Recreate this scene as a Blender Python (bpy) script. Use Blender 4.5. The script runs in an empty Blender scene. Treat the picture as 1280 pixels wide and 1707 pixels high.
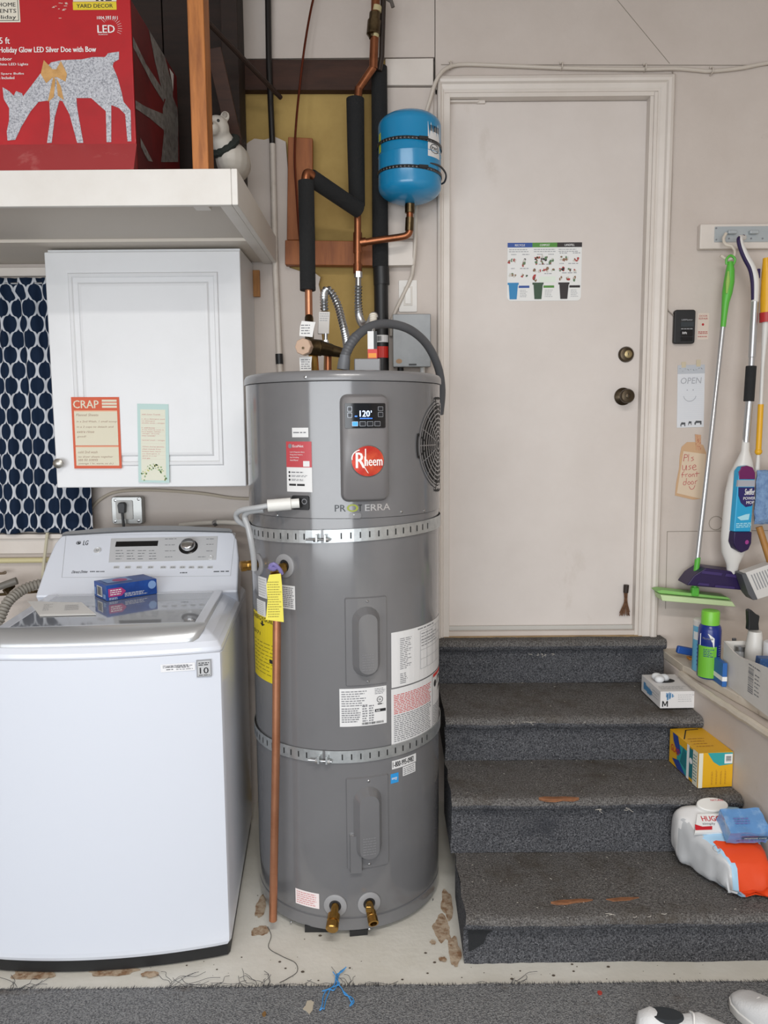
import bpy, bmesh, math, random
from mathutils import Vector, Matrix, noise

random.seed(7)
scene = bpy.context.scene
COL = scene.collection
PI = math.pi

# ------------------------------------------------------------------ camera
CAM_H, PITCH, ROLL, FPX = 1.58, math.radians(6.5), math.radians(-0.45), 1281.0
cam_rot = Matrix.Rotation(PI / 2 - PITCH, 4, 'X') @ Matrix.Rotation(ROLL, 4, 'Z')
CAM_O = Vector((0, 0, CAM_H))
cd = bpy.data.cameras.new('camera')
cd.sensor_fit = 'HORIZONTAL'
cd.sensor_width = 36.0
cd.lens = FPX / 1280.0 * 36.0
cd.clip_start = 0.05
cam = bpy.data.objects.new('camera', cd)
cam.matrix_world = Matrix.Translation(CAM_O) @ cam_rot
COL.objects.link(cam)
scene.camera = cam

# ------------------------------------------------------------------ world, light, exposure
world = bpy.data.worlds.new('world')
scene.world = world
world.use_nodes = True
bg = world.node_tree.nodes['Background']
bg.inputs[0].default_value = (0.86, 0.93, 1.0, 1)
bg.inputs[1].default_value = 0.4


def area(name, loc, rot, sx, sy, power, color=(1, 1, 1)):
    l = bpy.data.lights.new(name, 'AREA')
    l.shape = 'RECTANGLE'
    l.size, l.size_y, l.energy, l.color = sx, sy, power, color
    o = bpy.data.objects.new(name, l)
    o.location, o.rotation_euler = loc, rot
    COL.objects.link(o)
    return o


# daylight through the open garage door behind the camera, and the two ceiling tubes of the garage
area('garage_door_daylight', (-1.5, -3.6, 1.2), (math.radians(90), 0, math.radians(-8)), 5.4, 2.2, 190, (0.93, 0.965, 1.0))
area('ceiling_tube_light', (0.25, -0.1, 3.22), (0, 0, 0), 1.3, 0.16, 48, (1.0, 0.97, 0.93))
area('ceiling_tube_light', (0.25, -2.0, 3.22), (0, 0, 0), 1.3, 0.16, 48, (1.0, 0.97, 0.93))

scene.view_settings.view_transform = 'Standard'
scene.view_settings.look = 'None'
scene.view_settings.gamma = 1.0
scene.view_settings.use_curve_mapping = False
scene.view_settings.exposure = 0.2


# ------------------------------------------------------------------ pixel of the 1280x1707 frame -> point in the place
def ray(px, py):
    d = Vector(((px - 640.0) / FPX, (853.5 - py) / FPX, -1.0))
    return (cam_rot.to_3x3() @ d)


def pY(px, py, Y):
    d = ray(px, py)
    return CAM_O + d * (Y / d.y)


def pZ(px, py, Z):
    d = ray(px, py)
    return CAM_O + d * ((Z - CAM_H) / d.z)


def pX(px, py, X):
    d = ray(px, py)
    return CAM_O + d * (X / d.x)


def pP(px, py, o, n):
    d = ray(px, py)
    return CAM_O + d * ((o - CAM_O).dot(n) / d.dot(n))


def pC(px, py, cx, cy, R):
    """ray on a vertical cylinder -> (arc length to the right of its nearest line, height)"""
    d = ray(px, py)
    a = d.x ** 2 + d.y ** 2
    b = 2 * (d.x * -cx + d.y * -cy)
    c = cx * cx + cy * cy - R * R
    disc = max(b * b - 4 * a * c, 0)
    t = (-b - math.sqrt(disc)) / (2 * a)
    p = CAM_O + d * t
    return R * math.atan2(p.x - cx, cy - p.y), p.z


# ------------------------------------------------------------------ materials
def lin(h):
    h = h.lstrip('#')
    o = []
    for i in (0, 2, 4):
        c = int(h[i:i + 2], 16) / 255
        o.append(c / 12.92 if c <= 0.04045 else ((c + 0.055) / 1.055) ** 2.4)
    return (*o, 1)


MATS = {}


def M(name, hexc=None, rough=0.5, metal=0.0, var=None, bump=None, coat=0.0, emit=0.0, spec=0.5, alpha=1.0):
    """plain procedural material; var=(scale, second colour, low, high) mottles it, bump=(scale, strength)"""
    if name in MATS:
        return MATS[name]
    m = bpy.data.materials.new(name)
    m.use_nodes = True
    nt = m.node_tree
    b = nt.nodes['Principled BSDF']
    b.inputs['Base Color'].default_value = lin(hexc)
    b.inputs['Roughness'].default_value = rough
    b.inputs['Metallic'].default_value = metal
    b.inputs['Specular IOR Level'].default_value = spec
    if coat:
        b.inputs['Coat Weight'].default_value = coat
        b.inputs['Coat Roughness'].default_value = 0.08
    if emit:
        b.inputs['Emission Color'].default_value = lin(hexc)
        b.inputs['Emission Strength'].default_value = emit
    if alpha < 1:
        b.inputs['Alpha'].default_value = alpha
    if var or bump:
        tc = nt.nodes.new('ShaderNodeTexCoord')
    if var:
        sc, c2, lo, hi = var[:4]
        mp = nt.nodes.new('ShaderNodeMapping')
        mp.inputs['Scale'].default_value = var[4] if len(var) > 4 else (1, 1, 1)
        nt.links.new(tc.outputs['Object'], mp.inputs['Vector'])
        n = nt.nodes.new('ShaderNodeTexNoise')
        n.inputs['Scale'].default_value = sc
        n.inputs['Detail'].default_value = 6
        n.inputs['Roughness'].default_value = 0.65
        nt.links.new(mp.outputs[0], n.inputs['Vector'])
        r = nt.nodes.new('ShaderNodeMapRange')
        r.inputs[1].default_value, r.inputs[2].default_value = lo, hi
        nt.links.new(n.outputs['Fac'], r.inputs[0])
        x = nt.nodes.new('ShaderNodeMix')
        x.data_type = 'RGBA'
        x.inputs[6].default_value, x.inputs[7].default_value = lin(hexc), lin(c2)
        nt.links.new(r.outputs[0], x.inputs[0])
        nt.links.new(x.outputs[2], b.inputs['Base Color'])
    if bump:
        n2 = nt.nodes.new('ShaderNodeTexNoise')
        n2.inputs['Scale'].default_value = bump[0]
        n2.inputs['Detail'].default_value = 4
        nt.links.new(tc.outputs['Object'], n2.inputs['Vector'])
        bp = nt.nodes.new('ShaderNodeBump')
        bp.inputs['Strength'].default_value = bump[1]
        bp.inputs['Distance'].default_value = bump[2] if len(bump) > 2 else 0.004
        nt.links.new(n2.outputs['Fac'], bp.inputs['Height'])
        nt.links.new(bp.outputs[0], b.inputs['Normal'])
    MATS[name] = m
    return m


def layered(m, layers):
    """further mottling on a material made by M: each layer (scale, colour, low, high, stretch)"""
    nt = m.node_tree
    b = nt.nodes['Principled BSDF']
    tc = nt.nodes.new('ShaderNodeTexCoord')
    for sc, c2, lo, hi, st in layers:
        mp = nt.nodes.new('ShaderNodeMapping')
        mp.inputs['Scale'].default_value = st
        mp.inputs['Location'].default_value = (sc * 0.37, sc * 0.11, 3.1)
        n = nt.nodes.new('ShaderNodeTexNoise')
        n.inputs['Scale'].default_value = sc
        n.inputs['Detail'].default_value = 8
        n.inputs['Roughness'].default_value = 0.7
        r = nt.nodes.new('ShaderNodeMapRange')
        r.inputs[1].default_value, r.inputs[2].default_value = lo, hi
        x = nt.nodes.new('ShaderNodeMix')
        x.data_type = 'RGBA'
        x.inputs[7].default_value = lin(c2)
        src = b.inputs['Base Color']
        if src.links:
            nt.links.new(src.links[0].from_socket, x.inputs[6])
        else:
            x.inputs[6].default_value = src.default_value
        nt.links.new(tc.outputs['Object'], mp.inputs[0])
        nt.links.new(mp.outputs[0], n.inputs['Vector'])
        nt.links.new(n.outputs['Fac'], r.inputs[0])
        nt.links.new(r.outputs[0], x.inputs[0])
        nt.links.new(x.outputs[2], src)
    return m


# ------------------------------------------------------------------ frames: flat (u, v, height) -> point
class Flat:
    def __init__(s, o, U, V):
        s.o, s.U, s.V = Vector(o), Vector(U).normalized(), Vector(V).normalized()
        s.N = s.U.cross(s.V)

    def __call__(s, u, v, h=0.0):
        return s.o + s.U * u + s.V * v + s.N * h

    def px(s, x, y):
        p = pP(x, y, s.o, s.N) - s.o
        return p.dot(s.U), p.dot(s.V)


def wall(Y):
    return Flat((0, Y, 0), (1, 0, 0), (0, 0, 1))


class Cyl:
    def __init__(s, cx, cy, R):
        s.cx, s.cy, s.R = cx, cy, R

    def __call__(s, u, v, h=0.0):
        a = u / s.R
        return Vector((s.cx + (s.R + h) * math.sin(a), s.cy - (s.R + h) * math.cos(a), v))

    def px(s, x, y):
        return pC(x, y, s.cx, s.cy, s.R)


class Sub:
    """a frame inside another: origin (u, v), turned by a, scaled"""
    def __init__(s, F, u, v, a=0.0, k=1.0):
        s.F, s.u, s.v, s.c, s.s, s.k = F, u, v, math.cos(a) * k, math.sin(a) * k, k

    def __call__(s, u, v, h=0.0):
        return s.F(s.u + u * s.c - v * s.s, s.v + u * s.s + v * s.c, h)


# ------------------------------------------------------------------ text outlines (built-in font)
_txt = {}


def glyphs(t):
    if t not in _txt:
        c = bpy.data.curves.new('lettering', 'FONT')
        c.body = t
        c.resolution_u = 2
        o = bpy.data.objects.new('lettering', c)
        me = o.to_mesh()
        vs = [(v.co.x, v.co.y) for v in me.vertices]
        fs = [tuple(p.vertices) for p in me.polygons]
        o.to_mesh_clear()
        bpy.data.objects.remove(o)
        bpy.data.curves.remove(c)
        x0, x1 = min(v[0] for v in vs), max(v[0] for v in vs)
        y0, y1 = min(v[1] for v in vs), max(v[1] for v in vs)
        _txt[t] = ([((x - x0) / (x1 - x0), (y - y0) / (y1 - y0)) for x, y in vs], fs, (x1 - x0) / (y1 - y0))
    return _txt[t]


# ------------------------------------------------------------------ mesh builder
class MB:
    def __init__(s):
        s.v, s.f, s.m, s.uv = [], [], [], {}

    def add(s, vs, fs, m=0):
        n = len(s.v)
        s.v += [Vector(p) for p in vs]
        s.f += [tuple(n + i for i in f) for f in fs]
        s.m += [m] * len(fs)
        return s

    def box(s, x0, x1, y0, y1, z0, z1, m=0):
        return s.add([(x, y, z) for z in (z0, z1) for y in (y0, y1) for x in (x0, x1)],
                     [(0, 2, 3, 1), (4, 5, 7, 6), (0, 1, 5, 4), (2, 6, 7, 3), (0, 4, 6, 2), (1, 3, 7, 5)], m)

    def fbox(s, F, u0, v0, u1, v1, h0, h1, m=0, n=1):
        """a block on a frame, n divisions along u"""
        for i in range(n):
            a, b = u0 + (u1 - u0) * i / n, u0 + (u1 - u0) * (i + 1) / n
            fs = [(4, 5, 7, 6), (0, 1, 5, 4), (2, 6, 7, 3), (0, 2, 3, 1)]
            if i == 0:
                fs.append((0, 4, 6, 2))
            if i == n - 1:
                fs.append((1, 3, 7, 5))
            s.add([F(u, v, h) for h in (h0, h1) for v in (v0, v1) for u in (a, b)], fs, m)
        return s

    def bar(s, p0, p1, w, d, m=0, up=(0, 0, 1)):
        p0, p1 = Vector(p0), Vector(p1)
        t = (p1 - p0).normalized()
        a = t.cross(Vector(up))
        if a.length < 1e-4:
            a = t.cross(Vector((0, 1, 0)))
        a.normalize()
        b = a.cross(t)
        q = [p + a * (i * w / 2) + b * (j * d / 2) for p in (p0, p1) for j in (-1, 1) for i in (-1, 1)]
        return s.add(q, [(0, 2, 3, 1), (4, 5, 7, 6), (0, 1, 5, 4), (2, 6, 7, 3), (0, 4, 6, 2), (1, 3, 7, 5)], m)

    def tube(s, pts, r, n=12, m=0, caps=True, closed=False):
        pts = [Vector(p) for p in pts]
        k = len(pts)
        rs = r if isinstance(r, (list, tuple)) else [r] * k
        T = []
        for i in range(k):
            a = pts[(i - 1) % k] if closed or i > 0 else pts[i]
            b = pts[(i + 1) % k] if closed or i < k - 1 else pts[i]
            t = (b - a)
            T.append(t.normalized() if t.length > 1e-9 else Vector((0, 0, 1)))
        ref = Vector((0, 0, 1)) if abs(T[0].z) < 0.9 else Vector((0, 1, 0))
        u = T[0].cross(ref).normalized()
        base = len(s.v)
        for i in range(k):
            u = (u - T[i] * u.dot(T[i]))
            if u.length < 1e-6:
                u = T[i].cross(Vector((1, 0.2, 0)))
            u.normalize()
            w = T[i].cross(u)
            for j in range(n):
                a = 2 * PI * j / n
                s.v.append(pts[i] + (u * math.cos(a) + w * math.sin(a)) * rs[i])
        for i in range(k if closed else k - 1):
            for j in range(n):
                a, b = base + i * n, base + ((i + 1) % k) * n
                s.f.append((a + j, a + (j + 1) % n, b + (j + 1) % n, b + j))
                s.m.append(m)
        if caps and not closed:
            s.f.append(tuple(base + j for j in range(n))[::-1]); s.m.append(m)
            s.f.append(tuple(base + (k - 1) * n + j for j in range(n))); s.m.append(m)
        return s

    def cyl(s, p0, p1, r0, r1=None, n=16, m=0, caps=True):
        return s.tube([p0, p1], [r0, r0 if r1 is None else r1], n, m, caps)

    def lathe(s, prof, o=(0, 0, 0), axis=(0, 0, 1), n=24, m=0, cap=True):
        o, t = Vector(o), Vector(axis).normalized()
        ref = Vector((1, 0, 0)) if abs(t.x) < 0.9 else Vector((0, 1, 0))
        u = t.cross(ref).normalized()
        w = t.cross(u)
        base = len(s.v)
        for r, h in prof:
            for j in range(n):
                a = 2 * PI * j / n
                s.v.append(o + t * h + (u * math.cos(a) + w * math.sin(a)) * r)
        for i in range(len(prof) - 1):
            for j in range(n):
                a, b = base + i * n, base + (i + 1) * n
                s.f.append((a + j, a + (j + 1) % n, b + (j + 1) % n, b + j)); s.m.append(m)
        if cap:
            s.f.append(tuple(base + j for j in range(n))[::-1]); s.m.append(m)
            e = base + (len(prof) - 1) * n
            s.f.append(tuple(e + j for j in range(n))); s.m.append(m)
        return s

    def prism(s, pts, F, h0, h1, m=0):
        """outline (u, v) on a frame, raised from h0 to h1"""
        n = len(pts)
        ar = sum(pts[i][0] * pts[(i + 1) % n][1] - pts[(i + 1) % n][0] * pts[i][1] for i in range(n))
        if ar < 0:
            pts = pts[::-1]
        vs = [F(u, v, h0) for u, v in pts] + [F(u, v, h1) for u, v in pts]
        fs = [tuple(range(n))[::-1], tuple(range(n, 2 * n))]
        fs += [(i, (i + 1) % n, n + (i + 1) % n, n + i) for i in range(n)]
        return s.add(vs, fs, m)

    def poly(s, pts, F, h=0.0005, m=0):
        n = len(pts)
        ar = sum(pts[i][0] * pts[(i + 1) % n][1] - pts[(i + 1) % n][0] * pts[i][1] for i in range(n))
        if ar < 0:
            pts = pts[::-1]
        return s.add([F(u, v, h) for u, v in pts], [tuple(range(n))], m)

    def rect(s, F, u0, v0, u1, v1, h=0.0005, m=0, n=1):
        u0, u1, v0, v1 = min(u0, u1), max(u0, u1), min(v0, v1), max(v0, v1)
        for i in range(n):
            a, b = u0 + (u1 - u0) * i / n, u0 + (u1 - u0) * (i + 1) / n
            s.add([F(a, v0, h), F(b, v0, h), F(b, v1, h), F(a, v1, h)], [(0, 1, 2, 3)], m)
        return s

    def disc(s, F, u, v, r, h=0.0005, m=0, n=20, ry=None):
        ry = ry or r
        return s.poly([(u + r * math.cos(2 * PI * i / n), v + ry * math.sin(2 * PI * i / n)) for i in range(n)], F, h, m)

    def ring(s, F, u, v, r0, r1, h=0.0005, m=0, n=24, a0=0.0, a1=2 * PI, k=1.0):
        for i in range(n):
            a, b = a0 + (a1 - a0) * i / n, a0 + (a1 - a0) * (i + 1) / n
            s.add([F(u + r * math.cos(t) * k, v + r * math.sin(t), h) for r, t in ((r0, a), (r1, a), (r1, b), (r0, b))], [(0, 1, 2, 3)], m)
        return s

    def text(s, F, t, u0, v0, u1, v1, h=0.0008, m=0, shear=0.0, keep=False, align=0, bold=True):
        vs, fs, asp = glyphs(t)
        w, hh = u1 - u0, v1 - v0
        if keep and hh * asp < w:
            d = w - hh * asp
            u0, w = u0 + d * align, hh * asp
        for k in ((-1, 1) if bold else (0,)):      # two strikes a little apart make the strokes bolder
            s.add([F(u0 + x * w + y * shear * hh + k * 0.022 * hh, v0 + y * hh, h + k * 0.00004) for x, y in vs], fs, m)
        return s

    def lines(s, F, u0, v0, u1, v1, n, h=0.0007, m=0, fill=0.45, seed=1, short=0.35, word=0.09):
        """rows of small printed words too small to read"""
        rn = random.Random(seed)
        dv = (v1 - v0) / n
        for i in range(n):
            y = v1 - dv * (i + 0.5)
            x = u0
            end = u1 - (u1 - u0) * rn.random() * short
            while x < end - 1e-6:
                w = min((u1 - u0) * word * (0.5 + rn.random()), end - x)
                s.rect(F, x, y - dv * fill / 2, x + w, y + dv * fill / 2, h, m)
                x += w + (u1 - u0) * word * 0.25
        return s

    def barcode(s, F, u0, v0, u1, v1, h=0.0007, m=0, n=18, seed=3, horiz=False):
        rn = random.Random(seed)
        L = (v1 - v0) if horiz else (u1 - u0)
        x, st = 0.0, L / n
        while x < L - st * 0.3:
            w = st * rn.choice((0.25, 0.4, 0.65))
            if horiz:
                s.rect(F, u0, v0 + x, u1, v0 + x + w, h, m)
            else:
                s.rect(F, u0 + x, v0, u0 + x + w, v1, h, m)
            x += w + st * rn.choice((0.25, 0.45, 0.6))
        return s

    def blob(s, c, rx, ry, rz, m=0, nu=16, nv=10, rot=None):
        c = Vector(c)
        R = rot or Matrix.Identity(3)
        base = len(s.v)
        for i in range(nv + 1):
            p = PI * i / nv
            for j in range(nu):
                a = 2 * PI * j / nu
                s.v.append(c + R @ Vector((rx * math.sin(p) * math.cos(a), ry * math.sin(p) * math.sin(a), -rz * math.cos(p))))
        for i in range(nv):
            for j in range(nu):
                a, b = base + i * nu, base + (i + 1) * nu
                s.f.append((a + j, a + (j + 1) % nu, b + (j + 1) % nu, b + j)); s.m.append(m)
        return s

    def grid(s, pts, m=0, uv=None):
        """rows of points -> quads"""
        base = len(s.v)
        R, C = len(pts), len(pts[0])
        for row in pts:
            s.v += [Vector(p) for p in row]
        for i in range(R - 1):
            for j in range(C - 1):
                s.f.append((base + i * C + j, base + i * C + j + 1, base + (i + 1) * C + j + 1, base + (i + 1) * C + j))
                s.m.append(m)
        if uv:
            for i in range(R):
                for j in range(C):
                    s.uv[base + i * C + j] = uv[i][j]
        return s


# ------------------------------------------------------------------ objects
WM = {}


def thing(name, label, cat, loc=(0, 0, 0), rotz=0.0, group=None, kind=None):
    o = bpy.data.objects.new(name, None)
    o.empty_display_size = 0.05
    COL.objects.link(o)
    o.location = loc
    o.rotation_euler = (0, 0, rotz)
    WM[o.name] = Matrix.Translation(Vector(loc)) @ Matrix.Rotation(rotz, 4, 'Z')
    return tag(o, label, cat, group, kind)


def tag(o, label=None, cat=None, group=None, kind=None):
    if label:
        o['label'] = label
    if cat:
        o['category'] = cat
    if group:
        o['group'] = group
    if kind:
        o['kind'] = kind
    return o


def build(mb, name, mats, parent=None, bevel=0.0, seg=2, smooth=35, label=None, local=False, kind=None, remesh=0.0, loc=None, sub=0):
    """one mesh object; points are in world space unless local (then in the parent's own space)"""
    if not isinstance(mats, (list, tuple)):
        mats = [mats]
    if parent is not None:
        W = WM[parent.name]
        if loc is None:
            Mx = Matrix.Identity(4)
        else:
            Mx = Matrix.Translation(Vector(loc))
        WMn = W @ Mx
        vs = [Mx.inverted() @ v for v in mb.v] if local else [WMn.inverted() @ v for v in mb.v]
    else:
        if loc is None:
            xs, ys, zs = [v.x for v in mb.v], [v.y for v in mb.v], [v.z for v in mb.v]
            loc = ((min(xs) + max(xs)) / 2, (min(ys) + max(ys)) / 2, min(zs))
        Mx = Matrix.Translation(Vector(loc))
        WMn = Mx
        vs = [v - Vector(loc) for v in mb.v]
    me = bpy.data.meshes.new(name)
    me.from_pydata([tuple(v) for v in vs], [], mb.f)
    for m in mats:
        me.materials.append(m)
    me.polygons.foreach_set('material_index', mb.m)
    if mb.uv:
        ul = me.uv_layers.new(name='UVMap')
        for lp in me.loops:
            ul.data[lp.index].uv = mb.uv.get(lp.vertex_index, (0, 0))
    me.validate()
    if smooth:
        me.polygons.foreach_set('use_smooth', [True] * len(me.polygons))
        me.set_sharp_from_angle(angle=math.radians(smooth))
    me.update()
    o = bpy.data.objects.new(name, me)
    COL.objects.link(o)
    o.matrix_basis = Mx
    if parent is not None:
        o.parent = parent
    WM[o.name] = WMn
    if remesh:
        r = o.modifiers.new('remesh', 'REMESH')
        r.mode = 'VOXEL'
        r.voxel_size = remesh
        r.use_smooth_shade = True
        k = o.modifiers.new('smooth', 'SMOOTH')
        k.iterations = 6
    if bevel:
        b = o.modifiers.new('edge', 'BEVEL')
        b.width, b.segments, b.limit_method, b.angle_limit = bevel, seg, 'ANGLE', math.radians(40)
        b.harden_normals = True
    if sub:
        k = o.modifiers.new('sub', 'SUBSURF')
        k.levels = k.render_levels = sub
    if label:
        o['label'] = label
    if kind:
        o['kind'] = kind
    return o


def solo(mb, name, mats, label, cat, group=None, kind=None, **kw):
    return tag(build(mb, name, mats, **kw), label, cat, group, kind)


def smooth_path(pts, n=8):
    """Catmull-Rom through the points"""
    pts = [Vector(p) for p in pts]
    q = [pts[0] * 2 - pts[1]] + pts + [pts[-1] * 2 - pts[-2]]
    out = []
    for i in range(1, len(q) - 2):
        p0, p1, p2, p3 = q[i - 1:i + 3]
        for k in range(n):
            t = k / n
            out.append(0.5 * ((2 * p1) + (p2 - p0) * t + (2 * p0 - 5 * p1 + 4 * p2 - p3) * t * t + (3 * p1 - p0 - 3 * p2 + p3) * t ** 3))
    out.append(pts[-1])
    return out


def rrect(u0, v0, u1, v1, r, n=5):
    o = []
    for cx, cy, a in ((u1 - r, v1 - r, 0), (u0 + r, v1 - r, PI / 2), (u0 + r, v0 + r, PI), (u1 - r, v0 + r, 1.5 * PI)):
        for i in range(n + 1):
            t = a + PI / 2 * i / n
            o.append((cx + r * math.cos(t), cy + r * math.sin(t)))
    return o


def ribbed(pts, r, pitch, amp):
    """radii and points of a corrugated hose along a path"""
    P = [Vector(p) for p in pts]
    L = [0]
    for a, b in zip(P, P[1:]):
        L.append(L[-1] + (b - a).length)
    n = max(int(L[-1] / pitch * 4), 4)
    op, rs, k = [], [], 0
    for i in range(n + 1):
        d = L[-1] * i / n
        while k < len(L) - 2 and L[k + 1] < d:
            k += 1
        t = (d - L[k]) / max(L[k + 1] - L[k], 1e-9)
        op.append(P[k].lerp(P[k + 1], t))
        rs.append(r + amp * math.cos(2 * PI * d / pitch))
    return op, rs


# shared materials
PAINT = M('wall_paint', 'c9bfb7', 0.6, var=(2.2, 'bdb2a9', 0.35, 0.75), bump=(60, 0.12))
layered(PAINT, [(11, 'a79d90', 0.66, 0.86, (1, 1, 1))])
TRIMP = M('trim_paint', 'd6cec6', 0.42, var=(4, 'cbc2b9', 0.4, 0.8), bump=(35, 0.1))
WHITE = M('white_paint', 'dcd9d4', 0.45, var=(3, 'd2cdc6', 0.45, 0.8), bump=(40, 0.06))
CABW = M('cabinet_white', 'dfe0e2', 0.35, var=(2, 'd8d9da', 0.4, 0.7))
PAPER = M('paper_white', 'e3e3e1', 0.6)
INK = M('ink_black', '1d1d20', 0.6)
GREYINK = M('ink_grey', '7c7d81', 0.6)
LIGHTINK = M('ink_light_grey', 'a4a5a8', 0.6)
REDINK = M('ink_red', 'c8342c', 0.6)
BLACK = M('black_plastic', '17181a', 0.45)
BLACKG = M('black_gloss', '0d0e10', 0.15)
COPPER = M('copper', '9a6244', 0.36, 0.9, var=(14, '633a26', 0.45, 0.8))
COPPERN = M('copper_new', 'c48a6a', 0.38, 0.85, var=(9, 'ad7050', 0.4, 0.75))
BRASS = M('brass', 'b08a4a', 0.32, 1.0, var=(20, '7d5f30', 0.5, 0.8))
BRONZE = M('aged_bronze', '6b5c44', 0.35, 1.0, var=(25, '3c3122', 0.4, 0.75))
STEEL = M('steel', 'b9bbbd', 0.3, 1.0)
GALV = M('galvanised_steel', 'c6cacb', 0.36, 0.75, var=(30, 'aeb2b4', 0.4, 0.7))
FOAM = M('black_foam', '18191a', 0.9, bump=(160, 0.6))
WOODO = M('orange_wood', '9c5c2e', 0.6, var=(5, '7d4520', 0.35, 0.7, (8, 8, 1)))

# ================================================================== STRUCTURE
YW = 3.08                      # face of the back wall
FW = wall(YW)
XL, XR, ZC = -2.3, 3.6, 3.35
XG = -4.6                     # far side of the garage


def wx(px, py, Y=YW):
    return pY(px, py, Y).x


def wz(px, py, Y=YW):
    return pY(px, py, Y).z


def pxs(F, pts):
    return [F.px(x, y) for x, y in pts]


# ---- floor: painted concrete with chipped patches
CONC = M('painted_concrete', 'dcdad2', 0.55, var=(3, 'cdcabf', 0.4, 0.75), bump=(50, 0.25))
layered(CONC, [(9, '8f8676', 0.68, 0.82, (1, 1, 1)), (70, '7e776b', 0.72, 0.8, (1, 1, 1))])
mb = MB().box(XG, XR, -4.0, YW + 0.15, -0.06, 0.0)
floor = tag(build(mb, 'floor', CONC, loc=(0, 0, 0)), 'off-white painted concrete slab with chipped paint', None, kind='structure')
CHIP = M('bare_concrete', 'b8a690', 0.9, var=(40, '8a6b50', 0.44, 0.62), bump=(80, 0.5))


def rough_outline(cx, cy, rx, ry, n=18, seed=1, amp=0.3):
    rn = random.Random(seed)
    o = []
    for i in range(n):
        t = 2 * PI * i / n
        k = 1 + amp * 1.6 * noise.noise(Vector((math.cos(t) * 1.6, math.sin(t) * 1.6, seed * 3.7))) + amp * 0.25 * (rn.random() - 0.5)
        o.append((cx + rx * k * math.cos(t), cy + ry * k * math.sin(t)))
    return o


FLOORF = Flat((0, 0, 0), (1, 0, 0), (0, 1, 0))
for i, (x, y, rx, ry) in enumerate([(738, 1548, 15, 20), (432, 1552, 15, 9), (58, 1622, 36, 12), (185, 1620, 40, 8), (745, 1508, 9, 20), (434, 1512, 9, 16), (756, 1588, 11, 22), (722, 1572, 5, 4), (738, 1600, 6, 5), (250, 1626, 14, 5)]):
    c = pZ(x, y, 0)
    r = pZ(x + rx, y, 0)
    q = pZ(x, y - ry, 0)
    build(MB().poly(rough_outline(c.x, c.y, r.x - c.x, (q - c).y, 44, i, 0.3), FLOORF, 0.0006 + 0.0003 * i), 'paint_chip', CHIP, floor)

# ---- front carpet with a cut, fraying edge
def carpet_mat(name, c1, c2, c3, stain=None):
    m = M(name, c1, 0.95, var=(190, c2, 0.44, 0.58), bump=(240, 1.0, 0.010), spec=0.1)
    layered(m, [(240, c3, 0.55, 0.62, (1, 1, 1)), (150, 'b3b3b4', 0.655, 0.70, (1, 1, 1))])
    if stain:
        layered(m, stain)
    return m


CARPET = carpet_mat('grey_carpet', '929394', '66676a', 'acadad', [(5, '6a625b', 0.58, 0.76, (1, 1.6, 1))])
CARPETR = carpet_mat('stair_carpet', '65666a', '3a3b3f', '8d8e92', [(9, '3c3e44', 0.55, 0.8, (1, 1, 1))])
CARPETT = carpet_mat('worn_stair_carpet', '7b7977', '524f4e', '9c9a97', [(7, '585149', 0.5, 0.75, (1, 1, 1)), (16, '77736c', 0.62, 0.8, (1, 1, 1))])
rows = []
eL, eR = pZ(0, 1650, 0.008), pZ(1280, 1636, 0.008)
sl = (eR.y - eL.y) / (eR.x - eL.x)
edge = []
N = 220
for i in range(N + 1):
    x = XG + 0.02 + (XR - XG - 0.04) * i / N
    edge.append((x, eL.y + sl * (x - eL.x) + 0.006 * noise.noise(Vector((x * 9, 1, 0))) + 0.004 * noise.noise(Vector((x * 40, 3, 0)))))
edge = [p for p in edge if p[0] < 1.12]
mb = MB().prism(edge + [(1.125, edge[-1][1]), (1.125, -3.6), (XG + 0.02, -3.6)], FLOORF, 0.0, 0.009)
carpet = thing('carpet', 'large grey garage carpet lying in front of the white floor strip', 'carpet', (0, 1.0, 0))
build(mb, 'carpet_sheet', CARPET, carpet)
mb = MB()
rn = random.Random(5)
for i in range(1500):
    x = -1.25 + 2.6 * rn.random()
    y = eL.y + sl * (x - eL.x)
    L = 0.006 + 0.014 * rn.random() * (1 if 0.0 > x > -0.6 else 0.6)
    dx = (rn.random() - 0.5) * 0.012
    mb.add([(x - 0.0012, y - 0.006, 0.009), (x + 0.0012, y - 0.006, 0.009), (x + dx, y + L, 0.004 + 0.006 * rn.random())], [(0, 1, 2)])
for k, (cx, n) in enumerate([(-0.36, 12), (-0.62, 8), (-0.11, 10), (-1.05, 10), (-0.5, 6), (0.34, 5)]):
    y = eL.y + sl * (cx - eL.x)
    for i in range(n):
        a = rn.random() * PI
        L = 0.04 + 0.12 * rn.random()
        p = [Vector((cx + (rn.random() - .5) * .02, y - 0.005, 0.008))]
        for j in range(5):
            a += (rn.random() - .5) * 1.1
            p.append(p[-1] + Vector((math.cos(a), abs(math.sin(a)) * 0.55, 0)) * L / 5)
            p[-1].z = 0.003 + 0.012 * rn.random()
        mb.tube(smooth_path(p, 3), 0.0007, 3)
build(mb, 'fringe', M('carpet_thread', '3a3b3f', 0.9), carpet, kind='stuff')

# ---- ceiling, side walls and what closes the garage
tag(build(MB().box(XG, XR, -4.0, YW + 0.15, ZC, ZC + 0.08), 'ceiling', PAINT), 'plain pale ceiling of the garage', kind='structure')
tag(build(MB().box(XG - 0.1, XG, -4.0, YW + 0.15, 0, ZC), 'wall_left', PAINT), 'plain beige garage side wall', kind='structure')
tag(build(MB().box(XR, XR + 0.1, -4.0, YW + 0.15, 0, ZC), 'wall_right', PAINT), 'plain beige garage side wall', kind='structure')

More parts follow.
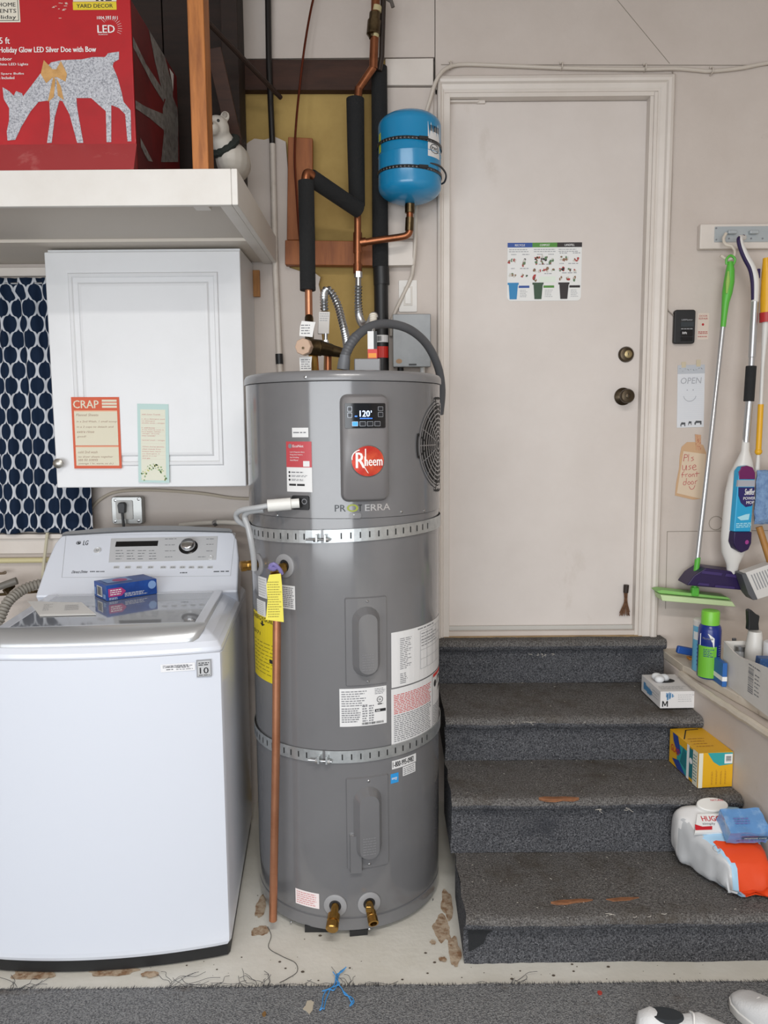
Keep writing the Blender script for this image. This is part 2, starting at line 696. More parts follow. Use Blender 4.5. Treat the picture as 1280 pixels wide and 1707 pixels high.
for yy in (-0.1, -2.0):
    lp = thing('tube_lamp', 'white ceiling tube lamp over the middle of the garage' if yy > -1 else 'white ceiling tube lamp near the garage door', 'lamp', (0.25, yy, 3.24), group='ceiling tube lamps')
    build(MB().box(-0.42, 0.92, yy - 0.09, yy + 0.09, 3.24, ZC - 0.001), 'housing', WHITE, lp, bevel=0.01)
# ---- back wall
xc0, xc1 = wx(400, 300), wx(642, 300)
zh0 = wz(500, 97)               # underside of the upper drywall
xd0, xd1 = wx(741, 600), wx(1081, 600)      # door opening
zd1 = wz(910, 156)
zd0 = wz(900, 1052)
xw0, xw1, zw0, zw1 = -2.05, wx(128, 700), wz(60, 868), wz(60, 470)   # window opening
xseam = wx(725, 50)
wroot = thing('wall_back', 'beige painted back wall of the garage with an opened up pipe bay', None, (0, YW, 0), kind='structure')
DARK = M('dark_cavity', '2a1c14', 0.9)
build(MB().box(XG, XR, YW + 0.05, YW + 0.15, 0, ZC), 'backing', M('backing_grey', '8b857c', 0.9), wroot)
mb = MB()
def sheet(x0, x1, z0, z1, m=0):
    mb.box(x0, x1, YW, YW + 0.02, z0, z1, m)
zsh = wz(200, 446)              # shelf underside on the wall
sheet(XG, xc0, 0, zw0)
sheet(XG, xw0, zw0, zw1)
sheet(xw1, xc0, zw0, zw1)
sheet(XG, xc0, zw1, zsh + 0.08)
sheet(XG, XL, zsh + 0.08, ZC)
build(mb, 'drywall_panel', PAINT, wroot)
mb = MB(); sheet(xc0 - 0.0, xseam - 0.0015, zh0, ZC); build(mb, 'drywall_panel', PAINT, wroot)
mb = MB(); sheet(xseam + 0.0015, XR, zd1, ZC)
build(mb, 'drywall_panel', PAINT, wroot)
mb = MB(); sheet(xc1, xd0, 0, wz(690, 150))
build(mb, 'drywall_panel', PAINT, wroot)
mb = MB()
sheet(xd1, XR, 0, zd1 - 0.0)
sheet(xd0, xd1, 0, zd0)
build(mb, 'drywall_panel', PAINT, wroot)
# the broken edge of the plaster at the pipe bay
mb = MB().prism(pxs(FW, [(400, 262), (404, 246), (414, 237), (424, 231), (440, 233), (458, 228), (476, 236), (481, 300), (480, 402), (482, 446), (500, 452),
                         (512, 450), (526, 456), (534, 462), (531, 474), (537, 500), (534, 540), (540, 590), (538, 660), (545, 900)]) + [(xc0, 0.0), (xc0, wz(400, 262))], FW, -0.02, 0.0)
build(mb, 'plaster_panel', PAINT, wroot)
build(MB().box(xc0, xc1 + 0.02, YW + 0.024, YW + 0.045, 0.0, zh0 + 0.02), 'sheathing', M('yellow_sheathing', 'b4985a', 0.85, var=(3, '9c8048', 0.35, 0.7), bump=(30, 0.2)), wroot)
WOODD = M('dark_wood', '2a1910', 0.7, var=(4, '180e08', 0.35, 0.7, (1, 8, 8)), bump=(30, 0.3))
BROWNW = M('brown_header_wood', '43271a', 0.7, var=(4, '2c180e', 0.35, 0.7, (1, 8, 8)), bump=(30, 0.3))
FH = wall(YW - 0.015)
mb = MB().prism(pxs(FH, [(372, 99), (372, 150), (624, 150), (624, 99)]), FH, -0.04, 0.0)
build(mb, 'header_board', BROWNW, wroot, bevel=0.003)
mb = MB().prism(pxs(FH, [(642, 100), (642, 144), (722, 144), (722, 99)]), FH, -0.03, 0.012)
build(mb, 'header_board', TRIMP, wroot, bevel=0.003, label='white painted stretch of the header board')
mb = MB().prism(pxs(FH, [(642, 146), (642, 200), (722, 200), (722, 146)]), FH, -0.03, 0.002)
build(mb, 'drywall_strip', PAINT, wroot, bevel=0.002)
mb = MB().prism(pxs(FH, [(642, 330), (642, 398), (690, 398), (690, 330)]), FH, -0.03, 0.0)
build(mb, 'drywall_strip', PAINT, wroot, bevel=0.002)
# dark framing of the loft bay, left of the pipes
mb = MB()
for i in range(6):
    x0 = XL + (wx(404, 60) - XL) * i / 6
    x1 = XL + (wx(404, 60) - XL) * (i + 1) / 6
    mb = MB().box(x0 + 0.002, x1 - 0.002, YW - 0.012, YW + 0.03, zsh + 0.06, ZC)
    build(mb, 'board', WOODD, wroot, bevel=0.002)
# crack in the drywall, seam above the cable
a, b = FW.px(1030, 0), FW.px(1116, 106)
build(MB().bar(FW(a[0] - 0.03, a[1] + 0.03, 0.0), FW(b[0], b[1], 0.0), 0.0026, 0.0018), 'crack', M('seam_grey', '8f877c', 0.9), wroot)
a, b = FW.px(735, 108), FW.px(1280, 113)
build(MB().bar(FW(a[0], a[1], 0.0), FW(b[0] + 0.9, b[1], 0.0), 0.004, 0.002), 'seam', MATS['seam_grey'], wroot)
# hatch outline low on the wall
mb = MB()
q = pxs(FW, [(1112, 886), (1290, 884)])
mb.bar(FW(*q[0], 0), FW(q[1][0] + 0.4, q[1][1], 0), 0.003, 0.002)
q = pxs(FW, [(1112, 886), (1109, 1015)])
mb.bar(FW(*q[0], 0), FW(*q[1], 0), 0.003, 0.002)
build(mb, 'hatch_seam', MATS['seam_grey'], wroot)
build(MB().ring(FW, *FW.px(1193, 872), 0.026, 0.029, 0.001, 0, 20), 'hatch_ring', MATS['seam_grey'], wroot)

# ---- stem wall (ledge) beside the stairs
XS = 1.135
ZL = 0.655
XS2 = XS + 0.085      # the wall spreads a little towards the garage
mb = MB().prism([(XS, YW), (XS, 2.70), (XS2, 1.95), (XS2, 0.9), (XR, 0.9), (XR, YW)], FLOORF, 0.0, ZL - 0.0302)
ledge = tag(build(mb, 'wall_stem', PAINT, bevel=0.006), 'low cream stem wall with a ledge beside the stairs', kind='structure')
LEDGE = M('ledge_paint', 'c9c0b2', 0.5, var=(6, 'b3a795', 0.4, 0.8), bump=(25, 0.35))
layered(LEDGE, [(14, '8f7f6a', 0.64, 0.8, (1, 1, 1))])
pts = [(XS - 0.004, YW), (XS + 0.006, 2.86)]
for i in range(20):
    t = i / 19
    pts.append((XS + 0.006 + 0.11 * t + 0.004 * noise.noise(Vector((t * 9, 0, 0))), 2.86 - 0.62 * t))
pts += [(XS + 0.15, 0.9), (XR, 0.9), (XR, YW)]
build(MB().prism(pts, FLOORF, ZL - 0.03, ZL), 'ledge_cap', LEDGE, ledge, bevel=0.004)
mb = MB()
pr = [(XS - 0.002, 0.9), (XS - 0.002, 2.84)]
p0 = [Vector((XS + 0.002 + max(0, (2.70 - (2.86 - 0.9 * i / 30)) / 0.75 * 0.085), 2.86 - 0.9 * i / 30, ZL - 0.036 + 0.004 * noise.noise(Vector((i * .7, 0, 2))))) for i in range(31)]
build(MB().tube(p0, 0.014, 8), 'moulding', LEDGE, ledge)

# ---- door with casing
doorR = thing('door_1', 'white flush garage entry door with brass deadbolt and dark knob', None, (0.62, YW, zd0), kind='structure')
YD = YW + 0.035
FD = wall(YD)
DOORP = M('door_paint', 'd5cdc7', 0.45, var=(1.6, 'cac1ba', 0.35, 0.75), bump=(45, 0.08))
layered(DOORP, [(3.0, 'b9aea2', 0.62, 0.86, (1, 1, 0.6)), (60, '8d8275', 0.74, 0.8, (1, 1, 1))])
xl, xr = wx(747, 600, YD), wx(1066, 600, YD)
zt, zb = wz(910, 169, YD), wz(900, 1055, YD)
build(MB().box(xl, xr, YD, YD + 0.014, zb, zt), 'slab', DOORP, doorR, bevel=0.002)
build(MB().fbox(FD, xl, zb, xr, zb + 0.034, 0.0, 0.012), 'bottom_sweep', M('sweep_grey', 'b9b6b0', 0.4), doorR, bevel=0.003)
build(MB().fbox(FD, xl, zb + 0.003, xr, zb + 0.012, 0.012, 0.018), 'sweep_lip', M('sweep_rubber', '75716a', 0.6), doorR)
u, v = FD.px(746, 168); u2, _ = FD.px(810, 168)
build(MB().fbox(FD, u, v - 0.012, u2 - 0.03, v - 0.006, 0, 0.02).fbox(FD, u2 - 0.035, v - 0.014, u2 - 0.005, v - 0.004, 0, 0.012), 'closer_arm', TRIMP, doorR)
AGED = M('antique_brass', '4a4033', 0.34, 0.9)
PALEB = M('lock_brass', '9a8a66', 0.4, 0.8)
u, v = FD.px(1043, 591)
o = build(MB().lathe([(0.031, 0), (0.031, 0.006), (0.026, 0.016), (0.018, 0.018)], FD(u, v, 0), FD.N, 24), 'deadbolt', AGED, doorR)
mb = MB().lathe([(0.0155, 0), (0.0155, 0.0035), (0.013, 0.005)], FD(u + 0.004, v, 0.0165), FD.N, 20)
build(mb, 'lock_cylinder', PALEB, o)
build(MB().fbox(FD, u + 0.003, v - 0.005, u + 0.005, v + 0.005, 0.0213, 0.0222), 'keyhole', INK, o)
u, v = FD.px(1038, 661)
o = build(MB().lathe([(0.035, 0), (0.035, 0.005), (0.024, 0.012), (0.014, 0.016), (0.0135, 0.034), (0.022, 0.040), (0.028, 0.050), (0.0285, 0.060), (0.024, 0.068), (0.014, 0.070)], FD(u, v, 0), FD.N, 28), 'door_knob', AGED, doorR)
build(MB().lathe([(0.010, 0), (0.010, 0.003), (0.008, 0.004)], FD(u, v, 0.0695), FD.N, 18), 'key_face', AGED, o)
build(MB().fbox(FD, u - 0.001, v - 0.004, u + 0.001, v + 0.004, 0.0733, 0.074), 'keyhole', INK, o)

trim = thing('trim_1', 'cream moulded casing around the entry door', None, (0.62, YW, zd0), kind='structure')
xo0, xo1 = wx(729, 600, 3.05), wx(1112, 600, 3.05)
zo1 = wz(910, 122, 3.05)
zfb = 0.70
prof = [(0, 0), (0, 0.018), (0.006, 0.026), (0.018, 0.03), (0.028, 0.027), (0.034, 0.018), (0.05, 0.016), (0.056, 0.012), (0.064, 0.012), (0.066, 0)]


def casing(side):
    m = MB()
    wR, wL = (xo1 - xd1) / 0.066, (xd0 - xo0) / 0.066
    wT = (zo1 - zd1) / 0.066
    ring = []
    for a, h in prof:
        if side == 'l':
            ring.append([Vector((xo0 + a * wL, YW - h, zfb)), Vector((xo0 + a * wL, YW - h, zo1 - a * wT))])
        elif side == 'r':
            ring.append([Vector((xo1 - a * wR, YW - h, zo1 - a * wT)), Vector((xo1 - a * wR, YW - h, zfb))])
        else:
            ring.append([Vector((xo0 + a * wL, YW - h, zo1 - a * wT)), Vector((xo1 - a * wR, YW - h, zo1 - a * wT))])
    m.grid(ring)
    return m


for sd in 'lrt':
    build(casing(sd), 'casing', TRIMP, trim, smooth=30)
mb = MB().box(xd0 - 0.004, xl + 0.002, YW - 0.01, YD + 0.01, zfb, zd1)
build(mb, 'jamb', TRIMP, trim, bevel=0.002)
mb = MB().box(xr - 0.001, xd1 + 0.004, YW - 0.004, YD + 0.01, zfb, zd1)
build(mb, 'jamb', TRIMP, trim, bevel=0.002)
mb = MB().box(xr + 0.012, xd1 + 0.002, YW - 0.013, YW, zfb, zd1)
build(mb, 'door_stop', TRIMP, trim, bevel=0.003)
mb = MB().box(xd0 - 0.004, xd1 + 0.004, YW - 0.008, YD + 0.01, zt + 0.001, zd1 + 0.004)
build(mb, 'head_jamb', TRIMP, trim, bevel=0.002)
build(MB().box(xd0 - 0.004, xd1 + 0.004, YW - 0.014, YD + 0.02, 0.69, zb - 0.001), 'threshold', M('threshold_wood', 'a98f68', 0.6, var=(8, '8a6f4c', 0.4, 0.7)), trim, bevel=0.003)

# ---- stairs covered in worn carpet
stairs = thing('staircase', 'four worn steps covered in dark grey carpet below the entry door', 'stairs', (0.68, 2.6, 0))
SY = [2.10, 2.415, 2.68, 3.03, 3.072]
SZ = [0.0, 0.16, 0.36, 0.53, 0.712]
xlft, xrgt = 0.215, XS - 0.002
NC = 96
for k in range(4):
    y0, y1, z0, z1 = SY[k], SY[k + 1] + 0.006, SZ[k], SZ[k + 1]
    x0 = xlft + (0.012 if k == 0 else 0.0)
    nose = 0.03
    pr = []
    for i in range(9):
        pr.append((y0 + 0.001 * i, z0 + (z1 - 0.045 - z0) * i / 8))
    pr += [(y0 - 0.002, z1 - 0.04), (y0 - 0.014, z1 - 0.036)]
    for i in range(8):
        a = -0.35 * PI + (0.85 * PI) * i / 7
        pr.append((y0 - nose + 0.022 - 0.022 * math.cos(a), z1 - 0.022 + 0.022 * math.sin(a)))
    for i in range(1, 9):
        pr.append((y0 - nose + 0.022 + (y1 - (y0 - nose + 0.022)) * i / 8, z1 - 0.001))
    mb = MB()
    rows = []
    for j, (y, z) in enumerate(pr):
        row = []
        for c in range(NC + 1):
            xe = xrgt + max(0, (2.70 - y) / 0.75 * 0.085)
            x = x0 + (xe - x0) * c / NC
            w = 0.006 * noise.noise(Vector((x * 5, k * 3.3, z * 9))) + 0.0025 * noise.noise(Vector((x * 45, y * 45, z * 45 + k)))
            wob = 0.006 * noise.noise(Vector((z * 14, y * 14, k * 7.1))) if c in (0, NC) else 0
            e = 0 if (j == len(pr) - 1) else 1
            row.append((x + (wob if c == 0 else -abs(wob)), y + w * e, max(z + 0.6 * w * (0 if j == 0 else 1), z0)))
        rows.append(row)
    mb.grid(rows)
    nr = len(rows)
    # which rows are tread (worn) and which are riser
    for fi in range(len(mb.f)):
        mb.m[fi] = 1 if fi // NC >= 14 else 0
    # ends
    for c, flip in ((0, False), (NC, True)):
        idx = [r * (NC + 1) + c for r in range(nr)]
        base = len(mb.v)
        mb.v.append(Vector(rows[-1][c]) * 1)
        mb.v[-1] = Vector((rows[-1][c][0], y1, z0))
        f = idx + [base]
        mb.f.append(tuple(f) if flip else tuple(f[::-1]))
        mb.m.append(0)
    build(mb, 'step', [CARPETR, CARPETT], stairs, smooth=50)
BAREW = M('bare_step_wood', '8f6040', 0.8, var=(30, '66422a', 0.4, 0.7, (1, 4, 4)))


def nose_patch(k, pts, h=0.004):
    z = SZ[k + 1]
    y = SY[k] - 0.03
    mb = MB()
    FZ = Flat((0, 0, z), (1, 0, 0), (0, 1, 0))
    mb.prism([tuple(pZ(px, py, z)[:2]) for px, py in pts], FZ, -0.006, h)
    build(mb, 'bare_wood_patch', BAREW, stairs, label='bare wood showing through the worn carpet')


nose_patch(1, [(898, 1331), (908, 1329.5), (922, 1330), (940, 1329.5), (965, 1331), (955, 1333.5), (938, 1332.5), (925, 1334.5), (910, 1334)])
nose_patch(0, [(918, 1505), (935, 1502), (950, 1501.5), (965, 1500), (988, 1501), (975, 1503.5), (960, 1504), (945, 1507), (928, 1507.5)])
nose_patch(0, [(1010, 1500), (1035, 1497), (1065, 1497), (1050, 1501), (1022, 1503)], 0.003)
FR1 = wall(SY[0] - 0.004)
mb = MB()
q = pxs(FR1, [(779, 1534), (800, 1536), (820, 1540), (822, 1550), (812, 1556), (806, 1572), (790, 1582), (781, 1586)])
mb.poly(q, FR1, 0.002)
build(mb, 'bald_patch', M('carpet_backing', '202225', 0.9, bump=(300, 0.8)), stairs)

# ---- window behind the curtain
win = thing('window_1', 'white framed window behind the navy curtain', None, (-1.5, YW, zw0), kind='structure')
for (a, b, c, d, nm) in [(xw0, xw1, zw1 - 0.035, zw1, 'window_frame'), (xw0, xw1, zw0, zw0 + 0.035, 'window_frame'), (xw0, xw0 + 0.035, zw0, zw1, 'window_frame'),
                         (xw1 - 0.035, xw1, zw0, zw1, 'window_frame'), ((xw0 + xw1) / 2 - 0.02, (xw0 + xw1) / 2 + 0.02, zw0, zw1, 'mullion')]:
    build(MB().box(a, b, YW, YW + 0.03, c, d), nm, TRIMP, win, bevel=0.003)
GLASS = M('window_glass', 'c8d4da', 0.08, spec=0.6)
for a, b in ((xw0 + 0.035, (xw0 + xw1) / 2 - 0.02), ((xw0 + xw1) / 2 + 0.02, xw1 - 0.035)):
    build(MB().box(a, b, YW + 0.012, YW + 0.018, zw0 + 0.035, zw1 - 0.035), 'pane', GLASS, win)
zs = wz(40, 893, YW - 0.02)
build(MB().box(XL, wx(170, 900), YW - 0.035, YW, zs - 0.012, zs + 0.008), 'window_sill', TRIMP, win, bevel=0.004)
zs2 = wz(40, 905, YW - 0.01)
build(MB().box(XL, wx(170, 900), YW - 0.016, YW, wz(40, 922), zs - 0.013), 'apron', TRIMP, win, bevel=0.003)
build(MB().box(XL, wx(175, 900), YW - 0.02, YW, wz(40, 462), wz(40, 447)), 'head_trim', TRIMP, win, bevel=0.003)

# ---- overhead shelf
SHY, SHX = 2.26, None
zsb = wz(200, 343, 2.26); zst = wz(200, 282, 2.26)
SHX = pY(396, 310, 2.26).x
shelf = thing('storage_shelf', 'long white painted overhead shelf carrying the red deer box', 'shelf', ((XL + SHX) / 2, 2.67, zsb))
build(MB().box(XL + 0.005, SHX - 0.018, SHY, SHY + 0.018, zsb, zst), 'front_board', WHITE, shelf, bevel=0.003)
build(MB().box(SHX - 0.018, SHX, SHY, YW - 0.013, zsb, zst), 'end_board', WHITE, shelf, bevel=0.003)
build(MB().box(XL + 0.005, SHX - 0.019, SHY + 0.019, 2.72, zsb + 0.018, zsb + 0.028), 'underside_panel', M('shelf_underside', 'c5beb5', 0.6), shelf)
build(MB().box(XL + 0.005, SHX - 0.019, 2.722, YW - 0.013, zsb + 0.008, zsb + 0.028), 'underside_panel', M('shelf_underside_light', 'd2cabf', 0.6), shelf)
build(MB().box(XL + 0.005, SHX - 0.019, SHY + 0.019, YW - 0.013, zst - 0.012, zst + 0.004), 'top_board', WHITE, shelf, bevel=0.003)
build(MB().box(SHX - 0.055, SHX - 0.0185, SHY + 0.02, YW - 0.014, zsb + 0.001, zsb + 0.0175), 'end_cleat', WHITE, shelf, bevel=0.002)
a = pZ(325, 350, zsb); b = pZ(358, 366, zsb)
build(MB().box(a.x, a.x + 0.045, SHY + 0.019, SHY + 0.065, zsb + 0.002, zsb + 0.0178), 'stop_block', WHITE, shelf, bevel=0.002)

# ---- posts and braces of the loft
POSTW = M('stained_post_wood', 'b06e34', 0.55, var=(5, '7c451c', 0.4, 0.72, (9, 9, 1)), bump=(40, 0.2))
x0 = pY(318, 200, 2.285).x
solo(MB().box(x0, x0 + 0.046, 2.285, 2.36, zst + 0.005, ZC), 'timber_post', POSTW, 'orange brown stained post rising from the shelf beside the red box', 'post', bevel=0.003)
x0 = pY(352, 50, 2.72).x
x0 = pY(372, 120, 2.95).x
solo(MB().box(x0, x0 + 0.06, 2.93, 3.06, zst + 0.005, ZC), 'timber_post', WOODD, 'very dark timber post standing against the loft boards', 'post', bevel=0.003)
solo(MB().bar(pY(356, 80, 2.72), pY(398, 262, 2.86), 0.05, 0.02, up=(0, 1, 0)), 'leaning_board', BROWNW, 'dark brown board leaning behind the white bear figurine', 'board', bevel=0.002)
solo(MB().tube([pY(330, 20, 2.62), pY(468, 163, 3.0)], 0.0085, 8), 'brace_rod', M('dark_rod', '2b1b13', 0.6), 'thin dark diagonal rod crossing the black pipe', 'rod')

# ================================================================== WATER HEATER
HR = 0.313
HY = 2.22 + HR
HX = pY(573, 740, HY - 0.02).x
FHt = Cyl(HX, HY, HR)           # upper shroud
FLo = Cyl(HX, HY, HR - 0.003)   # lower jacket


def panel(mb, F, u0, v0, u1, v1, r, h0, h1, taper=0.0, m=0, n=14, m2=None):
    """raised rounded panel on a curved frame"""
    def prof(i0, i1, k0, k1, rr):
        cols = []
        us = []
        for i in range(5):
            us.append(i0 + rr * (1 - math.cos(PI / 2 * i / 4)))
        for i in range(1, n):
            us.append(i0 + rr + (i1 - i0 - 2 * rr) * i / n)
        for i in range(5):
            us.append(i1 - rr * (1 - math.sin(PI / 2 * i / 4)))
        for u in us:
            d = 0
            if u < i0 + rr:
                d = rr - math.sqrt(max(rr * rr - (i0 + rr - u) ** 2, 0))
            elif u > i1 - rr:
                d = rr - math.sqrt(max(rr * rr - (u - i1 + rr) ** 2, 0))
            cols.append((u, k0 + d, k1 - d))
        return cols
    lo = prof(u0, u1, v0, v1, r)
    hi = prof(u0 + taper, u1 - taper, v0 + taper, v1 - taper, max(r - taper, 0.001))
    b = len(mb.v)
    for (u, a, c), (U, A, C) in zip(lo, hi):
        mb.v += [F(u, a, h0), F(u, c, h0), F(U, A, h1), F(U, C, h1)]
    k = len(lo)
    mt = m if m2 is None else m2
    for i in range(k - 1):
        p, q = b + 4 * i, b + 4 * (i + 1)
        mb.f += [(p + 2, q + 2, q + 3, p + 3), (p, q, q + 2, p + 2), (p + 3, q + 3, q + 1, p + 1)]
        mb.m += [mt, m, m]
    e = b + 4 * (k - 1)
    mb.f += [(b, b + 2, b + 3, b + 1), (e, e + 1, e + 3, e + 2)]
    mb.m += [m, m]
    return mb


def prect(F, x0, y0, x1, y1):
    xc, yc = (x0 + x1) / 2, (y0 + y1) / 2
    return F.px(x0, yc)[0], F.px(xc, y1)[1], F.px(x1, yc)[0], F.px(xc, y0)[1]


heater = thing('water_heater', 'tall grey heat pump water heater standing between washer and stairs', 'water heater', (HX, HY, 0))
GREYP = M('heater_grey_enamel', '707072', 0.16, 0.0, coat=0.5, var=(1.5, '6a6a6c', 0.4, 0.6))
GREYL = M('heater_lid_grey', '78787a', 0.28, coat=0.3)
GREYM = M('heater_panel_grey', '737172', 0.35)
RING = M('port_ring_grey', '8e8e90', 0.5)
z_seam = FHt.px(573, 864)[1]
z_top = FHt.px(573, 634)[1]
R2 = HR - 0.003
build(MB().lathe([(R2 - 0.02, 0.02), (R2, 0.021), (R2, 0.058), (R2 - 0.004, 0.060), (R2 - 0.004, 0.063), (R2, 0.066), (R2, z_seam - 0.002), (R2 - 0.01, z_seam)], (HX, HY, 0), n=96), 'tank_jacket', GREYP, heater, smooth=40)
build(MB().lathe([(R2 - 0.03, z_seam - 0.001), (HR, z_seam - 0.0005), (HR, z_top - 0.002), (HR - 0.01, z_top)], (HX, HY, 0), n=96), 'upper_shroud', GREYP, heater, smooth=40)
build(MB().lathe([(HR - 0.02, z_top - 0.001), (HR + 0.004, z_top), (HR + 0.005, z_top + 0.003), (HR + 0.004, z_top + 0.018), (HR - 0.001, z_top + 0.026), (HR - 0.012, z_top + 0.030), (HR - 0.08, z_top + 0.032), (0.02, z_top + 0.034)], (HX, HY, 0), n=96), 'lid', GREYL, heater, smooth=50)
ZTOP = z_top + 0.033
for a in (-2.5, -0.35, 1.9, 2.9):
    c = Vector((HX + (R2 - 0.05) * math.sin(a), HY - (R2 - 0.05) * math.cos(a), 0))
    build(MB().box(c.x - 0.04, c.x + 0.04, c.y - 0.045, c.y + 0.045, 0.0, 0.022), 'foot', BLACK, heater)
a = FLo.px(598, 1561)[0]
build(MB().fbox(FLo, a - 0.028, 0.001, a + 0.028, 0.02, -0.04, 0.002), 'foot', BLACK, heater)
# shroud screws and clip
for x, y in ((462, 859), (669, 853), (707, 851), (590, 858), (510, 629)):
    F = FHt
    u, v = F.px(x, y)
    build(MB().lathe([(0.0045, 0), (0.0045, 0.0015), (0.002, 0.003)], F(u, v, 0.0045 if y < 640 else 0), F(u, v, 1) - F(u, v, 0), 10), 'screw', STEEL, heater)
for x, y in ((485, 1537), (616, 1549), (721, 1500)):
    u, v = FLo.px(x, y)
    build(MB().lathe([(0.0045, 0), (0.0045, 0.0015), (0.002, 0.003)], FLo(u, v, 0), FLo(u, v, 1) - FLo(u, v, 0), 10), 'screw', STEEL, heater)
u0, v0, u1, v1 = prect(FHt, 582, 855, 602, 864)
build(panel(MB(), FHt, u0, v0, u1, v1, 0.006, 0, 0.003), 'seam_clip', GREYL, heater)

# control panel
u0, v0, u1, v1 = prect(FHt, 567, 657, 646, 836)
o = build(panel(panel(MB(), FHt, u0, v0, u1, v1, 0.022, 0, 0.018, 0.008), FHt, u0 + 0.007, v0 + 0.007, u1 - 0.007, v1 - 0.007, 0.018, 0.018, 0.0225, 0.004), 'control_panel', GREYM, heater, smooth=50)
H0 = 0.0225
du0, dv0, du1, dv1 = prect(FHt, 574, 672, 637, 714)
d = build(panel(MB(), FHt, du0, dv0, du1, dv1, 0.004, H0 - 0.004, H0 + 0.003, 0.001), 'display', M('display_black', '0b0c10', 0.12), o)
LCD = M('display_digits', 'bcd4ff', 0.4, emit=1.6)
LCDB = M('display_blue', '3f76d8', 0.4, emit=1.0)
mb = MB()
w, h = du1 - du0, dv1 - dv0
mb.text(FHt, '120', du0 + w * .36, dv0 + h * .46, du0 + w * .60, dv0 + h * .70, H0 + 0.0036, 0)
mb.lines(FHt, du0 + w * .36, dv0 + h * .36, du0 + w * .66, dv0 + h * .42, 1, H0 + 0.0036, 1, 0.7, 3, 0)
mb.rect(FHt, du0 + w * .24, dv0 + h * .45, du0 + w * .30, dv0 + h * .50, H0 + 0.0036, 1)
mb.rect(FHt, du0 + w * .625, dv0 + h * .62, du0 + w * .645, dv0 + h * .70, H0 + 0.0036, 0)
build(mb, 'digits', [LCD, LCDB], o)
BTN = M('button_rim', '9fa3aa', 0.35, 0.6)
bts = [(.07, .66, .18, .86), (.07, .42, .18, .62), (.80, .68, .93, .86), (.80, .44, .93, .64), (.17, .08, .32, .28), (.35, .08, .50, .28), (.53, .08, .68, .28), (.71, .08, .86, .28)]
for i, (a, b, c, e) in enumerate(bts):
    q = panel(MB(), FHt, du0 + w * a, dv0 + h * b, du0 + w * c, dv0 + h * e, 0.0016, H0 + 0.002, H0 + 0.0042, 0.0003, 0, 3)
    panel(q, FHt, du0 + w * (a + .012), dv0 + h * (b + .02), du0 + w * (c - .012), dv0 + h * (e - .02), 0.0012, H0 + 0.004, H0 + 0.0047, 0.0002, 1 if i != 4 else 2, 3)
    build(q, 'button', [BTN, M('button_black', '1a1c22', 0.3), M('button_lit', '3a8fe0', 0.4, emit=0.6)], o)
# badge
bu, bv = FHt.px(610, 768)
br = 0.0455
q = MB()
pts = 40
for r0, h0_, r1, h1_, mm in ((br, H0 - 0.002, br, H0 + 0.003, 1), (br, H0 + 0.003, br * .955, H0 + 0.0045, 1), (br * .955, H0 + 0.0045, 0.001, H0 + 0.006, 0)):
    for i in range(pts):
        a, b = 2 * PI * i / pts, 2 * PI * (i + 1) / pts
        q.add([FHt(bu + r * math.cos(t), bv + r * math.sin(t), hh) for r, hh, t in ((r0, h0_, a), (r0, h0_, b), (r1, h1_, b), (r1, h1_, a))], [(0, 1, 2, 3)], mm)
bd = build(q, 'badge', [M('badge_red', 'c02a1c', 0.25, 0.3, var=(14, 'e0603a', 0.45, 0.7), coat=0.5), STEEL], o, smooth=50, label='round red badge with white lettering')
BADGEW = M('badge_lettering', 'f0e8e4', 0.35)
q = MB()
q.text(FHt, 'heem', bu - br * .22, bv - br * .30, bu + br * .84, bv + br * .30, H0 + 0.0075, 0)
q.text(FHt, 'R', bu - br * .72, bv - br * .42, bu - br * .20, bv + br * .55, H0 + 0.0075, 0, 0.0)
q.ring(FHt, bu - br * .42, bv + br * .18, br * .5, br * .56, H0 + 0.0075, 0, 16, PI * .55, PI * 1.05)
q.rect(FHt, bu - br * .20, bv - br * .30, bu - br * .13, bv + br * .78, H0 + 0.0075, 0)
q.add([FHt(bu - br * .42, bv - br * .1, H0 + .0075), FHt(bu - br * .36, bv - br * .1, H0 + .0075), FHt(bu + br * .02, bv - br * .78, H0 + .0075), FHt(bu - br * .06, bv - br * .72, H0 + .0075)], [(3, 2, 1, 0)])
build(q, 'lettering', BADGEW, o)
# model lettering under the panel
u0, v0, u1, v1 = prect(FHt, 558, 841, 650, 852)
q = MB()
tw = u1 - u0
q.text(FHt, 'PR', u0, v0, u0 + tw * .19, v1, 0.0009, 0)
q.ring(FHt, u0 + tw * .31, (v0 + v1) / 2, (v1 - v0) * .36, (v1 - v0) * .58, 0.0009, 2, 20, k=1.5)
q.text(FHt, 'T', u0 + tw * .41, v0, u0 + tw * .475, v1, 0.0009, 0)
q.text(FHt, 'ERRA', u0 + tw * .53, v0, u1, v1, 0.0009, 1)
build(q, 'lettering', [M('letter_dark', '2e2f31', 0.3, 0.5), M('letter_silver', 'c9c9cb', 0.3, 0.7), M('letter_green', '8f9a2c', 0.4)], heater)

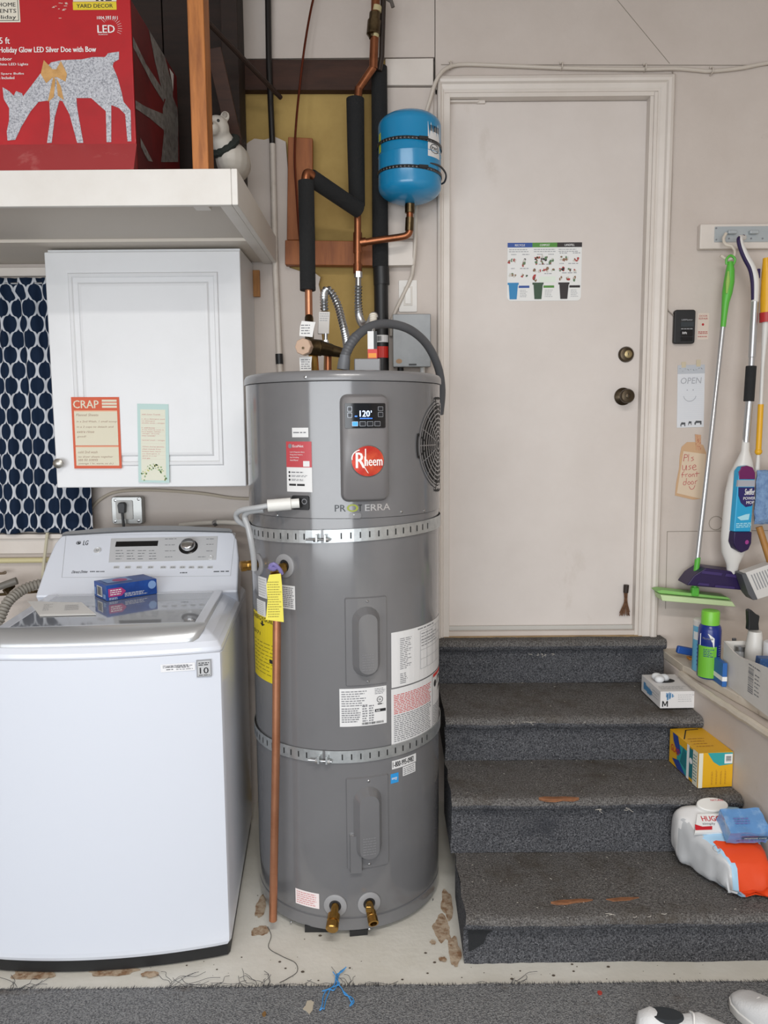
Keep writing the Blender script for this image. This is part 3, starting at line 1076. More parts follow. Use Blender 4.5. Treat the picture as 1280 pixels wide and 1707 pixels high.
# fan grille on the side
gu, gv = FHt.px(729, 741)
gr = 0.132
DK = M('grille_dark', '101113', 0.6)
g = MB()
for i in range(48):                    # dark recess
    pass
rows = []
for i in range(0, 9):
    rr = gr * i / 8
    rows.append([FHt(gu + rr * math.cos(2 * PI * j / 48), gv + rr * math.sin(2 * PI * j / 48), 0.0007) for j in range(49)])
g.grid(rows)
go = build(g, 'fan_grille', DK, heater, smooth=0)
q = MB()
for i in range(1, 10):
    rr = gr * i / 9.5
    q.ring(FHt, gu, gv, rr - 0.0024, rr + 0.0024, 0.0026, 0, 48)
build(q, 'grille_ring', GREYP, go)
q = MB()
for j in range(16):
    a = 2 * PI * j / 16
    r0, r1 = gr * 0.25, gr
    wv = 0.0016
    n = 6
    for k in range(n):
        ra, rb = r0 + (r1 - r0) * k / n, r0 + (r1 - r0) * (k + 1) / n
        c, s_ = math.cos(a), math.sin(a)
        q.add([FHt(gu + r * c + e * -s_ * wv, gv + r * s_ + e * c * wv, 0.0028) for r, e in ((ra, -1), (rb, -1), (rb, 1), (ra, 1))], [(0, 1, 2, 3)])
build(q, 'grille_spoke', GREYP, go)
q = MB().ring(FHt, gu, gv, gr - 0.001, gr + 0.006, 0.003, 0, 48)
for t in (PI, PI / 2, -PI / 2):
    for s_ in (-0.25, 0.25):
        q.add([FHt(gu + r * math.cos(t + dt), gv + r * math.sin(t + dt), 0.0032) for r, dt in ((gr * .80, s_ * .5 - .02), (gr * 1.10, s_ - .02), (gr * 1.10, s_ + .03), (gr * .80, s_ * .5 + .03))], [(0, 1, 2, 3)], 1)
    q.ring(FHt, gu, gv, gr * 1.08, gr * 1.13, 0.0031, 1, 8, t - .25, t + .25)
build(q, 'grille_rim', [GREYP, DK], go)

# access covers
for (x0, y0, x1, y1, low) in ((575, 995, 644, 1142, False), (577, 1294, 647, 1446, True)):
    u0, v0, u1, v1 = prect(FLo, x0, y0, x1, y1)
    q = panel(MB(), FLo, u0, v0, u1, v1, 0.006, 0, 0.006, 0.003)
    c = build(q, 'access_cover', GREYP, heater, smooth=45)
    W, Hh = u1 - u0, v1 - v0
    a, b = u0 + W * .16, u1 - W * .18
    q = panel(MB(), FLo, a, v0 + Hh * .10, b, v1 - Hh * .10, (b - a) / 2 - 0.0005, 0.005, 0.036, 0.017)
    build(q, 'cover_bulge', GREYP, c, smooth=50)
    if low:
        build(panel(MB(), FLo, u0 + W * .06, v0 - Hh * .03, u0 + W * .36, v0 + Hh * .4, 0.004, 0, 0.018, 0.004), 'wire_channel', GREYP, c, smooth=50)
    for yy in (.045, .955):
        p = FLo(u0 + W * .52, v0 + Hh * yy, 0.006)
        build(MB().lathe([(0.0042, 0), (0.0042, 0.001), (0.002, 0.003)], p, FLo(u0 + W * .52, v0, 1) - FLo(u0 + W * .52, v0, 0), 10), 'screw', STEEL, c)
    q = MB().lines(FLo, a + 0.025, v0 + Hh * .20, b - 0.025, v0 + Hh * .40, 7, 0.0366, 0, 0.35, 4, 0.1, 0.2)
    build(q, 'embossing', M('emboss_grey', '7a7a7c', 0.3), c)

# ports with brass fittings
def port(x, y, F, r=0.036):
    u, v = F.px(x, y)
    n = F(u, v, 1) - F(u, v, 0)
    p = build(MB().lathe([(r, -0.006), (r, 0.0016), (r - 0.002, 0.003), (0.019, 0.0035), (0.018, -0.0)], F(u, v, 0.0014), n, 32, cap=False), 'port_ring', RING, heater, smooth=45)
    build(MB().lathe([(0.0185, 0), (0.0184, 0.0005)], F(u, v, 0.0022), n, 24), 'port_hole', INK, p)
    return u, v, n, p


u, v, n, p = port(430, 941, FLo)
q0 = FLo(u, v, 0.0)
build(MB().lathe([(0.011, 0), (0.011, 0.02), (0.016, 0.021), (0.016, 0.034), (0.0155, 0.036), (0.014, 0.04), (0.017, 0.041), (0.017, 0.056), (0.012, 0.058)], q0, n, 12), 'plug', BRASS, p, smooth=30)
for x, y, kind in ((559, 1509, 0), (615, 1505, 1)):
    u, v, n, p = port(x, y, FLo)
    q0 = FLo(u, v, 0)
    ax = (n + Vector((0.0, 0, -0.45))).normalized()
    if kind == 0:
        build(MB().lathe([(0.012, 0), (0.012, 0.03), (0.019, 0.031), (0.019, 0.05), (0.015, 0.052), (0.019, 0.056), (0.0195, 0.075), (0.017, 0.078)], q0, ax, 16), 'drain_cap', BRASS, p, smooth=30)
    else:
        d_ = build(MB().lathe([(0.012, 0), (0.012, 0.028), (0.015, 0.03), (0.015, 0.045), (0.013, 0.047), (0.016, 0.049), (0.016, 0.068), (0.011, 0.069), (0.0105, 0.06)], q0, ax, 16, cap=False), 'drain_spigot', BRASS, p, smooth=30)
        build(MB().box(q0.x - 0.009, q0.x + 0.009, q0.y - 0.05, q0.y - 0.03, q0.z + 0.0, q0.z + 0.02), 'spigot_stem', BRASS, p, bevel=0.003)
# relief valve and discharge pipe
u, v, n, p = port(475, 943, FLo)
q0 = FLo(u, v, 0)
PYY = 2.236
pv = pY(460, 957, PYY)
rv = build(MB().lathe([(0.012, 0), (0.012, 0.012), (0.0165, 0.013), (0.0165, 0.026), (0.013, 0.028)], q0, (pv - q0), 12).tube([q0 + (pv - q0) * 0.45, pv + (pv - q0) * 0.10], [0.016, 0.018], 14).tube([pv, pY(461, 985, PYY)], [0.017, 0.016], 14), 'relief_valve', BRASS, heater, smooth=35)
build(MB().tube(smooth_path([pY(449, 948, PYY - 0.02), pY(456, 940, PYY - 0.025), pY(466, 949, PYY - 0.02), pY(470, 957, PYY - 0.015)], 4), 0.006, 8).lathe([(0.014, 0), (0.014, 0.006)], pY(455, 946, PYY - 0.02), (0.2, -0.6, 0.7), 14), 'test_lever', M('lever_purple', '7a72a6', 0.5), rv)
build(MB().tube([pY(462, 980, PYY), pY(460, 1250, PYY), pY(455, 1534, PYY)], 0.0125, 18), 'discharge_pipe', COPPERN, heater, label='straight copper discharge pipe')
FT = Flat(pY(457, 955, PYY - 0.03), (1, 0.05, 0), (0, 0, 1))
q = MB()
tagp = pxs(FT, [(449, 958), (468, 956), (470, 975), (473, 1037), (443, 1033), (446, 1000), (444, 975)])
q.prism(tagp, FT, 0, 0.0006)
a, b = FT.px(447, 1030); c, e = FT.px(469, 968)
q.lines(FT, a, b, c, e, 15, 0.0011, 1, 0.32, 6, 0.25, 0.12)
build(q, 'warning_tag', [M('tag_yellow', 'e0d552', 0.55), M('tag_ink', '8d8430', 0.6)], rv, label='hanging yellow paper tag')

# stickers
STK = M('sticker_white', 'dcdcdc', 0.4)
def sticker(name, x0, y0, x1, y1, F, mats, n=10, base=0, shape=None, label=None):
    u0, v0, u1, v1 = prect(F, x0, y0, x1, y1)
    q = MB()
    q.rect(F, u0, v0, u1, v1, 0.0007, base, n)
    return q, u0, v0, u1 - u0, v1 - v0


def fin(q, mats, name='sticker', label=None):
    return build(q, name, mats, heater, label=label, smooth=0)


q, u, v, w, h = sticker('', 487, 713, 514, 729, FHt, None)
q.lines(FHt, u + w * .08, v + h * .4, u + w * .92, v + h * .6, 1, 0.0014, 1, 0.6, 2, 0, .3)
fin(q, [STK, GREYINK])
RED = M('sticker_red', 'b8434a', 0.4)
q, u, v, w, h = sticker('', 478, 736, 520, 820, FHt, None)
q.rect(FHt, u, v + h * .49, u + w, v + h, 0.0012, 1, 10)
q.text(FHt, 'EcoNet', u + w * .28, v + h * .885, u + w * .70, v + h * .935, 0.0018, 0)
q.disc(FHt, u + w * .17, v + h * .91, w * .08, 0.0018, 2, 14)
for i, t in enumerate(['Leak & Diagnostic Alerts', 'Energy Saver Features', 'Easy Scheduling', 'And More!']):
    q.text(FHt, t, u + w * .16, v + h * (.775 - .053 * i), u + w * .92, v + h * (.805 - .053 * i), 0.0018, 0, keep=True)
q.rect(FHt, u + w * .68, v + h * .505, u + w * .92, v + h * .615, 0.0018, 0)
for i in range(3):
    y = v + h * (.39 - .075 * i)
    q.disc(FHt, u + w * .12, y, w * .04, 0.0014, 3, 10)
    q.lines(FHt, u + w * .2, y - h * .022, u + w * .85, y + h * .022, 2 if i else 1, 0.0014, 2, 0.5, i, 0.3, .2)
q.rect(FHt, u + w * .1, v + h * .12, u + w * .38, v + h * .16, 0.0014, 3)
q.rect(FHt, u + w * .42, v + h * .12, u + w * .72, v + h * .16, 0.0014, 3)
fin(q, [STK, RED, GREYINK, INK], label='red and white app sticker')
# black hatch the white drain plugs into
u0, v0, u1, v1 = prect(FHt, 487, 826, 516, 850)
build(panel(MB(), FHt, u0, v0, u1, v1, 0.006, 0, 0.004, 0.001), 'drain_hatch', BLACK, heater)
build(MB().ring(FHt, u0 + (u1 - u0) * .75, v0 + (v1 - v0) * .6, 0.006, 0.0085, 0.0052, 0, 16), 'hatch_knob', GREYINK, heater)
# small white labels by the relief valve
for (x0, y0, x1, y1, s_) in ((431, 962, 445, 996, 1), (429, 1001, 443, 1026, 2), (469, 976, 492, 1015, 3)):
    q, u, v, w, h = sticker('', x0, y0, x1, y1, FLo, None)
    q.lines(FLo, u + w * .08, v + h * .06, u + w * .92, v + h * .94, 11 if s_ == 3 else 7, 0.0014, 1 if s_ == 3 else 2, 0.5 if s_ == 3 else 0.25, s_, .15, .15)
    fin(q, [STK, GREYINK, LIGHTINK])
YEL = M('sticker_yellow', 'e2cc1c', 0.45)
q, u, v, w, h = sticker('', 425, 1027, 466, 1136, FLo, None)
q.text(FLo, 'ENERGYGUIDE', u + w * .04, v + h * .90, u + w * .96, v + h * .965, 0.0014, 1)
q.add([FLo(u + w * a, v + h * b, 0.0014) for a, b in ((.40, .86), (.50, .82), (.60, .86))], [(0, 1, 2)], 1)
q.rect(FLo, u + w * .47, v + h * .86, u + w * .53, v + h * .90, 0.0014, 1)
q.text(FLo, '$171', u + w * .05, v + h * .66, u + w * .40, v + h * .72, 0.0014, 1)
q.lines(FLo, u + w * .08, v + h * .08, u + w * .95, v + h * .6, 9, 0.0014, 2, 0.2, 8, .3, .2)
q.rect(FLo, u + w * .72, v + h * .30, u + w * .92, v + h * .36, 0.0014, 1)
fin(q, [YEL, INK, M('ink_olive', '8a7d20', 0.6)], label='yellow energy rating sticker')
# rating plate
q, u, v, w, h = sticker('', 566, 1147, 644, 1210, FLo, None)
q.lines(FLo, u + w * .04, v + h * .52, u + w * .68, v + h * .95, 7, 0.0014, 1, 0.4, 11, .4, .1)
q.lines(FLo, u + w * .04, v + h * .10, u + w * .44, v + h * .50, 7, 0.0014, 1, 0.5, 12, .2, .12)
q.lines(FLo, u + w * .47, v + h * .10, u + w * .58, v + h * .55, 7, 0.0014, 1, 0.5, 13, .2, .5)
q.lines(FLo, u + w * .61, v + h * .10, u + w * .72, v + h * .55, 7, 0.0014, 1, 0.5, 14, .2, .5)
q.lines(FLo, u + w * .74, v + h * .80, u + w * .97, v + h * .97, 4, 0.0014, 1, 0.4, 15, .2, .2)
q.ring(FLo, u + w * .85, v + h * .66, w * .055, w * .068, 0.0014, 2, 20)
q.text(FLo, 'UL', u + w * .82, v + h * .635, u + w * .88, v + h * .69, 0.0014, 2)
q.lines(FLo, u + w * .80, v + h * .52, u + w * .92, v + h * .56, 1, 0.0014, 2, .7, 1, 0, .6)
q.rect(FLo, u + w * .74, v + h * .335, u + w * .98, v + h * .41, 0.0014, 2)
q.text(FLo, 'AHRI', u + w * .76, v + h * .352, u + w * .85, v + h * .395, 0.002, 0)
q.barcode(FLo, u + w * .46, v + h * .03, u + w * .92, v + h * .09, 0.0014, 2, 26)
fin(q, [STK, GREYINK, INK], label='white rating plate sticker')
# wiring diagram, its loose corner and the warning label
q, u, v, w, h = sticker('', 652, 1046, 735, 1136, FLo, None, 14)
q.lines(FLo, u + w * .10, v + h * .30, u + w * .26, v + h * .88, 17, 0.0014, 1, 0.35, 21, .5, .3)
q.lines(FLo, u + w * .10, v + h * .04, u + w * .20, v + h * .24, 6, 0.0014, 1, 0.4, 22, .3, .5)
for a in (.38, .50, .62, .74, .86):
    q.rect(FLo, u + w * a, v + h * .2, u + w * (a + .006), v + h * .9, 0.0014, 2)
for b in (.2, .38, .55, .72, .9):
    q.rect(FLo, u + w * .38, v + h * b, u + w * .88, v + h * (b + .006), 0.0014, 2, 6)
q.lines(FLo, u + w * .40, v + h * .60, u + w * .84, v + h * .88, 5, 0.0014, 1, 0.25, 23, .5, .1)
q.lines(FLo, u + w * .34, v + h * .94, u + w * .66, v + h * .97, 1, 0.0014, 1, 0.7, 24, 0, .2)
fin(q, [STK, GREYINK, LIGHTINK], label='white wiring diagram sticker')
q, u, v, w, h = sticker('', 652, 1139, 731, 1232, FLo, None, 14)
q.lines(FLo, u + w * .03, v + h * .55, u + w * .62, v + h * .90, 12, 0.0014, 1, 0.42, 31, .1, .07)
q.lines(FLo, u + w * .03, v + h * .06, u + w * .62, v + h * .54, 14, 0.0014, 2, 0.42, 32, .1, .07)
q.rect(FLo, u + w * .68, v + h * .93, u + w * .99, v + h * .99, 0.0014, 1, 5)
q.rect(FLo, u + w * .655, v + h * .04, u + w * .662, v + h * .99, 0.0014, 2)
q.lines(FLo, u + w * .68, v + h * .06, u + w * .98, v + h * .42, 11, 0.0014, 2, 0.42, 33, .15, .15)
q.disc(FLo, u + w * .74, v + h * .80, w * .04, 0.0014, 3, 10)
q.poly([(u + w * a, v + h * b) for a, b in ((.80, .76), (.96, .80), (.97, .88), (.84, .90))], FLo, 0.0014, 3)
q.poly([(u + w * a, v + h * b) for a, b in ((.86, .60), (.98, .66), (.97, .72), (.88, .70))], FLo, 0.0014, 3)
fin(q, [STK, REDINK, GREYINK, INK], label='white and red warning sticker')
q, u, v, w, h = sticker('', 653, 1263, 693, 1277, FLo, None)
q.text(FLo, '1-800-995-0982', u + w * .03, v + h * .2, u + w * .88, v + h * .85, 0.0014, 1)
fin(q, [STK, INK], label='white phone number sticker')
q, u, v, w, h = sticker('', 671, 1275, 692, 1290, FLo, None)
q.lines(FLo, u + w * .06, v + h * .08, u + w * .94, v + h * .92, 4, 0.0014, 1, 0.4, 41, .1, .2)
fin(q, [STK, GREYINK])
q, u, v, w, h = sticker('', 651, 1289, 664, 1305, FLo, None)
q.text(FLo, 'energy', u + w * .12, v + h * .3, u + w * .8, v + h * .6, 0.0014, 1)
fin(q, [M('sticker_blue', '2f93d6', 0.4), STK], label='small blue square sticker')
q, u, v, w, h = sticker('', 493, 1486, 532, 1511, FLo, None)
q.lines(FLo, u + w * .06, v + h * .08, u + w * .94, v + h * .92, 6, 0.0014, 1, 0.35, 42, .15, .12)
fin(q, [M('sticker_pinkish', 'e6dcdc', 0.4), M('ink_pink', 'd08a8a', 0.6)], label='white sticker with pink print')

# junction box on the lid
b0 = pZ(592, 617, ZTOP)
jb = build(MB().box(pY(590, 600, 2.42).x, pY(634, 600, 2.42).x, 2.42, 2.50, ZTOP - 0.004, ZTOP + 0.045), 'junction_box', GREYL, heater, bevel=0.004)

# ---- seismic straps
def strap(y, tilt, label, x_br):
    F = FLo
    zc = F.px(573, y)[1]
    hw = 0.019
    s = thing('strap_band', label, 'strap', (HX, HY, zc), group='seismic straps around the heater')
    mb = MB()
    n = 96
    r0, r1 = HR + 0.0015, HR + 0.0032
    for i in range(n):
        a, b = 2 * PI * i / n, 2 * PI * (i + 1) / n
        vs = []
        for t in (a, b):
            zz = zc + tilt * math.sin(t)
            for r, dz in ((r0, -hw), (r0, hw), (r1, -hw), (r1, hw)):
                vs.append((HX + r * math.sin(t), HY - r * math.cos(t), zz + dz))
        mb.add(vs, [(2, 6, 7, 3), (0, 1, 5, 4), (3, 7, 5, 1), (0, 4, 6, 2)])
    build(mb, 'band', GALV, s)
    Fs = Cyl(HX, HY, r1)
    ub = Fs.px(x_br, y)[0]
    for i in range(-13, 14):
        u = ub + 0.028 * i
        if abs(i) < 2 or abs(u) > HR * 1.45:
            continue
        zz = zc + tilt * math.sin(u / r1)
        build(MB().rect(Fs, u - 0.002, zz - 0.009, u + 0.002, zz + 0.009, 0.0006), 'slot', MATS['grille_dark'], s)
    zz = zc + tilt * math.sin(ub / r1)
    build(MB().rect(Fs, ub - 0.004, zz - hw - .001, ub + 0.004, zz + hw + .001, 0.0008), 'gap', GREYP, s)
    for sg in (-1, 1):
        bk = MB().fbox(Fs, ub + sg * 0.012 - 0.003, zz - 0.014, ub + sg * 0.012 + 0.003, zz + 0.008, 0, 0.022)
        build(bk, 'lug', GALV, s, bevel=0.001)
    q = MB().cyl(Fs(ub - 0.045, zz - 0.008, 0.013), Fs(ub + 0.026, zz - 0.008, 0.013), 0.0032, n=10)
    bo = build(q, 'bolt', STEEL, s)
    build(MB().cyl(Fs(ub - 0.022, zz - 0.008, 0.013), Fs(ub - 0.015, zz - 0.008, 0.013), 0.007, n=6), 'nut', STEEL, bo)
    build(MB().cyl(Fs(ub + 0.015, zz - 0.008, 0.013), Fs(ub + 0.021, zz - 0.008, 0.013), 0.0065, n=6), 'bolt_head', STEEL, bo)
    return s


strap(893, 0.011, 'upper slotted steel band around the heater below its name lettering', 537)
strap(1261, 0.004, 'lower slotted steel band around the heater above the phone number sticker', 540)

# ================================================================== PLUMBING ABOVE THE HEATER
PW = 1 / FPX  # metres per pixel per metre
def rp(n, Y):
    return n * PW * Y * 0.97


# pipe with black upper and white lower half
p = thing('gas_pipe', 'slim vertical pipe beside the shelf end, black above and white below', 'pipe', pY(466, 600, 3.055))
build(MB().tube([pY(446, -40, 3.055), pY(448, 100, 3.055), pY(454, 240, 3.055)], rp(5, 3), 12), 'black_length', M('pipe_black', '1b1817', 0.4, var=(6, '4b4744', 0.6, 0.8)), p)
build(MB().tube([pY(454, 240, 3.055), pY(459, 450, 3.055), pY(466, 605, 3.055), pY(468, 640, 3.055)], rp(5.2, 3), 12), 'white_length', M('pipe_white', 'c9c0b6', 0.5, var=(9, 'a59a8e', 0.5, 0.75)), p)
build(MB().cyl(pY(465, 590, 3.055), pY(466, 607, 3.055), rp(6.5, 3), n=12), 'coupling', BLACK, p)
solo(MB().tube(smooth_path([pY(530, -30, 3.045), pY(519, 12, 3.04), pY(508, 75, 3.03), pY(500, 140, 3.03), pY(494, 200, 3.02), pY(491, 260, 3.01), pY(494, 320, 3.01), pY(500, 400, 3.0), pY(512, 470, 3.0)], 6), rp(1.9, 3), 8), 'copper_tube', M('thin_copper', '6b3423', 0.4, 0.8), 'thin dark copper tube hanging in a curve down to the orange block', 'tube')
# wood blocking
FB = wall(3.045)
solo(MB().prism(pxs(FB, [(480, 228), (521, 230), (521, 400), (478, 400)]), FB, -0.03, 0.0), 'wood_block', WOODO, 'upright orange timber block behind the copper tube', 'block', bevel=0.003)
wb = thing('blocking_board', 'horizontal timber behind the pipes, bare orange with a white painted end', 'board', pY(580, 440, 3.045))
FB2 = wall(3.035)
build(MB().prism(pxs(FB2, [(475, 400), (626, 402), (629, 420), (627, 443), (475, 441)]), FB2, -0.042, 0.0), 'bare_wood', WOODO, wb, bevel=0.003)
build(MB().prism(pxs(FB2, [(626.5, 402), (689, 402), (689, 442), (627.5, 443), (629.5, 420)]), FB2, -0.042, 0.0), 'painted_end', TRIMP, wb, bevel=0.003)
u0 = pY(421, 450, 3.06); u1 = pY(433, 494, 3.06)
solo(MB().box(u0.x, u1.x, 3.062, 3.0799, u1.z, u0.z), 'wood_scrap', M('pale_wood', 'b07b42', 0.6, var=(6, '94612e', 0.4, 0.7, (9, 9, 1))), 'small pale wood scrap on the wall beside the cabinet', 'block', bevel=0.001)

# fat black drain pipe
bp = thing('drain_pipe', 'fat black vertical drain pipe behind the blue tank', 'pipe', pY(634, 620, 3.03))
build(MB().tube([pY(632, 112, 3.03), pY(634, 446, 3.03)], [rp(13, 3), rp(13.5, 3)], 18), 'sleeve', FOAM, bp)
build(MB().tube([pY(635, 446, 3.03), pY(636, 475, 3.03)], rp(13.6, 3), 18), 'coupling', BLACK, bp)
build(MB().tube([pY(635, 470, 3.03), pY(637, 660, 3.03)], rp(12, 3), 18), 'lower_length', BLACK, bp)
q = MB()
Fb = Cyl(pY(636, 560, 3.03).x, 3.03, rp(12.4, 3))
z0, z1, z2, z3 = wz(636, 596, 3.0), wz(636, 577, 3.0), wz(636, 570, 3.0), wz(636, 558, 3.0)
ul, ur = -rp(14, 3), rp(13, 3)
q.rect(Fb, ul, z0, ur, z1, 0.0005, 0, 6).rect(Fb, ul, z2, ur, z3, 0.0005, 1, 6)
q.barcode(Fb, ul + 0.004, z2 + 0.004, 0.002, z3 - 0.004, 0.001, 2, 9)
build(q, 'pipe_label', [M('label_red', 'c8281e', 0.4), STK, INK], bp)

# water line with valves, insulation and tee
YP = 2.97
wl = thing('water_supply_line', 'copper water line with black foam sleeves zigzagging down to the heater', 'pipe', pY(597, 455, YP))
build(MB().tube([pY(627, -40, YP), pY(625, 40, YP), pY(622, 115, YP)], rp(7, 3), 14).tube([pY(622, 112, YP), pY(598, 148, YP)], rp(6.5, 3), 14).tube([pY(598, 146, YP), pY(596, 172, YP)], rp(6.5, 3), 14), 'copper_pipe', COPPER, wl)
v_ = build(MB().tube([pY(625, 22, YP), pY(624, 34, YP), pY(624, 35, YP), pY(622, 58, YP), pY(622, 59, YP), pY(623, 62, YP)], [rp(9, 3), rp(9, 3), rp(11, 3), rp(11, 3), rp(8, 3), rp(8, 3)], 12), 'shutoff_valve', BRONZE, wl, smooth=30)
build(MB().tube([pY(628, 11, YP), pY(627, 20, YP)], rp(8, 3), 12).tube([pY(624, 56, YP), pY(623, 63, YP)], rp(8, 3), 12), 'joint_tape', M('joint_cream', 'b9ad83', 0.6), v_)
build(MB().tube([pY(640, -5, 2.93), pY(652, 2, 2.92), pY(655, 12, 2.92)], rp(3, 3), 8), 'valve_handle', M('handle_grey', '5b5550', 0.5), v_)
build(MB().tube([pY(640, -40, 2.99), pY(637, 60, 2.99), pY(636, 95, 2.99), pY(632, 118, 2.99)], rp(4.5, 3), 10), 'dark_riser', M('riser_dark', '2c211a', 0.5), wl)
build(MB().tube([pY(592, 165, YP), pY(593, 240, YP), pY(595, 343, 2.955)], [rp(14.5, 3), rp(14, 3), rp(13, 3)], 18), 'foam_sleeve', FOAM, wl)
YB = 2.72
build(MB().tube([pY(518, 296, YB + 0.02), pY(598, 350, 2.90)], [rp(13.5, 2.8), rp(13, 2.9)], 18), 'foam_sleeve', FOAM, wl)
build(MB().tube([pY(510, 302, YB), pY(512, 400, YB), pY(513, 484, YB - 0.01)], [rp(13, 2.75)] * 3, 18), 'foam_sleeve', FOAM, wl)
build(MB().tube(smooth_path([pY(510, 312, YB), pY(510, 295, YB), pY(514, 289, YB + .005), pY(524, 296, YB + .02)], 5), rp(7.5, 2.75), 14), 'copper_elbow', COPPER, wl)
build(MB().tube([pY(514, 470, YB - 0.01), pY(515, 536, YB - 0.02)], rp(6.2, 2.72), 14), 'copper_riser', COPPERN, wl)
build(MB().tube([pY(596, 350, 2.93), pY(596, 454, YP - .02)], rp(5.6, 3), 14), 'copper_drop', COPPER, wl)
te = build(MB().tube([pY(596, 388, 2.947), pY(596, 422, 2.947)], rp(7.2, 3), 14).tube([pY(597, 405, 2.947), pY(610, 403, 2.947)], rp(7, 3), 14), 'tee', COPPER, wl)
build(MB().tube(smooth_path([pY(606, 404, 2.947), pY(640, 399, 2.947), pY(668, 395, 2.947), pY(678, 392, 2.947), pY(683, 384, 2.947), pY(683, 360, 2.947), pY(683, 348, 2.947)], 5), rp(5.6, 3), 14), 'copper_branch', COPPER, wl)
build(MB().tube([pY(683, 355, 2.947), pY(683, 340, 2.947)], rp(8, 3), 12).tube([pY(682, 385, 2.947), pY(683, 363, 2.947)], rp(7, 3), 14), 'brass_adapter', BRONZE, wl)
build(MB().tube([pY(596, 440, 2.948), pY(596, 456, 2.948)], rp(7.2, 3), 14), 'coupling', COPPER, wl)

# flexible steel connectors
fc = thing('flexible_connector', 'corrugated steel connector dropping from the copper tee, bent like a J', 'hose', pY(622, 600, 2.55), group='corrugated steel connectors')
path = smooth_path([pY(597, 478, 2.94), pY(597, 510, 2.93), pY(600, 532, 2.90), pY(608, 543, 2.84), pY(616, 540, 2.74), pY(621, 530, 2.66), pY(623, 527, 2.60)], 8)
pp, rs = ribbed(path, rp(6, 2.9), 0.012, 0.0026)
build(MB().tube(pp, rs, 14), 'corrugated_hose', STEEL, fc)
build(MB().tube([pY(597, 455, 2.945), pY(597, 478, 2.94)], rp(5, 2.9), 14).tube([pY(597, 453, 2.945), pY(597, 463, 2.945)], rp(7, 2.9), 6), 'nut', STEEL, fc)
pp, rs = ribbed([pY(622, 525, 2.58), pY(622, 546, 2.56)], rp(6, 2.6), 0.008, 0.0014)
build(MB().tube(pp, rs, 14), 'cuff', M('tape_white', 'd8d2c4', 0.6), fc)
build(MB().tube([pY(621, 545, 2.50), pY(620, 606, 2.46)], rp(4, 2.5), 12), 'steel_nipple', STEEL, fc)
q = MB()
FL = Flat(pY(620, 570, 2.44), (1, 0, 0), (0, 0, 1))
a, b = FL.px(613, 598); c, e = FL.px(628, 552)
q.fbox(FL, a, b, c, e, -0.012, 0.0)
q.rect(FL, c - 0.010, b, c + 0.0005, e, 0.0006, 1)
q.rect(FL, a, b, c + 0.0005, b + (e - b) * .35, 0.0009, 2)
q.rect(FL, a + .002, b + .003, c - .002, b + (e - b) * .2, 0.0013, 3)
build(q, 'label_sleeve', [STK, BLACK, M('label_red', 'c8281e', 0.4), M('label_orange', 'e2912a', 0.5)], fc)
fc = thing('flexible_connector', 'corrugated steel connector with a paper label, looping over beside the valve', 'hose', pY(547, 560, 2.6), group='corrugated steel connectors')
path = smooth_path([pY(541, 520, 2.66), pY(540, 500, 2.67), pY(541, 487, 2.69), pY(547, 483, 2.70), pY(555, 492, 2.70), pY(564, 512, 2.69), pY(570, 535, 2.67), pY(576, 560, 2.64), pY(579, 580, 2.60)], 8)
pp, rs = ribbed(path, rp(5.8, 2.7), 0.011, 0.0025)
build(MB().tube(pp, rs, 14), 'corrugated_hose', STEEL, fc)
FL = Flat(pY(540, 538, 2.64), (1, 0.15, 0), (0.06, 0, 1))
q = MB()
a, b = FL.px(531, 556); c, e = FL.px(549, 520)
q.fbox(FL, a, b, c, e, -0.014, 0.0)
q.lines(FL, a + .004, b + (e - b) * .55, c - .003, e - .004, 4, 0.0007, 1, .4, 3, .2, .2)
build(q, 'paper_label', [M('label_paper', 'cfccc8', 0.6), LIGHTINK], fc, bevel=0.002)
build(MB().tube([pY(543, 556, 2.645), pY(543, 568, 2.645)], rp(3, 2.6), 10).tube([pY(543, 568, 2.645), pY(543, 582, 2.64)], rp(5.5, 2.6), 6), 'nipple', STEEL, fc)

# mixing valve with its cap and paper strip
mv = thing('mixing_valve', 'brass mixing valve with a beige cap and looped paper strip on the heater lid', 'valve', pY(530, 617, 2.55))
build(MB().tube([pY(512, 578, 2.52), pY(535, 580, 2.54)], rp(14, 2.5), 16).tube([pY(531, 579, 2.53), pY(552, 584, 2.55)], [rp(13, 2.5), rp(11, 2.5)], 12).tube([pY(551, 584, 2.55), pY(570, 588, 2.56)], [rp(10.5, 2.5), rp(8.5, 2.5)], 12).tube([pY(569, 587, 2.56), pY(582, 590, 2.57)], rp(7, 2.5), 8), 'valve_body', BRONZE, mv, smooth=35)
build(MB().tube([pY(515, 530, YB - 0.03), pY(516, 575, 2.56)], rp(7.5, 2.6), 12), 'upper_union', BRONZE, mv)
build(MB().tube([pY(522, 590, 2.55), pY(524, 618, 2.55)], rp(8, 2.5), 8), 'lower_union', BRASS, mv)
build(MB().tube([pY(547, 590, 2.58), pY(547, 622, 2.58)], rp(6, 2.5), 12), 'copper_stub', COPPER, mv)
cp = pY(503, 580, 2.49)
build(MB().lathe([(0.027, 0), (0.027, 0.022), (0.025, 0.025), (0.004, 0.026)], pY(509, 579, 2.50), (-0.25, -0.95, 0.0), 8), 'cap', M('cap_beige', 'c2a58e', 0.55), mv, smooth=25)
build(MB().lathe([(0.004, 0), (0.004, 0.001)], pY(505, 580, 2.4715), (-0.25, -0.95, 0.0), 10), 'cap_screw', BRONZE, mv)
FS = Flat(pY(510, 570, 2.515), (1, 0, 0), (0, 0, 1))
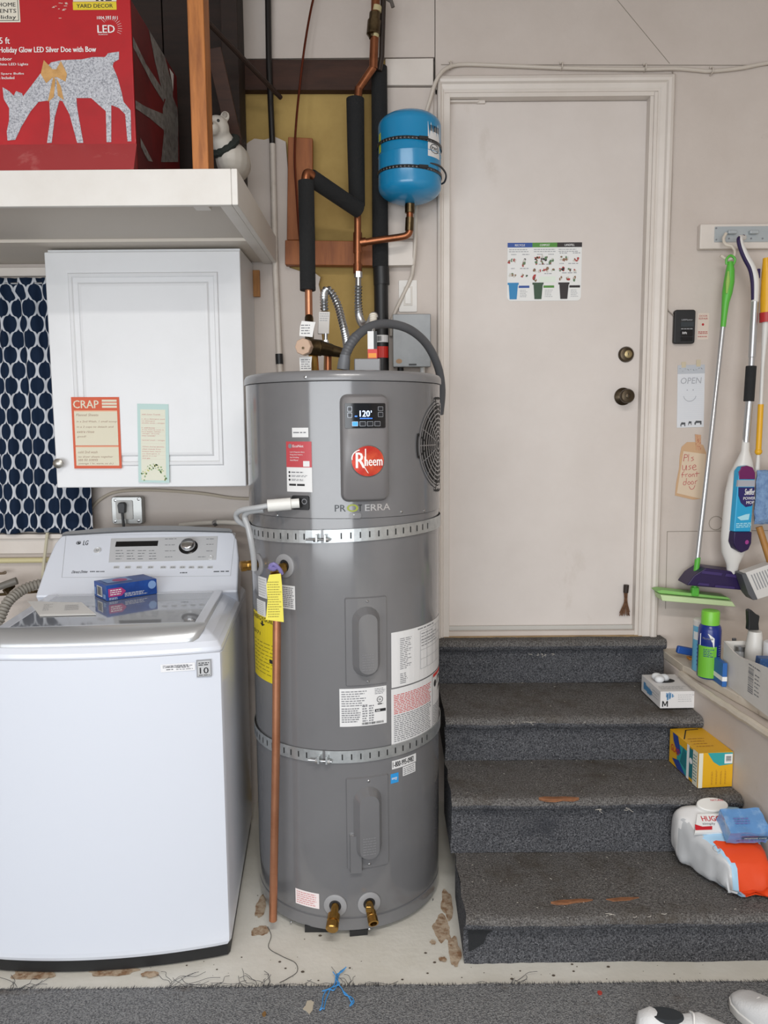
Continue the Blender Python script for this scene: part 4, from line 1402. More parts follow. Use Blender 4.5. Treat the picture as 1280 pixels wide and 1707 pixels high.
for seg in ([(499, 560), (500, 545), (503, 535), (526, 537), (523, 548), (521, 562)], [(499, 596), (500, 619), (519, 618), (519, 606), (520, 594)]):
    q = MB().prism(pxs(FS, seg), FS, 0.0, 0.0015)
    up = seg[0][1] < 570
    a, b = FS.px(502, 558 if up else 616); c, e = FS.px(519, 540 if up else 598)
    q.lines(FS, a, b, c, e, 4 if up else 5, 0.002, 1, .4, 5, .2, .25)
    build(q, 'paper_strip', [PAPER, GREYINK], mv)

# grey conduit from the lid to the disconnect
CON = M('conduit_grey', '55575b', 0.5)
cg = thing('electrical_conduit', 'thick grey conduit arching from the heater lid towards the wall', 'conduit', pY(575, 612, 2.42))
path = smooth_path([pY(574, 606, 2.42), pY(577, 588, 2.43), pY(592, 563, 2.45), pY(618, 544, 2.50), pY(650, 540, 2.56), pY(684, 550, 2.62), pY(712, 575, 2.70), pY(730, 612, 2.76), pY(736, 650, 2.80), pY(733, 690, 2.83)], 8)
build(MB().tube(path, rp(7.5, 2.55), 16), 'conduit_tube', CON, cg)
pp, rs = ribbed([p_ for p_ in path[2:18]], rp(8.3, 2.5), 0.011, 0.0006)
build(MB().tube(pp, rs, 16), 'ribbed_sleeve', CON, cg)
build(MB().tube([pY(572, 616, 2.42), pY(574, 598, 2.42)], [rp(11, 2.4), rp(10, 2.4)], 14).tube([pY(574, 600, 2.42), pY(575, 592, 2.42)], rp(8.8, 2.4), 14), 'conduit_fitting', M('fitting_grey', '6a6d72', 0.45), cg)

# blue expansion tank
YT = 2.95
et = thing('expansion_tank', 'bright blue expansion tank strapped to the wall beside the door', 'tank', pY(683, 340, YT))
c = pY(683, 340, YT)
zt1 = pY(683, 188, YT).z
Ht = zt1 - c.z
tr = rp(52, YT) * 0.99
TB = M('tank_blue', '1c85b6', 0.26, coat=0.3)
prof = []
for i in range(9):
    a = PI / 2 * i / 8
    prof.append((tr * math.sin(a) + 0.001, 0.055 * (1 - math.cos(a))))
prof += [(tr, Ht * .5 - .002), (tr + 0.0015, Ht * .5), (tr, Ht * .5 + .002)]
for i in range(9):
    a = PI / 2 * (1 - i / 8)
    prof.append((tr * math.sin(a) + 0.001, Ht - 0.055 * (1 - math.cos(a))))
prof = sorted(set(prof), key=lambda t: t[1])
build(MB().lathe(prof, c, n=40), 'shell', TB, et, smooth=50)
build(MB().lathe([(0.016, 0), (0.016, 0.014)], c - Vector((0, 0, 0.012)), n=16), 'neck', TB, et)
build(MB().lathe([(0.018, 0), (0.017, 0.008), (0.01, 0.01)], c + Vector((0, 0, Ht - 0.003)), n=16), 'top_cap', BLACK, et)
Ft = Cyl(c.x, c.y, tr)
u0, v0, u1, v1 = prect(Ft, 713, 205, 732, 262)
q = MB().rect(Ft, u0, v0, u1, v1, 0.0006, 0, 5)
q.barcode(Ft, u0 + .006, v1 - (v1 - v0) * .26, u1 - .006, v1 - (v1 - v0) * .08, 0.0012, 1, 10)
q.ring(Ft, (u0 + u1) / 2, v0 + (v1 - v0) * .25, (u1 - u0) * .2, (u1 - u0) * .23, 0.0012, 1, 16, k=1.6)
q.text(Ft, 'PWS', u0 + (u1 - u0) * .25, v0 + (v1 - v0) * .2, u0 + (u1 - u0) * .75, v0 + (v1 - v0) * .3, 0.0012, 1)
build(q, 'sticker', [STK, INK], et)
u0, v0, u1, v1 = prect(Ft, 632.5, 222, 635, 255)
build(MB().rect(Ft, u0 - .006, v0, u1, v1, 0.0006, 0, 3), 'sticker', M('sticker_lime', 'b9bd3a', 0.4), et)
for y, loop in ((229, 0), (277, 1)):
    zc = Ft.px(683, y)[1]
    q = MB()
    pts = []
    for i in range(49):
        a = -PI * .99 + 2 * PI * .99 * i / 48
        pts.append(Vector((c.x + (tr + 0.0038) * math.sin(a), c.y - (tr + 0.0038) * math.cos(a), zc - 0.006 * math.sin(a))))
    for p_, p2_ in zip(pts, pts[1:]):
        q.add([p_ + Vector((0, 0, -.0055)), p2_ + Vector((0, 0, -.0055)), p2_ + Vector((0, 0, .0055)), p_ + Vector((0, 0, .0055))], [(0, 1, 2, 3)])
    st = build(q, 'clamp_strap', M('strap_dark_steel', '5a5a5c', 0.35, 0.8), et)
    st.modifiers.new('thickness', 'SOLIDIFY').thickness = 0.0012
    a = 0.35
    n = Vector((math.sin(a), -math.cos(a), 0))
    build(MB().bar(c + n * (tr + .006) + Vector((-0.013, 0, zc - c.z)), c + n * (tr + .006) + Vector((0.02, 0.008, zc - c.z)), 0.01, 0.011), 'screw_housing', BLACK, st, bevel=0.001)
    if loop:
        build(MB().tube(smooth_path([pY(716, 272, YT - .09), pY(733, 277, YT - .06), pY(743, 290, YT - .03), pY(741, 303, YT), pY(733, 308, YT + .02)], 6), 0.0036, 6), 'strap_tail', MATS['strap_dark_steel'], st)
build(MB().box(c.x - 0.03, c.x + 0.03, c.y + tr + 0.003, YW - 0.016, c.z + 0.12, c.z + 0.2), 'wall_bracket', TRIMP, et)

# white hose beside the heater
wh = thing('drain_hose_assembly', 'white drain stub and bent clear hose plugged into the heater side', 'hose', pY(420, 870, 2.28))
Pd = FHt(*FHt.px(502, 838), 0.012)
a0 = pY(446, 843, 2.22)
build(MB().tube([Pd, Pd.lerp(a0, 0.25), Pd.lerp(a0, 0.27), a0], [0.014, 0.014, 0.018, 0.018], 16), 'drain_stub', M('stub_white', 'dcdcd8', 0.35), wh, smooth=35)
build(MB().tube(smooth_path([a0, pY(430, 846, 2.22), pY(405, 850, 2.24), pY(394, 857, 2.26), pY(397, 868, 2.27), pY(410, 876, 2.28)], 6), 0.008, 12), 'elbow_hose', M('hose_grey', 'a9abad', 0.35), wh)
build(MB().tube(smooth_path([pY(440, 850, 2.235), pY(415, 853, 2.245), pY(408, 862, 2.255), pY(414, 880, 2.25), pY(419, 905, 2.25), pY(423, 930, 2.26), pY(424, 950, 2.27)], 6), 0.009, 12), 'clear_hose', M('clear_hose', 'a4a6a8', 0.2), wh)
build(MB().tube(smooth_path([pY(404, 872, 2.9), pY(370, 871, 2.95), pY(330, 873, 3.0), pY(300, 876, 3.03)], 6), 0.010, 12), 'wall_tube', M('wall_tube', 'b5b0a8', 0.4), wh)
build(MB().tube([pY(362, 870, 2.955), pY(357, 873, 2.96)], 0.0125, 12), 'hose_clamp', STEEL, wh)

# ================================================================== WALL CABINET
YC = 2.78
FC = wall(YC)
cx0, cx1 = pY(84, 617, YC).x, pY(405, 612, YC).x
cz1 = min(pY(235, 413, YC).z, zsb + 0.0075)
cz0 = pY(250, 812, YC).z
cab = thing('wall_cabinet', 'white wall cabinet with a raised panel door and two notes on it', 'cabinet', ((cx0 + cx1) / 2, 2.93, cz0))
build(MB().box(cx0 + 0.004, cx1 - 0.003, YC + 0.022, YW - 0.001, cz0 + 0.002, cz1), 'carcass', CABW, cab, bevel=0.002)
dr = build(MB().box(cx0, cx1, YC + 0.001, YC + 0.02, cz0, cz1 - 0.012), 'door', CABW, cab, bevel=0.004, seg=3)
ix0, iz0 = FC.px(140, 762)[0], FC.px(240, 762)[1]
ix1, iz1 = FC.px(347, 600)[0], FC.px(240, 466)[1]
sx = (cx1 - cx0) * 0.135
ix0, ix1 = cx0 + sx, cx1 - sx
iz0, iz1 = cz0 + sx * 0.98, cz1 - sx * 1.05


def frame_loop(mb, F, loops, m=0):
    """nested rectangles (inset, height): a moulding running round"""
    for (i0, h0), (i1, h1) in zip(loops, loops[1:]):
        A = [(ix0 + i0, iz0 + i0), (ix1 - i0, iz0 + i0), (ix1 - i0, iz1 - i0), (ix0 + i0, iz1 - i0)]
        B = [(ix0 + i1, iz0 + i1), (ix1 - i1, iz0 + i1), (ix1 - i1, iz1 - i1), (ix0 + i1, iz1 - i1)]
        for k in range(4):
            j = (k + 1) % 4
            mb.add([F(*A[k], h0), F(*A[j], h0), F(*B[j], h1), F(*B[k], h1)], [(0, 1, 2, 3)], m)
    return mb


q = frame_loop(MB(), FC, [(-0.014, -0.001), (-0.010, 0.004), (0.0, 0.005), (0.004, 0.001), (0.02, 0.001), (0.026, 0.006), (0.034, 0.007)])
i = 0.034
q.rect(FC, ix0 + i, iz0 + i, ix1 - i, iz1 - i, 0.007)
build(q, 'raised_panel', CABW, dr, smooth=20)
u, v = FC.px(102, 772)
build(MB().lathe([(0.008, 0), (0.007, 0.012), (0.014, 0.02), (0.018, 0.026), (0.017, 0.032), (0.010, 0.036), (0.002, 0.037)], FC(u, v, -0.001), FC.N, 24), 'knob', M('brushed_nickel', 'aaa7a0', 0.35, 1.0), dr, smooth=50)

# notes taped to the cabinet door
CREAM = M('note_cream', 'd9d3bd', 0.6)
ORNG = M('note_orange', 'cf5a38', 0.6)
PEN = M('pen_brown', '9a7a68', 0.6)


def note_frame(x0, y0, x1, y1, xb0, xb1, Y):
    """frame and size of a sheet from its corners: top-left, top-right, bottom"""
    F = wall(Y)
    a, b, c = Vector(F.px(x0, y0)), Vector(F.px(x1, y0)), Vector(F.px(xb0, y1))
    ang = math.atan2(c.x - a.x, a.y - c.y)
    w = (b - a).length
    h = (a - c).length
    return Sub(F, c.x, c.y, ang * 0.5), w, h


F, w, h = note_frame(119, 662, 199, 781, 124, 203, YC - 0.009)
nt_ = thing('note_sheet', 'orange bordered note with a big heading stuck to the cabinet door', 'note', F(w / 2, 0, 0))
build(MB().fbox(F, 0, 0, w, h, 0, 0.0006), 'sheet', ORNG, nt_)
q = MB()
q.rect(F, w * .05, h * .04, w * .95, h * .30, 0.0011, 0).rect(F, w * .05, h * .325, w * .95, h * .80, 0.0011, 0)
q.text(F, 'CRAP', w * .04, h * .845, w * .57, h * .955, 0.0011, 0)
for k in range(3):
    q.rect(F, w * .64, h * (.85 + .042 * k), w * .95, h * (.88 + .042 * k), 0.0011, 0)
q.rect(F, w * .05, h * .80, w * .95, h * .815, 0.0011, 1).rect(F, w * .05, h * .30, w * .95, h * .315, 0.0011, 1)
for t, y, x1 in (('Flannel Sheets', .735, .55), ('in a 2nd Wash, 1 small scoop', .64, .93), ('in a 2 cups to detach and', .565, .85), ('extra rinse', .50, .45), ('good!', .43, .27), ('cold 2nd wash', .215, .5), ('no dryer sheets together', .145, .82), ('use no scents', .105, .5), ('(average 1 hr, warm, no sh.)', .05, .82)):
    q.text(F, t, w * .09, h * y, w * x1, h * (y + .035), 0.0014, 2, 0.25, bold=False)
build(q, 'print', [CREAM, M('note_pale_orange', 'e0a888', 0.6), PEN], nt_, smooth=0)
F, w, h = note_frame(232, 673, 284, 804, 231, 283, YC - 0.009)
nt_ = thing('note_sheet', 'narrow pale blue note with red handwriting and a flower border', 'note', F(w / 2, 0, 0))
build(MB().fbox(F, 0, 0, w, h, 0, 0.0006), 'sheet', M('note_aqua', 'b9d3cf', 0.6), nt_)
q = MB()
q.rect(F, w * .10, h * .03, w * .90, h * .93, 0.0011, 0)
ys = [.86, .80, .775, .75, .69, .665, .64, .615, .59, .53, .45, .42, .39, .36, .33, .30, .27]
ts = ['with Linen Towels', '1  do a detergent wash', 'no detergent', 'double wash - vinegar', '1  add borax', '2 tsp baking soda in', 'in a basin, white', 'vinegar directly', 'into towels!', 'special wash - vinegar', 'When drying (gentle)', 'clean towels from', 'lowest heat, warm', 'no detergent. It', 'gives it a no', 'non gas', '']
for t, y in zip(ts, ys):
    if t:
        q.text(F, t, w * .14, h * y, w * min(.88, .14 + .035 * len(t)), h * (y + .016), 0.0014, 1, 0.2, bold=False)
for k in range(12):
    q.rect(F, w * .12, h * (.30 + .05 * k), w * .88, h * (.3015 + .05 * k), 0.0013, 4)
rn = random.Random(3)
for k in range(60):
    a = PI * rn.random()
    rr = 0.30 + 0.14 * rn.random()
    q.disc(F, w * (.5 + rr * math.cos(a)), h * (.025 + .48 * rr * math.sin(a)), w * (.012 + .02 * rn.random()), 0.0014, rn.choice((2, 2, 3)), 6)
build(q, 'print', [M('note_cream_pale', 'dcdccb', 0.6), M('pen_red', 'bd6a6a', 0.6), M('leaf_green', '86a574', 0.6), M('leaf_yellow', 'cfcf86', 0.6), M('rule_tan', 'cbb9a6', 0.6)], nt_, smooth=0)

# ================================================================== CURTAIN
def ogee_material():
    m = bpy.data.materials.new('ogee_curtain')
    m.use_nodes = True
    nt = m.node_tree
    b = nt.nodes['Principled BSDF']
    b.inputs['Roughness'].default_value = 0.85
    b.inputs['Specular IOR Level'].default_value = 0.15

    def mt(op, x, y=None, z=None):
        n = nt.nodes.new('ShaderNodeMath')
        n.operation = op
        for i, k in enumerate((x, y, z)):
            if k is None:
                continue
            if isinstance(k, (int, float)):
                n.inputs[i].default_value = k
            else:
                nt.links.new(k, n.inputs[i])
        return n.outputs[0]
    uvn = nt.nodes.new('ShaderNodeUVMap')
    sp = nt.nodes.new('ShaderNodeSeparateXYZ')
    nt.links.new(uvn.outputs[0], sp.inputs[0])
    u, v = sp.outputs[0], sp.outputs[1]
    sn = mt('SINE', mt('MULTIPLY', v, 2 * PI))
    s = mt('MULTIPLY', mt('SIGN', sn), mt('POWER', mt('ABSOLUTE', sn), 0.52))
    q = mt('MULTIPLY', s, 0.235)
    d1 = mt('ABSOLUTE', mt('SUBTRACT', mt('FRACT', mt('ADD', mt('SUBTRACT', u, q), 0.5)), 0.5))
    d2 = mt('ABSOLUTE', mt('SUBTRACT', mt('FRACT', mt('ADD', u, q)), 0.5))
    dd = mt('MINIMUM', d1, d2)
    r = nt.nodes.new('ShaderNodeMapRange')
    r.inputs[1].default_value, r.inputs[2].default_value = 0.060, 0.085
    nt.links.new(dd, r.inputs[0])
    x = nt.nodes.new('ShaderNodeMix')
    x.data_type = 'RGBA'
    x.inputs[6].default_value, x.inputs[7].default_value = lin('c9ccd2'), lin('17263c')
    nt.links.new(r.outputs[0], x.inputs[0])
    nt.links.new(x.outputs[2], b.inputs['Base Color'])
    return m


YQ = 3.03
zt_, zb_ = pY(40, 463, YQ).z, pY(60, 888, YQ).z
xa, xb = XL + 0.15, pY(156, 880, YQ).x
rows, uvs = [], []
NX, NZ = 150, 40
for r in range(NZ + 1):
    t = r / NZ
    z = zt_ + (zb_ - zt_) * t
    row, uvr, L, prev = [], [], 0.0, None
    for c in range(NX + 1):
        s_ = c / NX
        x = xa + (xb - xa) * s_
        gath = 0.011 + 0.004 * t
        ph = x * 52 + 1.3 * math.sin(x * 9) + 0.5 * math.sin(z * 4 + x * 6)
        y = YQ + gath * math.sin(ph) + 0.005 * math.sin(ph * 2.3 + z * 3)
        if t < 0.06:
            y = YQ + 0.6 * (y - YQ) + 0.004 * math.sin(x * 190)
        p = Vector((x, y, z + (0.004 * math.sin(ph * .5) if r == NZ else 0)))
        if prev is not None:
            L += (p - prev).length
        prev = p
        row.append(p)
        uvr.append((L / 0.062 , z / 0.118))
    rows.append(row)
    uvs.append(uvr)
q = MB().grid(rows[::-1], uv=uvs[::-1])
cur = thing('curtain', 'navy curtain with a white ogee lattice hanging behind the cabinet', 'curtain', ((xa + xb) / 2, YQ, zb_))
cl = build(q, 'cloth', ogee_material(), cur, smooth=180)
sd = cl.modifiers.new('thickness', 'SOLIDIFY')
sd.thickness = 0.0015
build(MB().cyl((xa - 0.02, YQ + 0.004, zt_ - 0.02), (xb + 0.01, YQ + 0.004, zt_ - 0.02), 0.004, n=10), 'curtain_rod', STEEL, cur)

# ================================================================== WASHING MACHINE
FRc = pZ(386, 1580, 0.03)
ra = math.radians(5.0)
WW, WD = 0.69, 0.76
loc = Vector((FRc.x, FRc.y, 0)) + Matrix.Rotation(ra, 3, 'Z') @ Vector((-WW / 2, WD / 2, 0))
wash = thing('washing_machine', 'white top loading washing machine with a glass lid beside the heater', 'washing machine', loc, ra)
WX = WM[wash.name]
ENAM = M('washer_enamel', 'd7dce6', 0.22, coat=0.3)
SILV = M('washer_silver', 'b6b8ba', 0.32, 0.6)
zsm = pY(380, 1085, FRc.y).z


def bow(x):
    return -WD / 2 - 0.034 * (1 - (x / (WW / 2)) ** 2)


def wout(inset=0.0, n=18, r=0.02):
    """plan outline of the cabinet: bowed front, square back"""
    hw = WW / 2 - inset
    o = []
    for i in range(n + 1):
        x = -hw + 2 * hw * i / n
        o.append((x, bow(x * (WW / 2) / hw) + inset))
    o[0] = (-hw + 0.006, o[0][1] - 0.0); o[-1] = (hw - 0.006, o[-1][1])
    o += [(hw, -WD / 2 + inset + 0.012), (hw, WD / 2 - inset), (-hw, WD / 2 - inset), (-hw, -WD / 2 + inset + 0.012)]
    return o


FLx = Flat((0, 0, 0), (1, 0, 0), (0, 1, 0))
build(MB().prism(wout(0.006), FLx, 0.006, 0.05), 'base_skirt', BLACK, wash, local=True)
for sx_ in (-1, 1):
    for sy in (-1, 1):
        build(MB().cyl((sx_ * 0.29, sy * 0.32, 0), (sx_ * 0.29, sy * 0.32, 0.008), 0.02, n=12), 'foot', BLACK, wash, local=True)
# body: rounded lower front edge
q = MB()
levels = [(0.02, 0.036), (0.006, 0.040), (0.001, 0.052), (0.0, 0.065), (0.0, zsm - 0.004), (0.003, zsm - 0.0015)]
ring = [[Vector((x, y, z)) for x, y in wout(i)] for i, z in levels]
for a, b in zip(ring, ring[1:]):
    n = len(a)
    base = len(q.v)
    q.v += a + b
    for k in range(n):
        q.f.append((base + k, base + (k + 1) % n, base + n + (k + 1) % n, base + n + k)); q.m.append(0)
q.f.append(tuple(range(len(q.v) - len(ring[-1]), len(q.v)))); q.m.append(0)
body = build(q, 'cabinet_body', ENAM, wash, local=True, smooth=40)
# top deck
q = MB()
ztop = 1.0
levels = [(0.001, zsm - 0.001), (0.0, zsm + 0.004), (0.002, zsm + 0.014), (0.012, zsm + 0.028), (0.03, zsm + 0.042), (0.05, zsm + 0.055)]
ring = [[Vector((x, y, z)) for x, y in wout(i)] for i, z in levels]
for a, b in zip(ring, ring[1:]):
    n = len(a)
    base = len(q.v)
    q.v += a + b
    for k in range(n):
        q.f.append((base + k, base + (k + 1) % n, base + n + (k + 1) % n, base + n + k)); q.m.append(0)
q.f.append(tuple(range(len(q.v) - len(ring[-1]), len(q.v)))); q.m.append(0)
build(q, 'top_deck', ENAM, wash, local=True, smooth=60)
zdk = zsm + 0.055
# lid: side rails, back rail, glass, silver front handle
Lx = 0.292
yb, yf = 0.105, -0.335
zl = zdk + 0.018
lid = build(MB().box(-Lx, -Lx + 0.035, yf, yb, zdk - 0.01, zl).box(Lx - 0.03, Lx, yf, yb, zdk - 0.01, zl).box(-Lx + 0.03, Lx - 0.03, yb - 0.022, yb, zdk - 0.01, zl - 0.001).box(-Lx + 0.03, Lx - 0.03, yf, yf + 0.02, zdk - 0.01, zl - 0.001), 'lid_frame', ENAM, wash, local=True, bevel=0.004, seg=3)
GL = M('lid_glass', '8d9196', 0.04, coat=0.6, spec=0.8)
build(MB().box(-Lx + 0.034, Lx - 0.029, yf + 0.019, yb - 0.021, zl - 0.006, zl - 0.002), 'lid_glass', GL, wash, local=True)
rows = []
prof = [(yf + 0.004, zl + 0.001), (yf - 0.006, zl - 0.001), (yf - 0.022, zl - 0.012), (yf - 0.034, zl - 0.028), (yf - 0.040, zl - 0.044), (yf - 0.038, zl - 0.05), (yf - 0.030, zl - 0.052)]
NXX = 40
for (y, z) in prof:
    row = []
    for c in range(NXX + 1):
        s_ = c / NXX
        x = -Lx - 0.012 + (2 * Lx + 0.014) * s_
        e = min(s_, 1 - s_) * (2 * Lx)
        k = 1 - max(0, 1 - e / 0.03) ** 2 * 0.75
        yy = yf + 0.004 + (y - yf - 0.004) * k - 0.022 * (1 - (x / Lx) ** 2) * min(1, abs(y - yf) * 60)
        zz = zl + (z - zl) * k
        row.append(Vector((x, yy, zz)))
    rows.append(row)
build(MB().grid(rows[::-1]), 'lid_handle', SILV, wash, local=True, smooth=70)
# console
o_ = WX @ Vector((0, 0.115, zl - 0.004))
Ux = (WX.to_3x3() @ Vector((1, 0, 0)))
Vx = (WX.to_3x3() @ Vector((0, 0.20, 0.175))).normalized()
FK = Flat(o_, Ux, Vx)
kt = FK.px(250, 889)[1]
outl = [(-0.338, -0.005), (0.342, -0.005), (0.338, kt * .55), (0.327, kt * .86), (0.312, kt * .985)]
for i in range(13):
    s_ = i / 12
    outl.append((0.30 - 0.60 * s_, kt + 0.012 * math.sin(PI * s_)))
outl += [(-0.308, kt * .985), (-0.322, kt * .86), (-0.332, kt * .55)]
con = build(MB().prism(outl, FK, -0.10, 0.0), 'console', ENAM, wash, bevel=0.008, seg=3)
cap = [(0.306, kt * 1.0)] + [(0.296 - 0.592 * i / 12, kt + 0.006 + 0.012 * math.sin(PI * i / 12)) for i in range(13)] + [(-0.306, kt * 1.0)]
cap2 = [(u, v + 0.012 + 0.01 * math.sin(PI * (u + .3) / .6)) for u, v in cap]
q = MB().prism(cap + cap2[::-1], FK, -0.09, -0.003)
build(q, 'console_cap', M('console_grey', '9a9c9f', 0.35, 0.3), con, smooth=40)
WTXT = M('console_print', '6f7378', 0.6)
DTXT = M('console_print_dark', '3c3f44', 0.6)
# inset outline
q = MB()
A = [FK.px(110, 893), FK.px(392, 889), FK.px(384, 960), FK.px(103, 963)]
for k in range(4):
    a, b = A[k], A[(k + 1) % 4]
    q.bar(FK(*a, 0.0004), FK(*b, 0.0004), 0.0014, 0.001)
build(q, 'face_outline', M('outline_grey', 'aeb1b5', 0.5), con)
B = [FK.px(185, 898), FK.px(363, 894), FK.px(360, 934), FK.px(181, 938)]
pn = build(MB().prism(B, FK, 0.0, 0.0015), 'display_panel', M('panel_silver', 'c6c8cb', 0.4, 0.2), con, bevel=0.0006)
a, b = FK.px(192, 912); c, e = FK.px(264, 902)
build(MB().fbox(FK, a, b, c, e, 0.0, 0.0022), 'display_window', BLACKG, con)
q = MB()
for r in range(4):
    for k in range(4):
        u, v = FK.px(193 + 18.5 * k, 932 - 4.6 * r)
        q.lines(FK, u, v - 0.003, u + 0.03, v + 0.001, 1, 0.0021, 0, 0.7, r * 4 + k, .4, .4)
for (x, y, ww) in ((275, 899, 20), (275, 909, 20), (275, 919, 20), (275, 929, 14), (344, 899, 16), (344, 908, 14), (344, 919, 14), (330, 929, 14)):
    u, v = FK.px(x, y)
    u2 = FK.px(x + ww, y)[0]
    q.lines(FK, u, v - .002, u2, v + .002, 1, 0.0021, 0, .6, x + y, .2, .3)
for (x, y, ww) in ((150, 953, 8), (160, 953, 6), (167, 953, 7), (356, 953, 26), (300, 955, 12)):
    u, v = FK.px(x, y)
    u2 = FK.px(x + ww, y)[0]
    q.lines(FK, u, v - .003, u2, v + .003, 1, 0.0006, 1, .7, x + y, 0, .3)
build(q, 'print', [WTXT, DTXT], con, smooth=0)
q = MB()
u, v = FK.px(131, 905)
q.disc(FK, u, v, 0.0085, 0.0006, 0, 16)
q.ring(FK, u, v, 0.0045, 0.006, 0.0009, 1, 12, 0, 4.7)
a, b = FK.px(138, 909); c, e = FK.px(148, 901)
q.text(FK, 'LG', a, b, c, e, 0.0006, 0)
build(q, 'maker_logo', [DTXT, ENAM], con, smooth=0)
q = MB()
a, b = FK.px(119, 956); c, e = FK.px(146, 951)
q.text(FK, 'Direct Drive', a, b, c, e, 0.001, 0, 0.2)
build(q, 'lettering', [DTXT], con, smooth=0)
u, v = FK.px(162.5, 918)
bt = build(MB().lathe([(0.013, 0), (0.013, 0.003), (0.011, 0.004), (0.010, 0.003)], FK(u, v, 0), FK.N, 20), 'power_button', M('button_silver', 'cfd1d3', 0.3, 0.3), con)
build(MB().ring(FK, u, v, 0.0035, 0.0045, 0.0046, 0, 14, 2.2, 7.2), 'power_symbol', DTXT, bt)
u, v = FK.px(314, 912)
dl = build(MB().lathe([(0.034, 0), (0.034, 0.003), (0.031, 0.005)], FK(u, v, 0), FK.N, 32), 'dial_ring', BLACKG, con, smooth=40)
build(MB().lathe([(0.026, 0.004), (0.026, 0.016), (0.024, 0.022), (0.018, 0.025), (0.002, 0.026)], FK(u, v, 0), FK.N, 32), 'dial', M('chrome', 'c8c8c8', 0.12, 1.0), dl, smooth=50)
u, v = FK.px(351, 930)
build(MB().lathe([(0.0095, 0), (0.0095, 0.003), (0.008, 0.004), (0.007, 0.003)], FK(u, v, 0), FK.N, 18), 'start_button', MATS['button_silver'], con)
for x in (194, 213, 232, 251, 272, 288, 304, 319, 334, 350):
    u, v = FK.px(x, 946)
    kk = build(MB().prism(rrect(u - 0.010, v - 0.006, u + 0.010, v + 0.006, 0.004, 3), FK, 0, 0.0015), 'option_button', MATS['button_silver'], con)
    build(MB().lines(FK, u - .007, v - .002, u + .007, v + .002, 1, 0.0019, 0, .7, x, 0, .5), 'button_print', WTXT, kk, smooth=0)
# stickers on the front
def front_frame(px, py):
    """flat frame touching the bowed front where a pixel meets it"""
    o = WX @ Vector((0.2, bow(0.2) - 0.0012, 0.8))
    dx = 0.034 * 2 * 0.2 / (WW / 2) ** 2
    U = WX.to_3x3() @ Vector((1, dx, 0)).normalized()
    return Flat(o, U, (0, 0, 1))


FS_ = front_frame(300, 1110)
a, b = FS_.px(268, 1121); c, e = FS_.px(325, 1104)
q = MB().rect(FS_, a, b, c, e, 0.0004, 0)
q.lines(FS_, a + .006, e - .012, c - .012, e - .003, 2, 0.0008, 1, .5, 2, .1, .08)
q.lines(FS_, a + .015, b + .003, a + .035, b + .018, 2, 0.0008, 1, .4, 3, .1, .5)
q.lines(FS_, a + .042, b + .003, c - .004, b + .018, 3, 0.0008, 1, .4, 4, .2, .2)
build(q, 'service_sticker', [M('sticker_offwhite', 'e2e3e6', 0.4), GREYINK], wash, smooth=0)
a, b = FS_.px(328, 1129); c, e = FS_.px(352, 1099)
w, h = c - a, e - b
q = MB().fbox(FS_, a, b, c, e, -0.002, 0.0012, 0)
q.fbox(FS_, a + w * .08, b + h * .06, c - w * .08, b + h * .94, 0.0012, 0.0015, 1)
q.text(FS_, '10', a + w * .22, b + h * .2, a + w * .8, b + h * .56, 0.002, 2)
q.lines(FS_, a + w * .14, b + h * .66, c - w * .14, b + h * .88, 2, 0.002, 2, .5, 4, .1, .3)
q.lines(FS_, a + w * .14, b + h * .08, c - w * .14, b + h * .15, 1, 0.002, 2, .6, 5, .0, .3)
build(q, 'warranty_badge', [M('badge_grey', '8d8f92', 0.4), M('badge_light', 'b9bbbd', 0.4), INK], wash, smooth=0)

# ---- on the lid
zlid = zl - 0.002
BLUE = M('box_blue', '1f4f9e', 0.4, var=(9, '173d86', 0.4, 0.6))
c0 = pZ(206, 1001, zlid + 0.001)
# carton seen from a corner: left end and long front
A = pZ(149, 989, zlid); Bp = pZ(178, 1003, zlid); Cp = pZ(262, 990, zlid)
U = (Cp - Bp); Lb = U.length
Ud = U.normalized()
Vd = Vector((-Ud.y, Ud.x, 0))
depth = (A - Bp).dot(Vd)
depth = max(0.06, min(depth, 0.11))
FX = Flat(Bp + Vector((0, 0, 0.0008)), Ud, (0, 0, 1))
hb = 0.052
car = thing('detergent_carton', 'dark blue cardboard carton lying on the washer lid', 'box', Bp + Ud * Lb / 2 + Vd * depth / 2)
q = MB()
q.add([FX(u, v, -h_) for h_ in (0, depth) for v in (0, hb) for u in (0, Lb)], [(0, 1, 3, 2), (4, 6, 7, 5), (0, 4, 5, 1), (2, 3, 7, 6), (0, 2, 6, 4), (1, 5, 7, 3)])
build(q, 'carton_body', BLUE, car, bevel=0.001)
q = MB()
q.poly([(0.006, .012), (.05, .012), (.065, .026), (.05, .04), (.006, .04)], FX, .0008, 0)
q.lines(FX, .012, .016, .05, .037, 3, .0012, 1, .45, 3, .2, .2)
q.lines(FX, Lb * .35, .006, Lb * .8, .02, 3, .0008, 1, .35, 5, .2, .1)
q.disc(FX, Lb * .9, .034, .014, .0008, 2, 16)
q.lines(FX, .008, .002, .04, .01, 2, .0008, 1, .4, 6, .2, .2)
FE = Flat(Bp + Vd * depth + Vector((0, 0, .0008)), -Vd, (0, 0, 1))
q.rect(FE, depth * .25, .008, depth * .68, .042, .0008, 1)
q.barcode(FE, depth * .28, .012, depth * .65, .04, .0012, 3, 12)
q.rect(FE, depth * .04, .008, depth * .16, .034, .0008, 2).rect(FE, depth * .75, .006, depth * .95, .02, .0008, 2)
FTp = Flat(Bp + Vector((0, 0, hb + .0008)), Ud, Vd)
q.rect(FTp, Lb * .1, depth * .3, Lb * .6, depth * .9, .0008, 2)
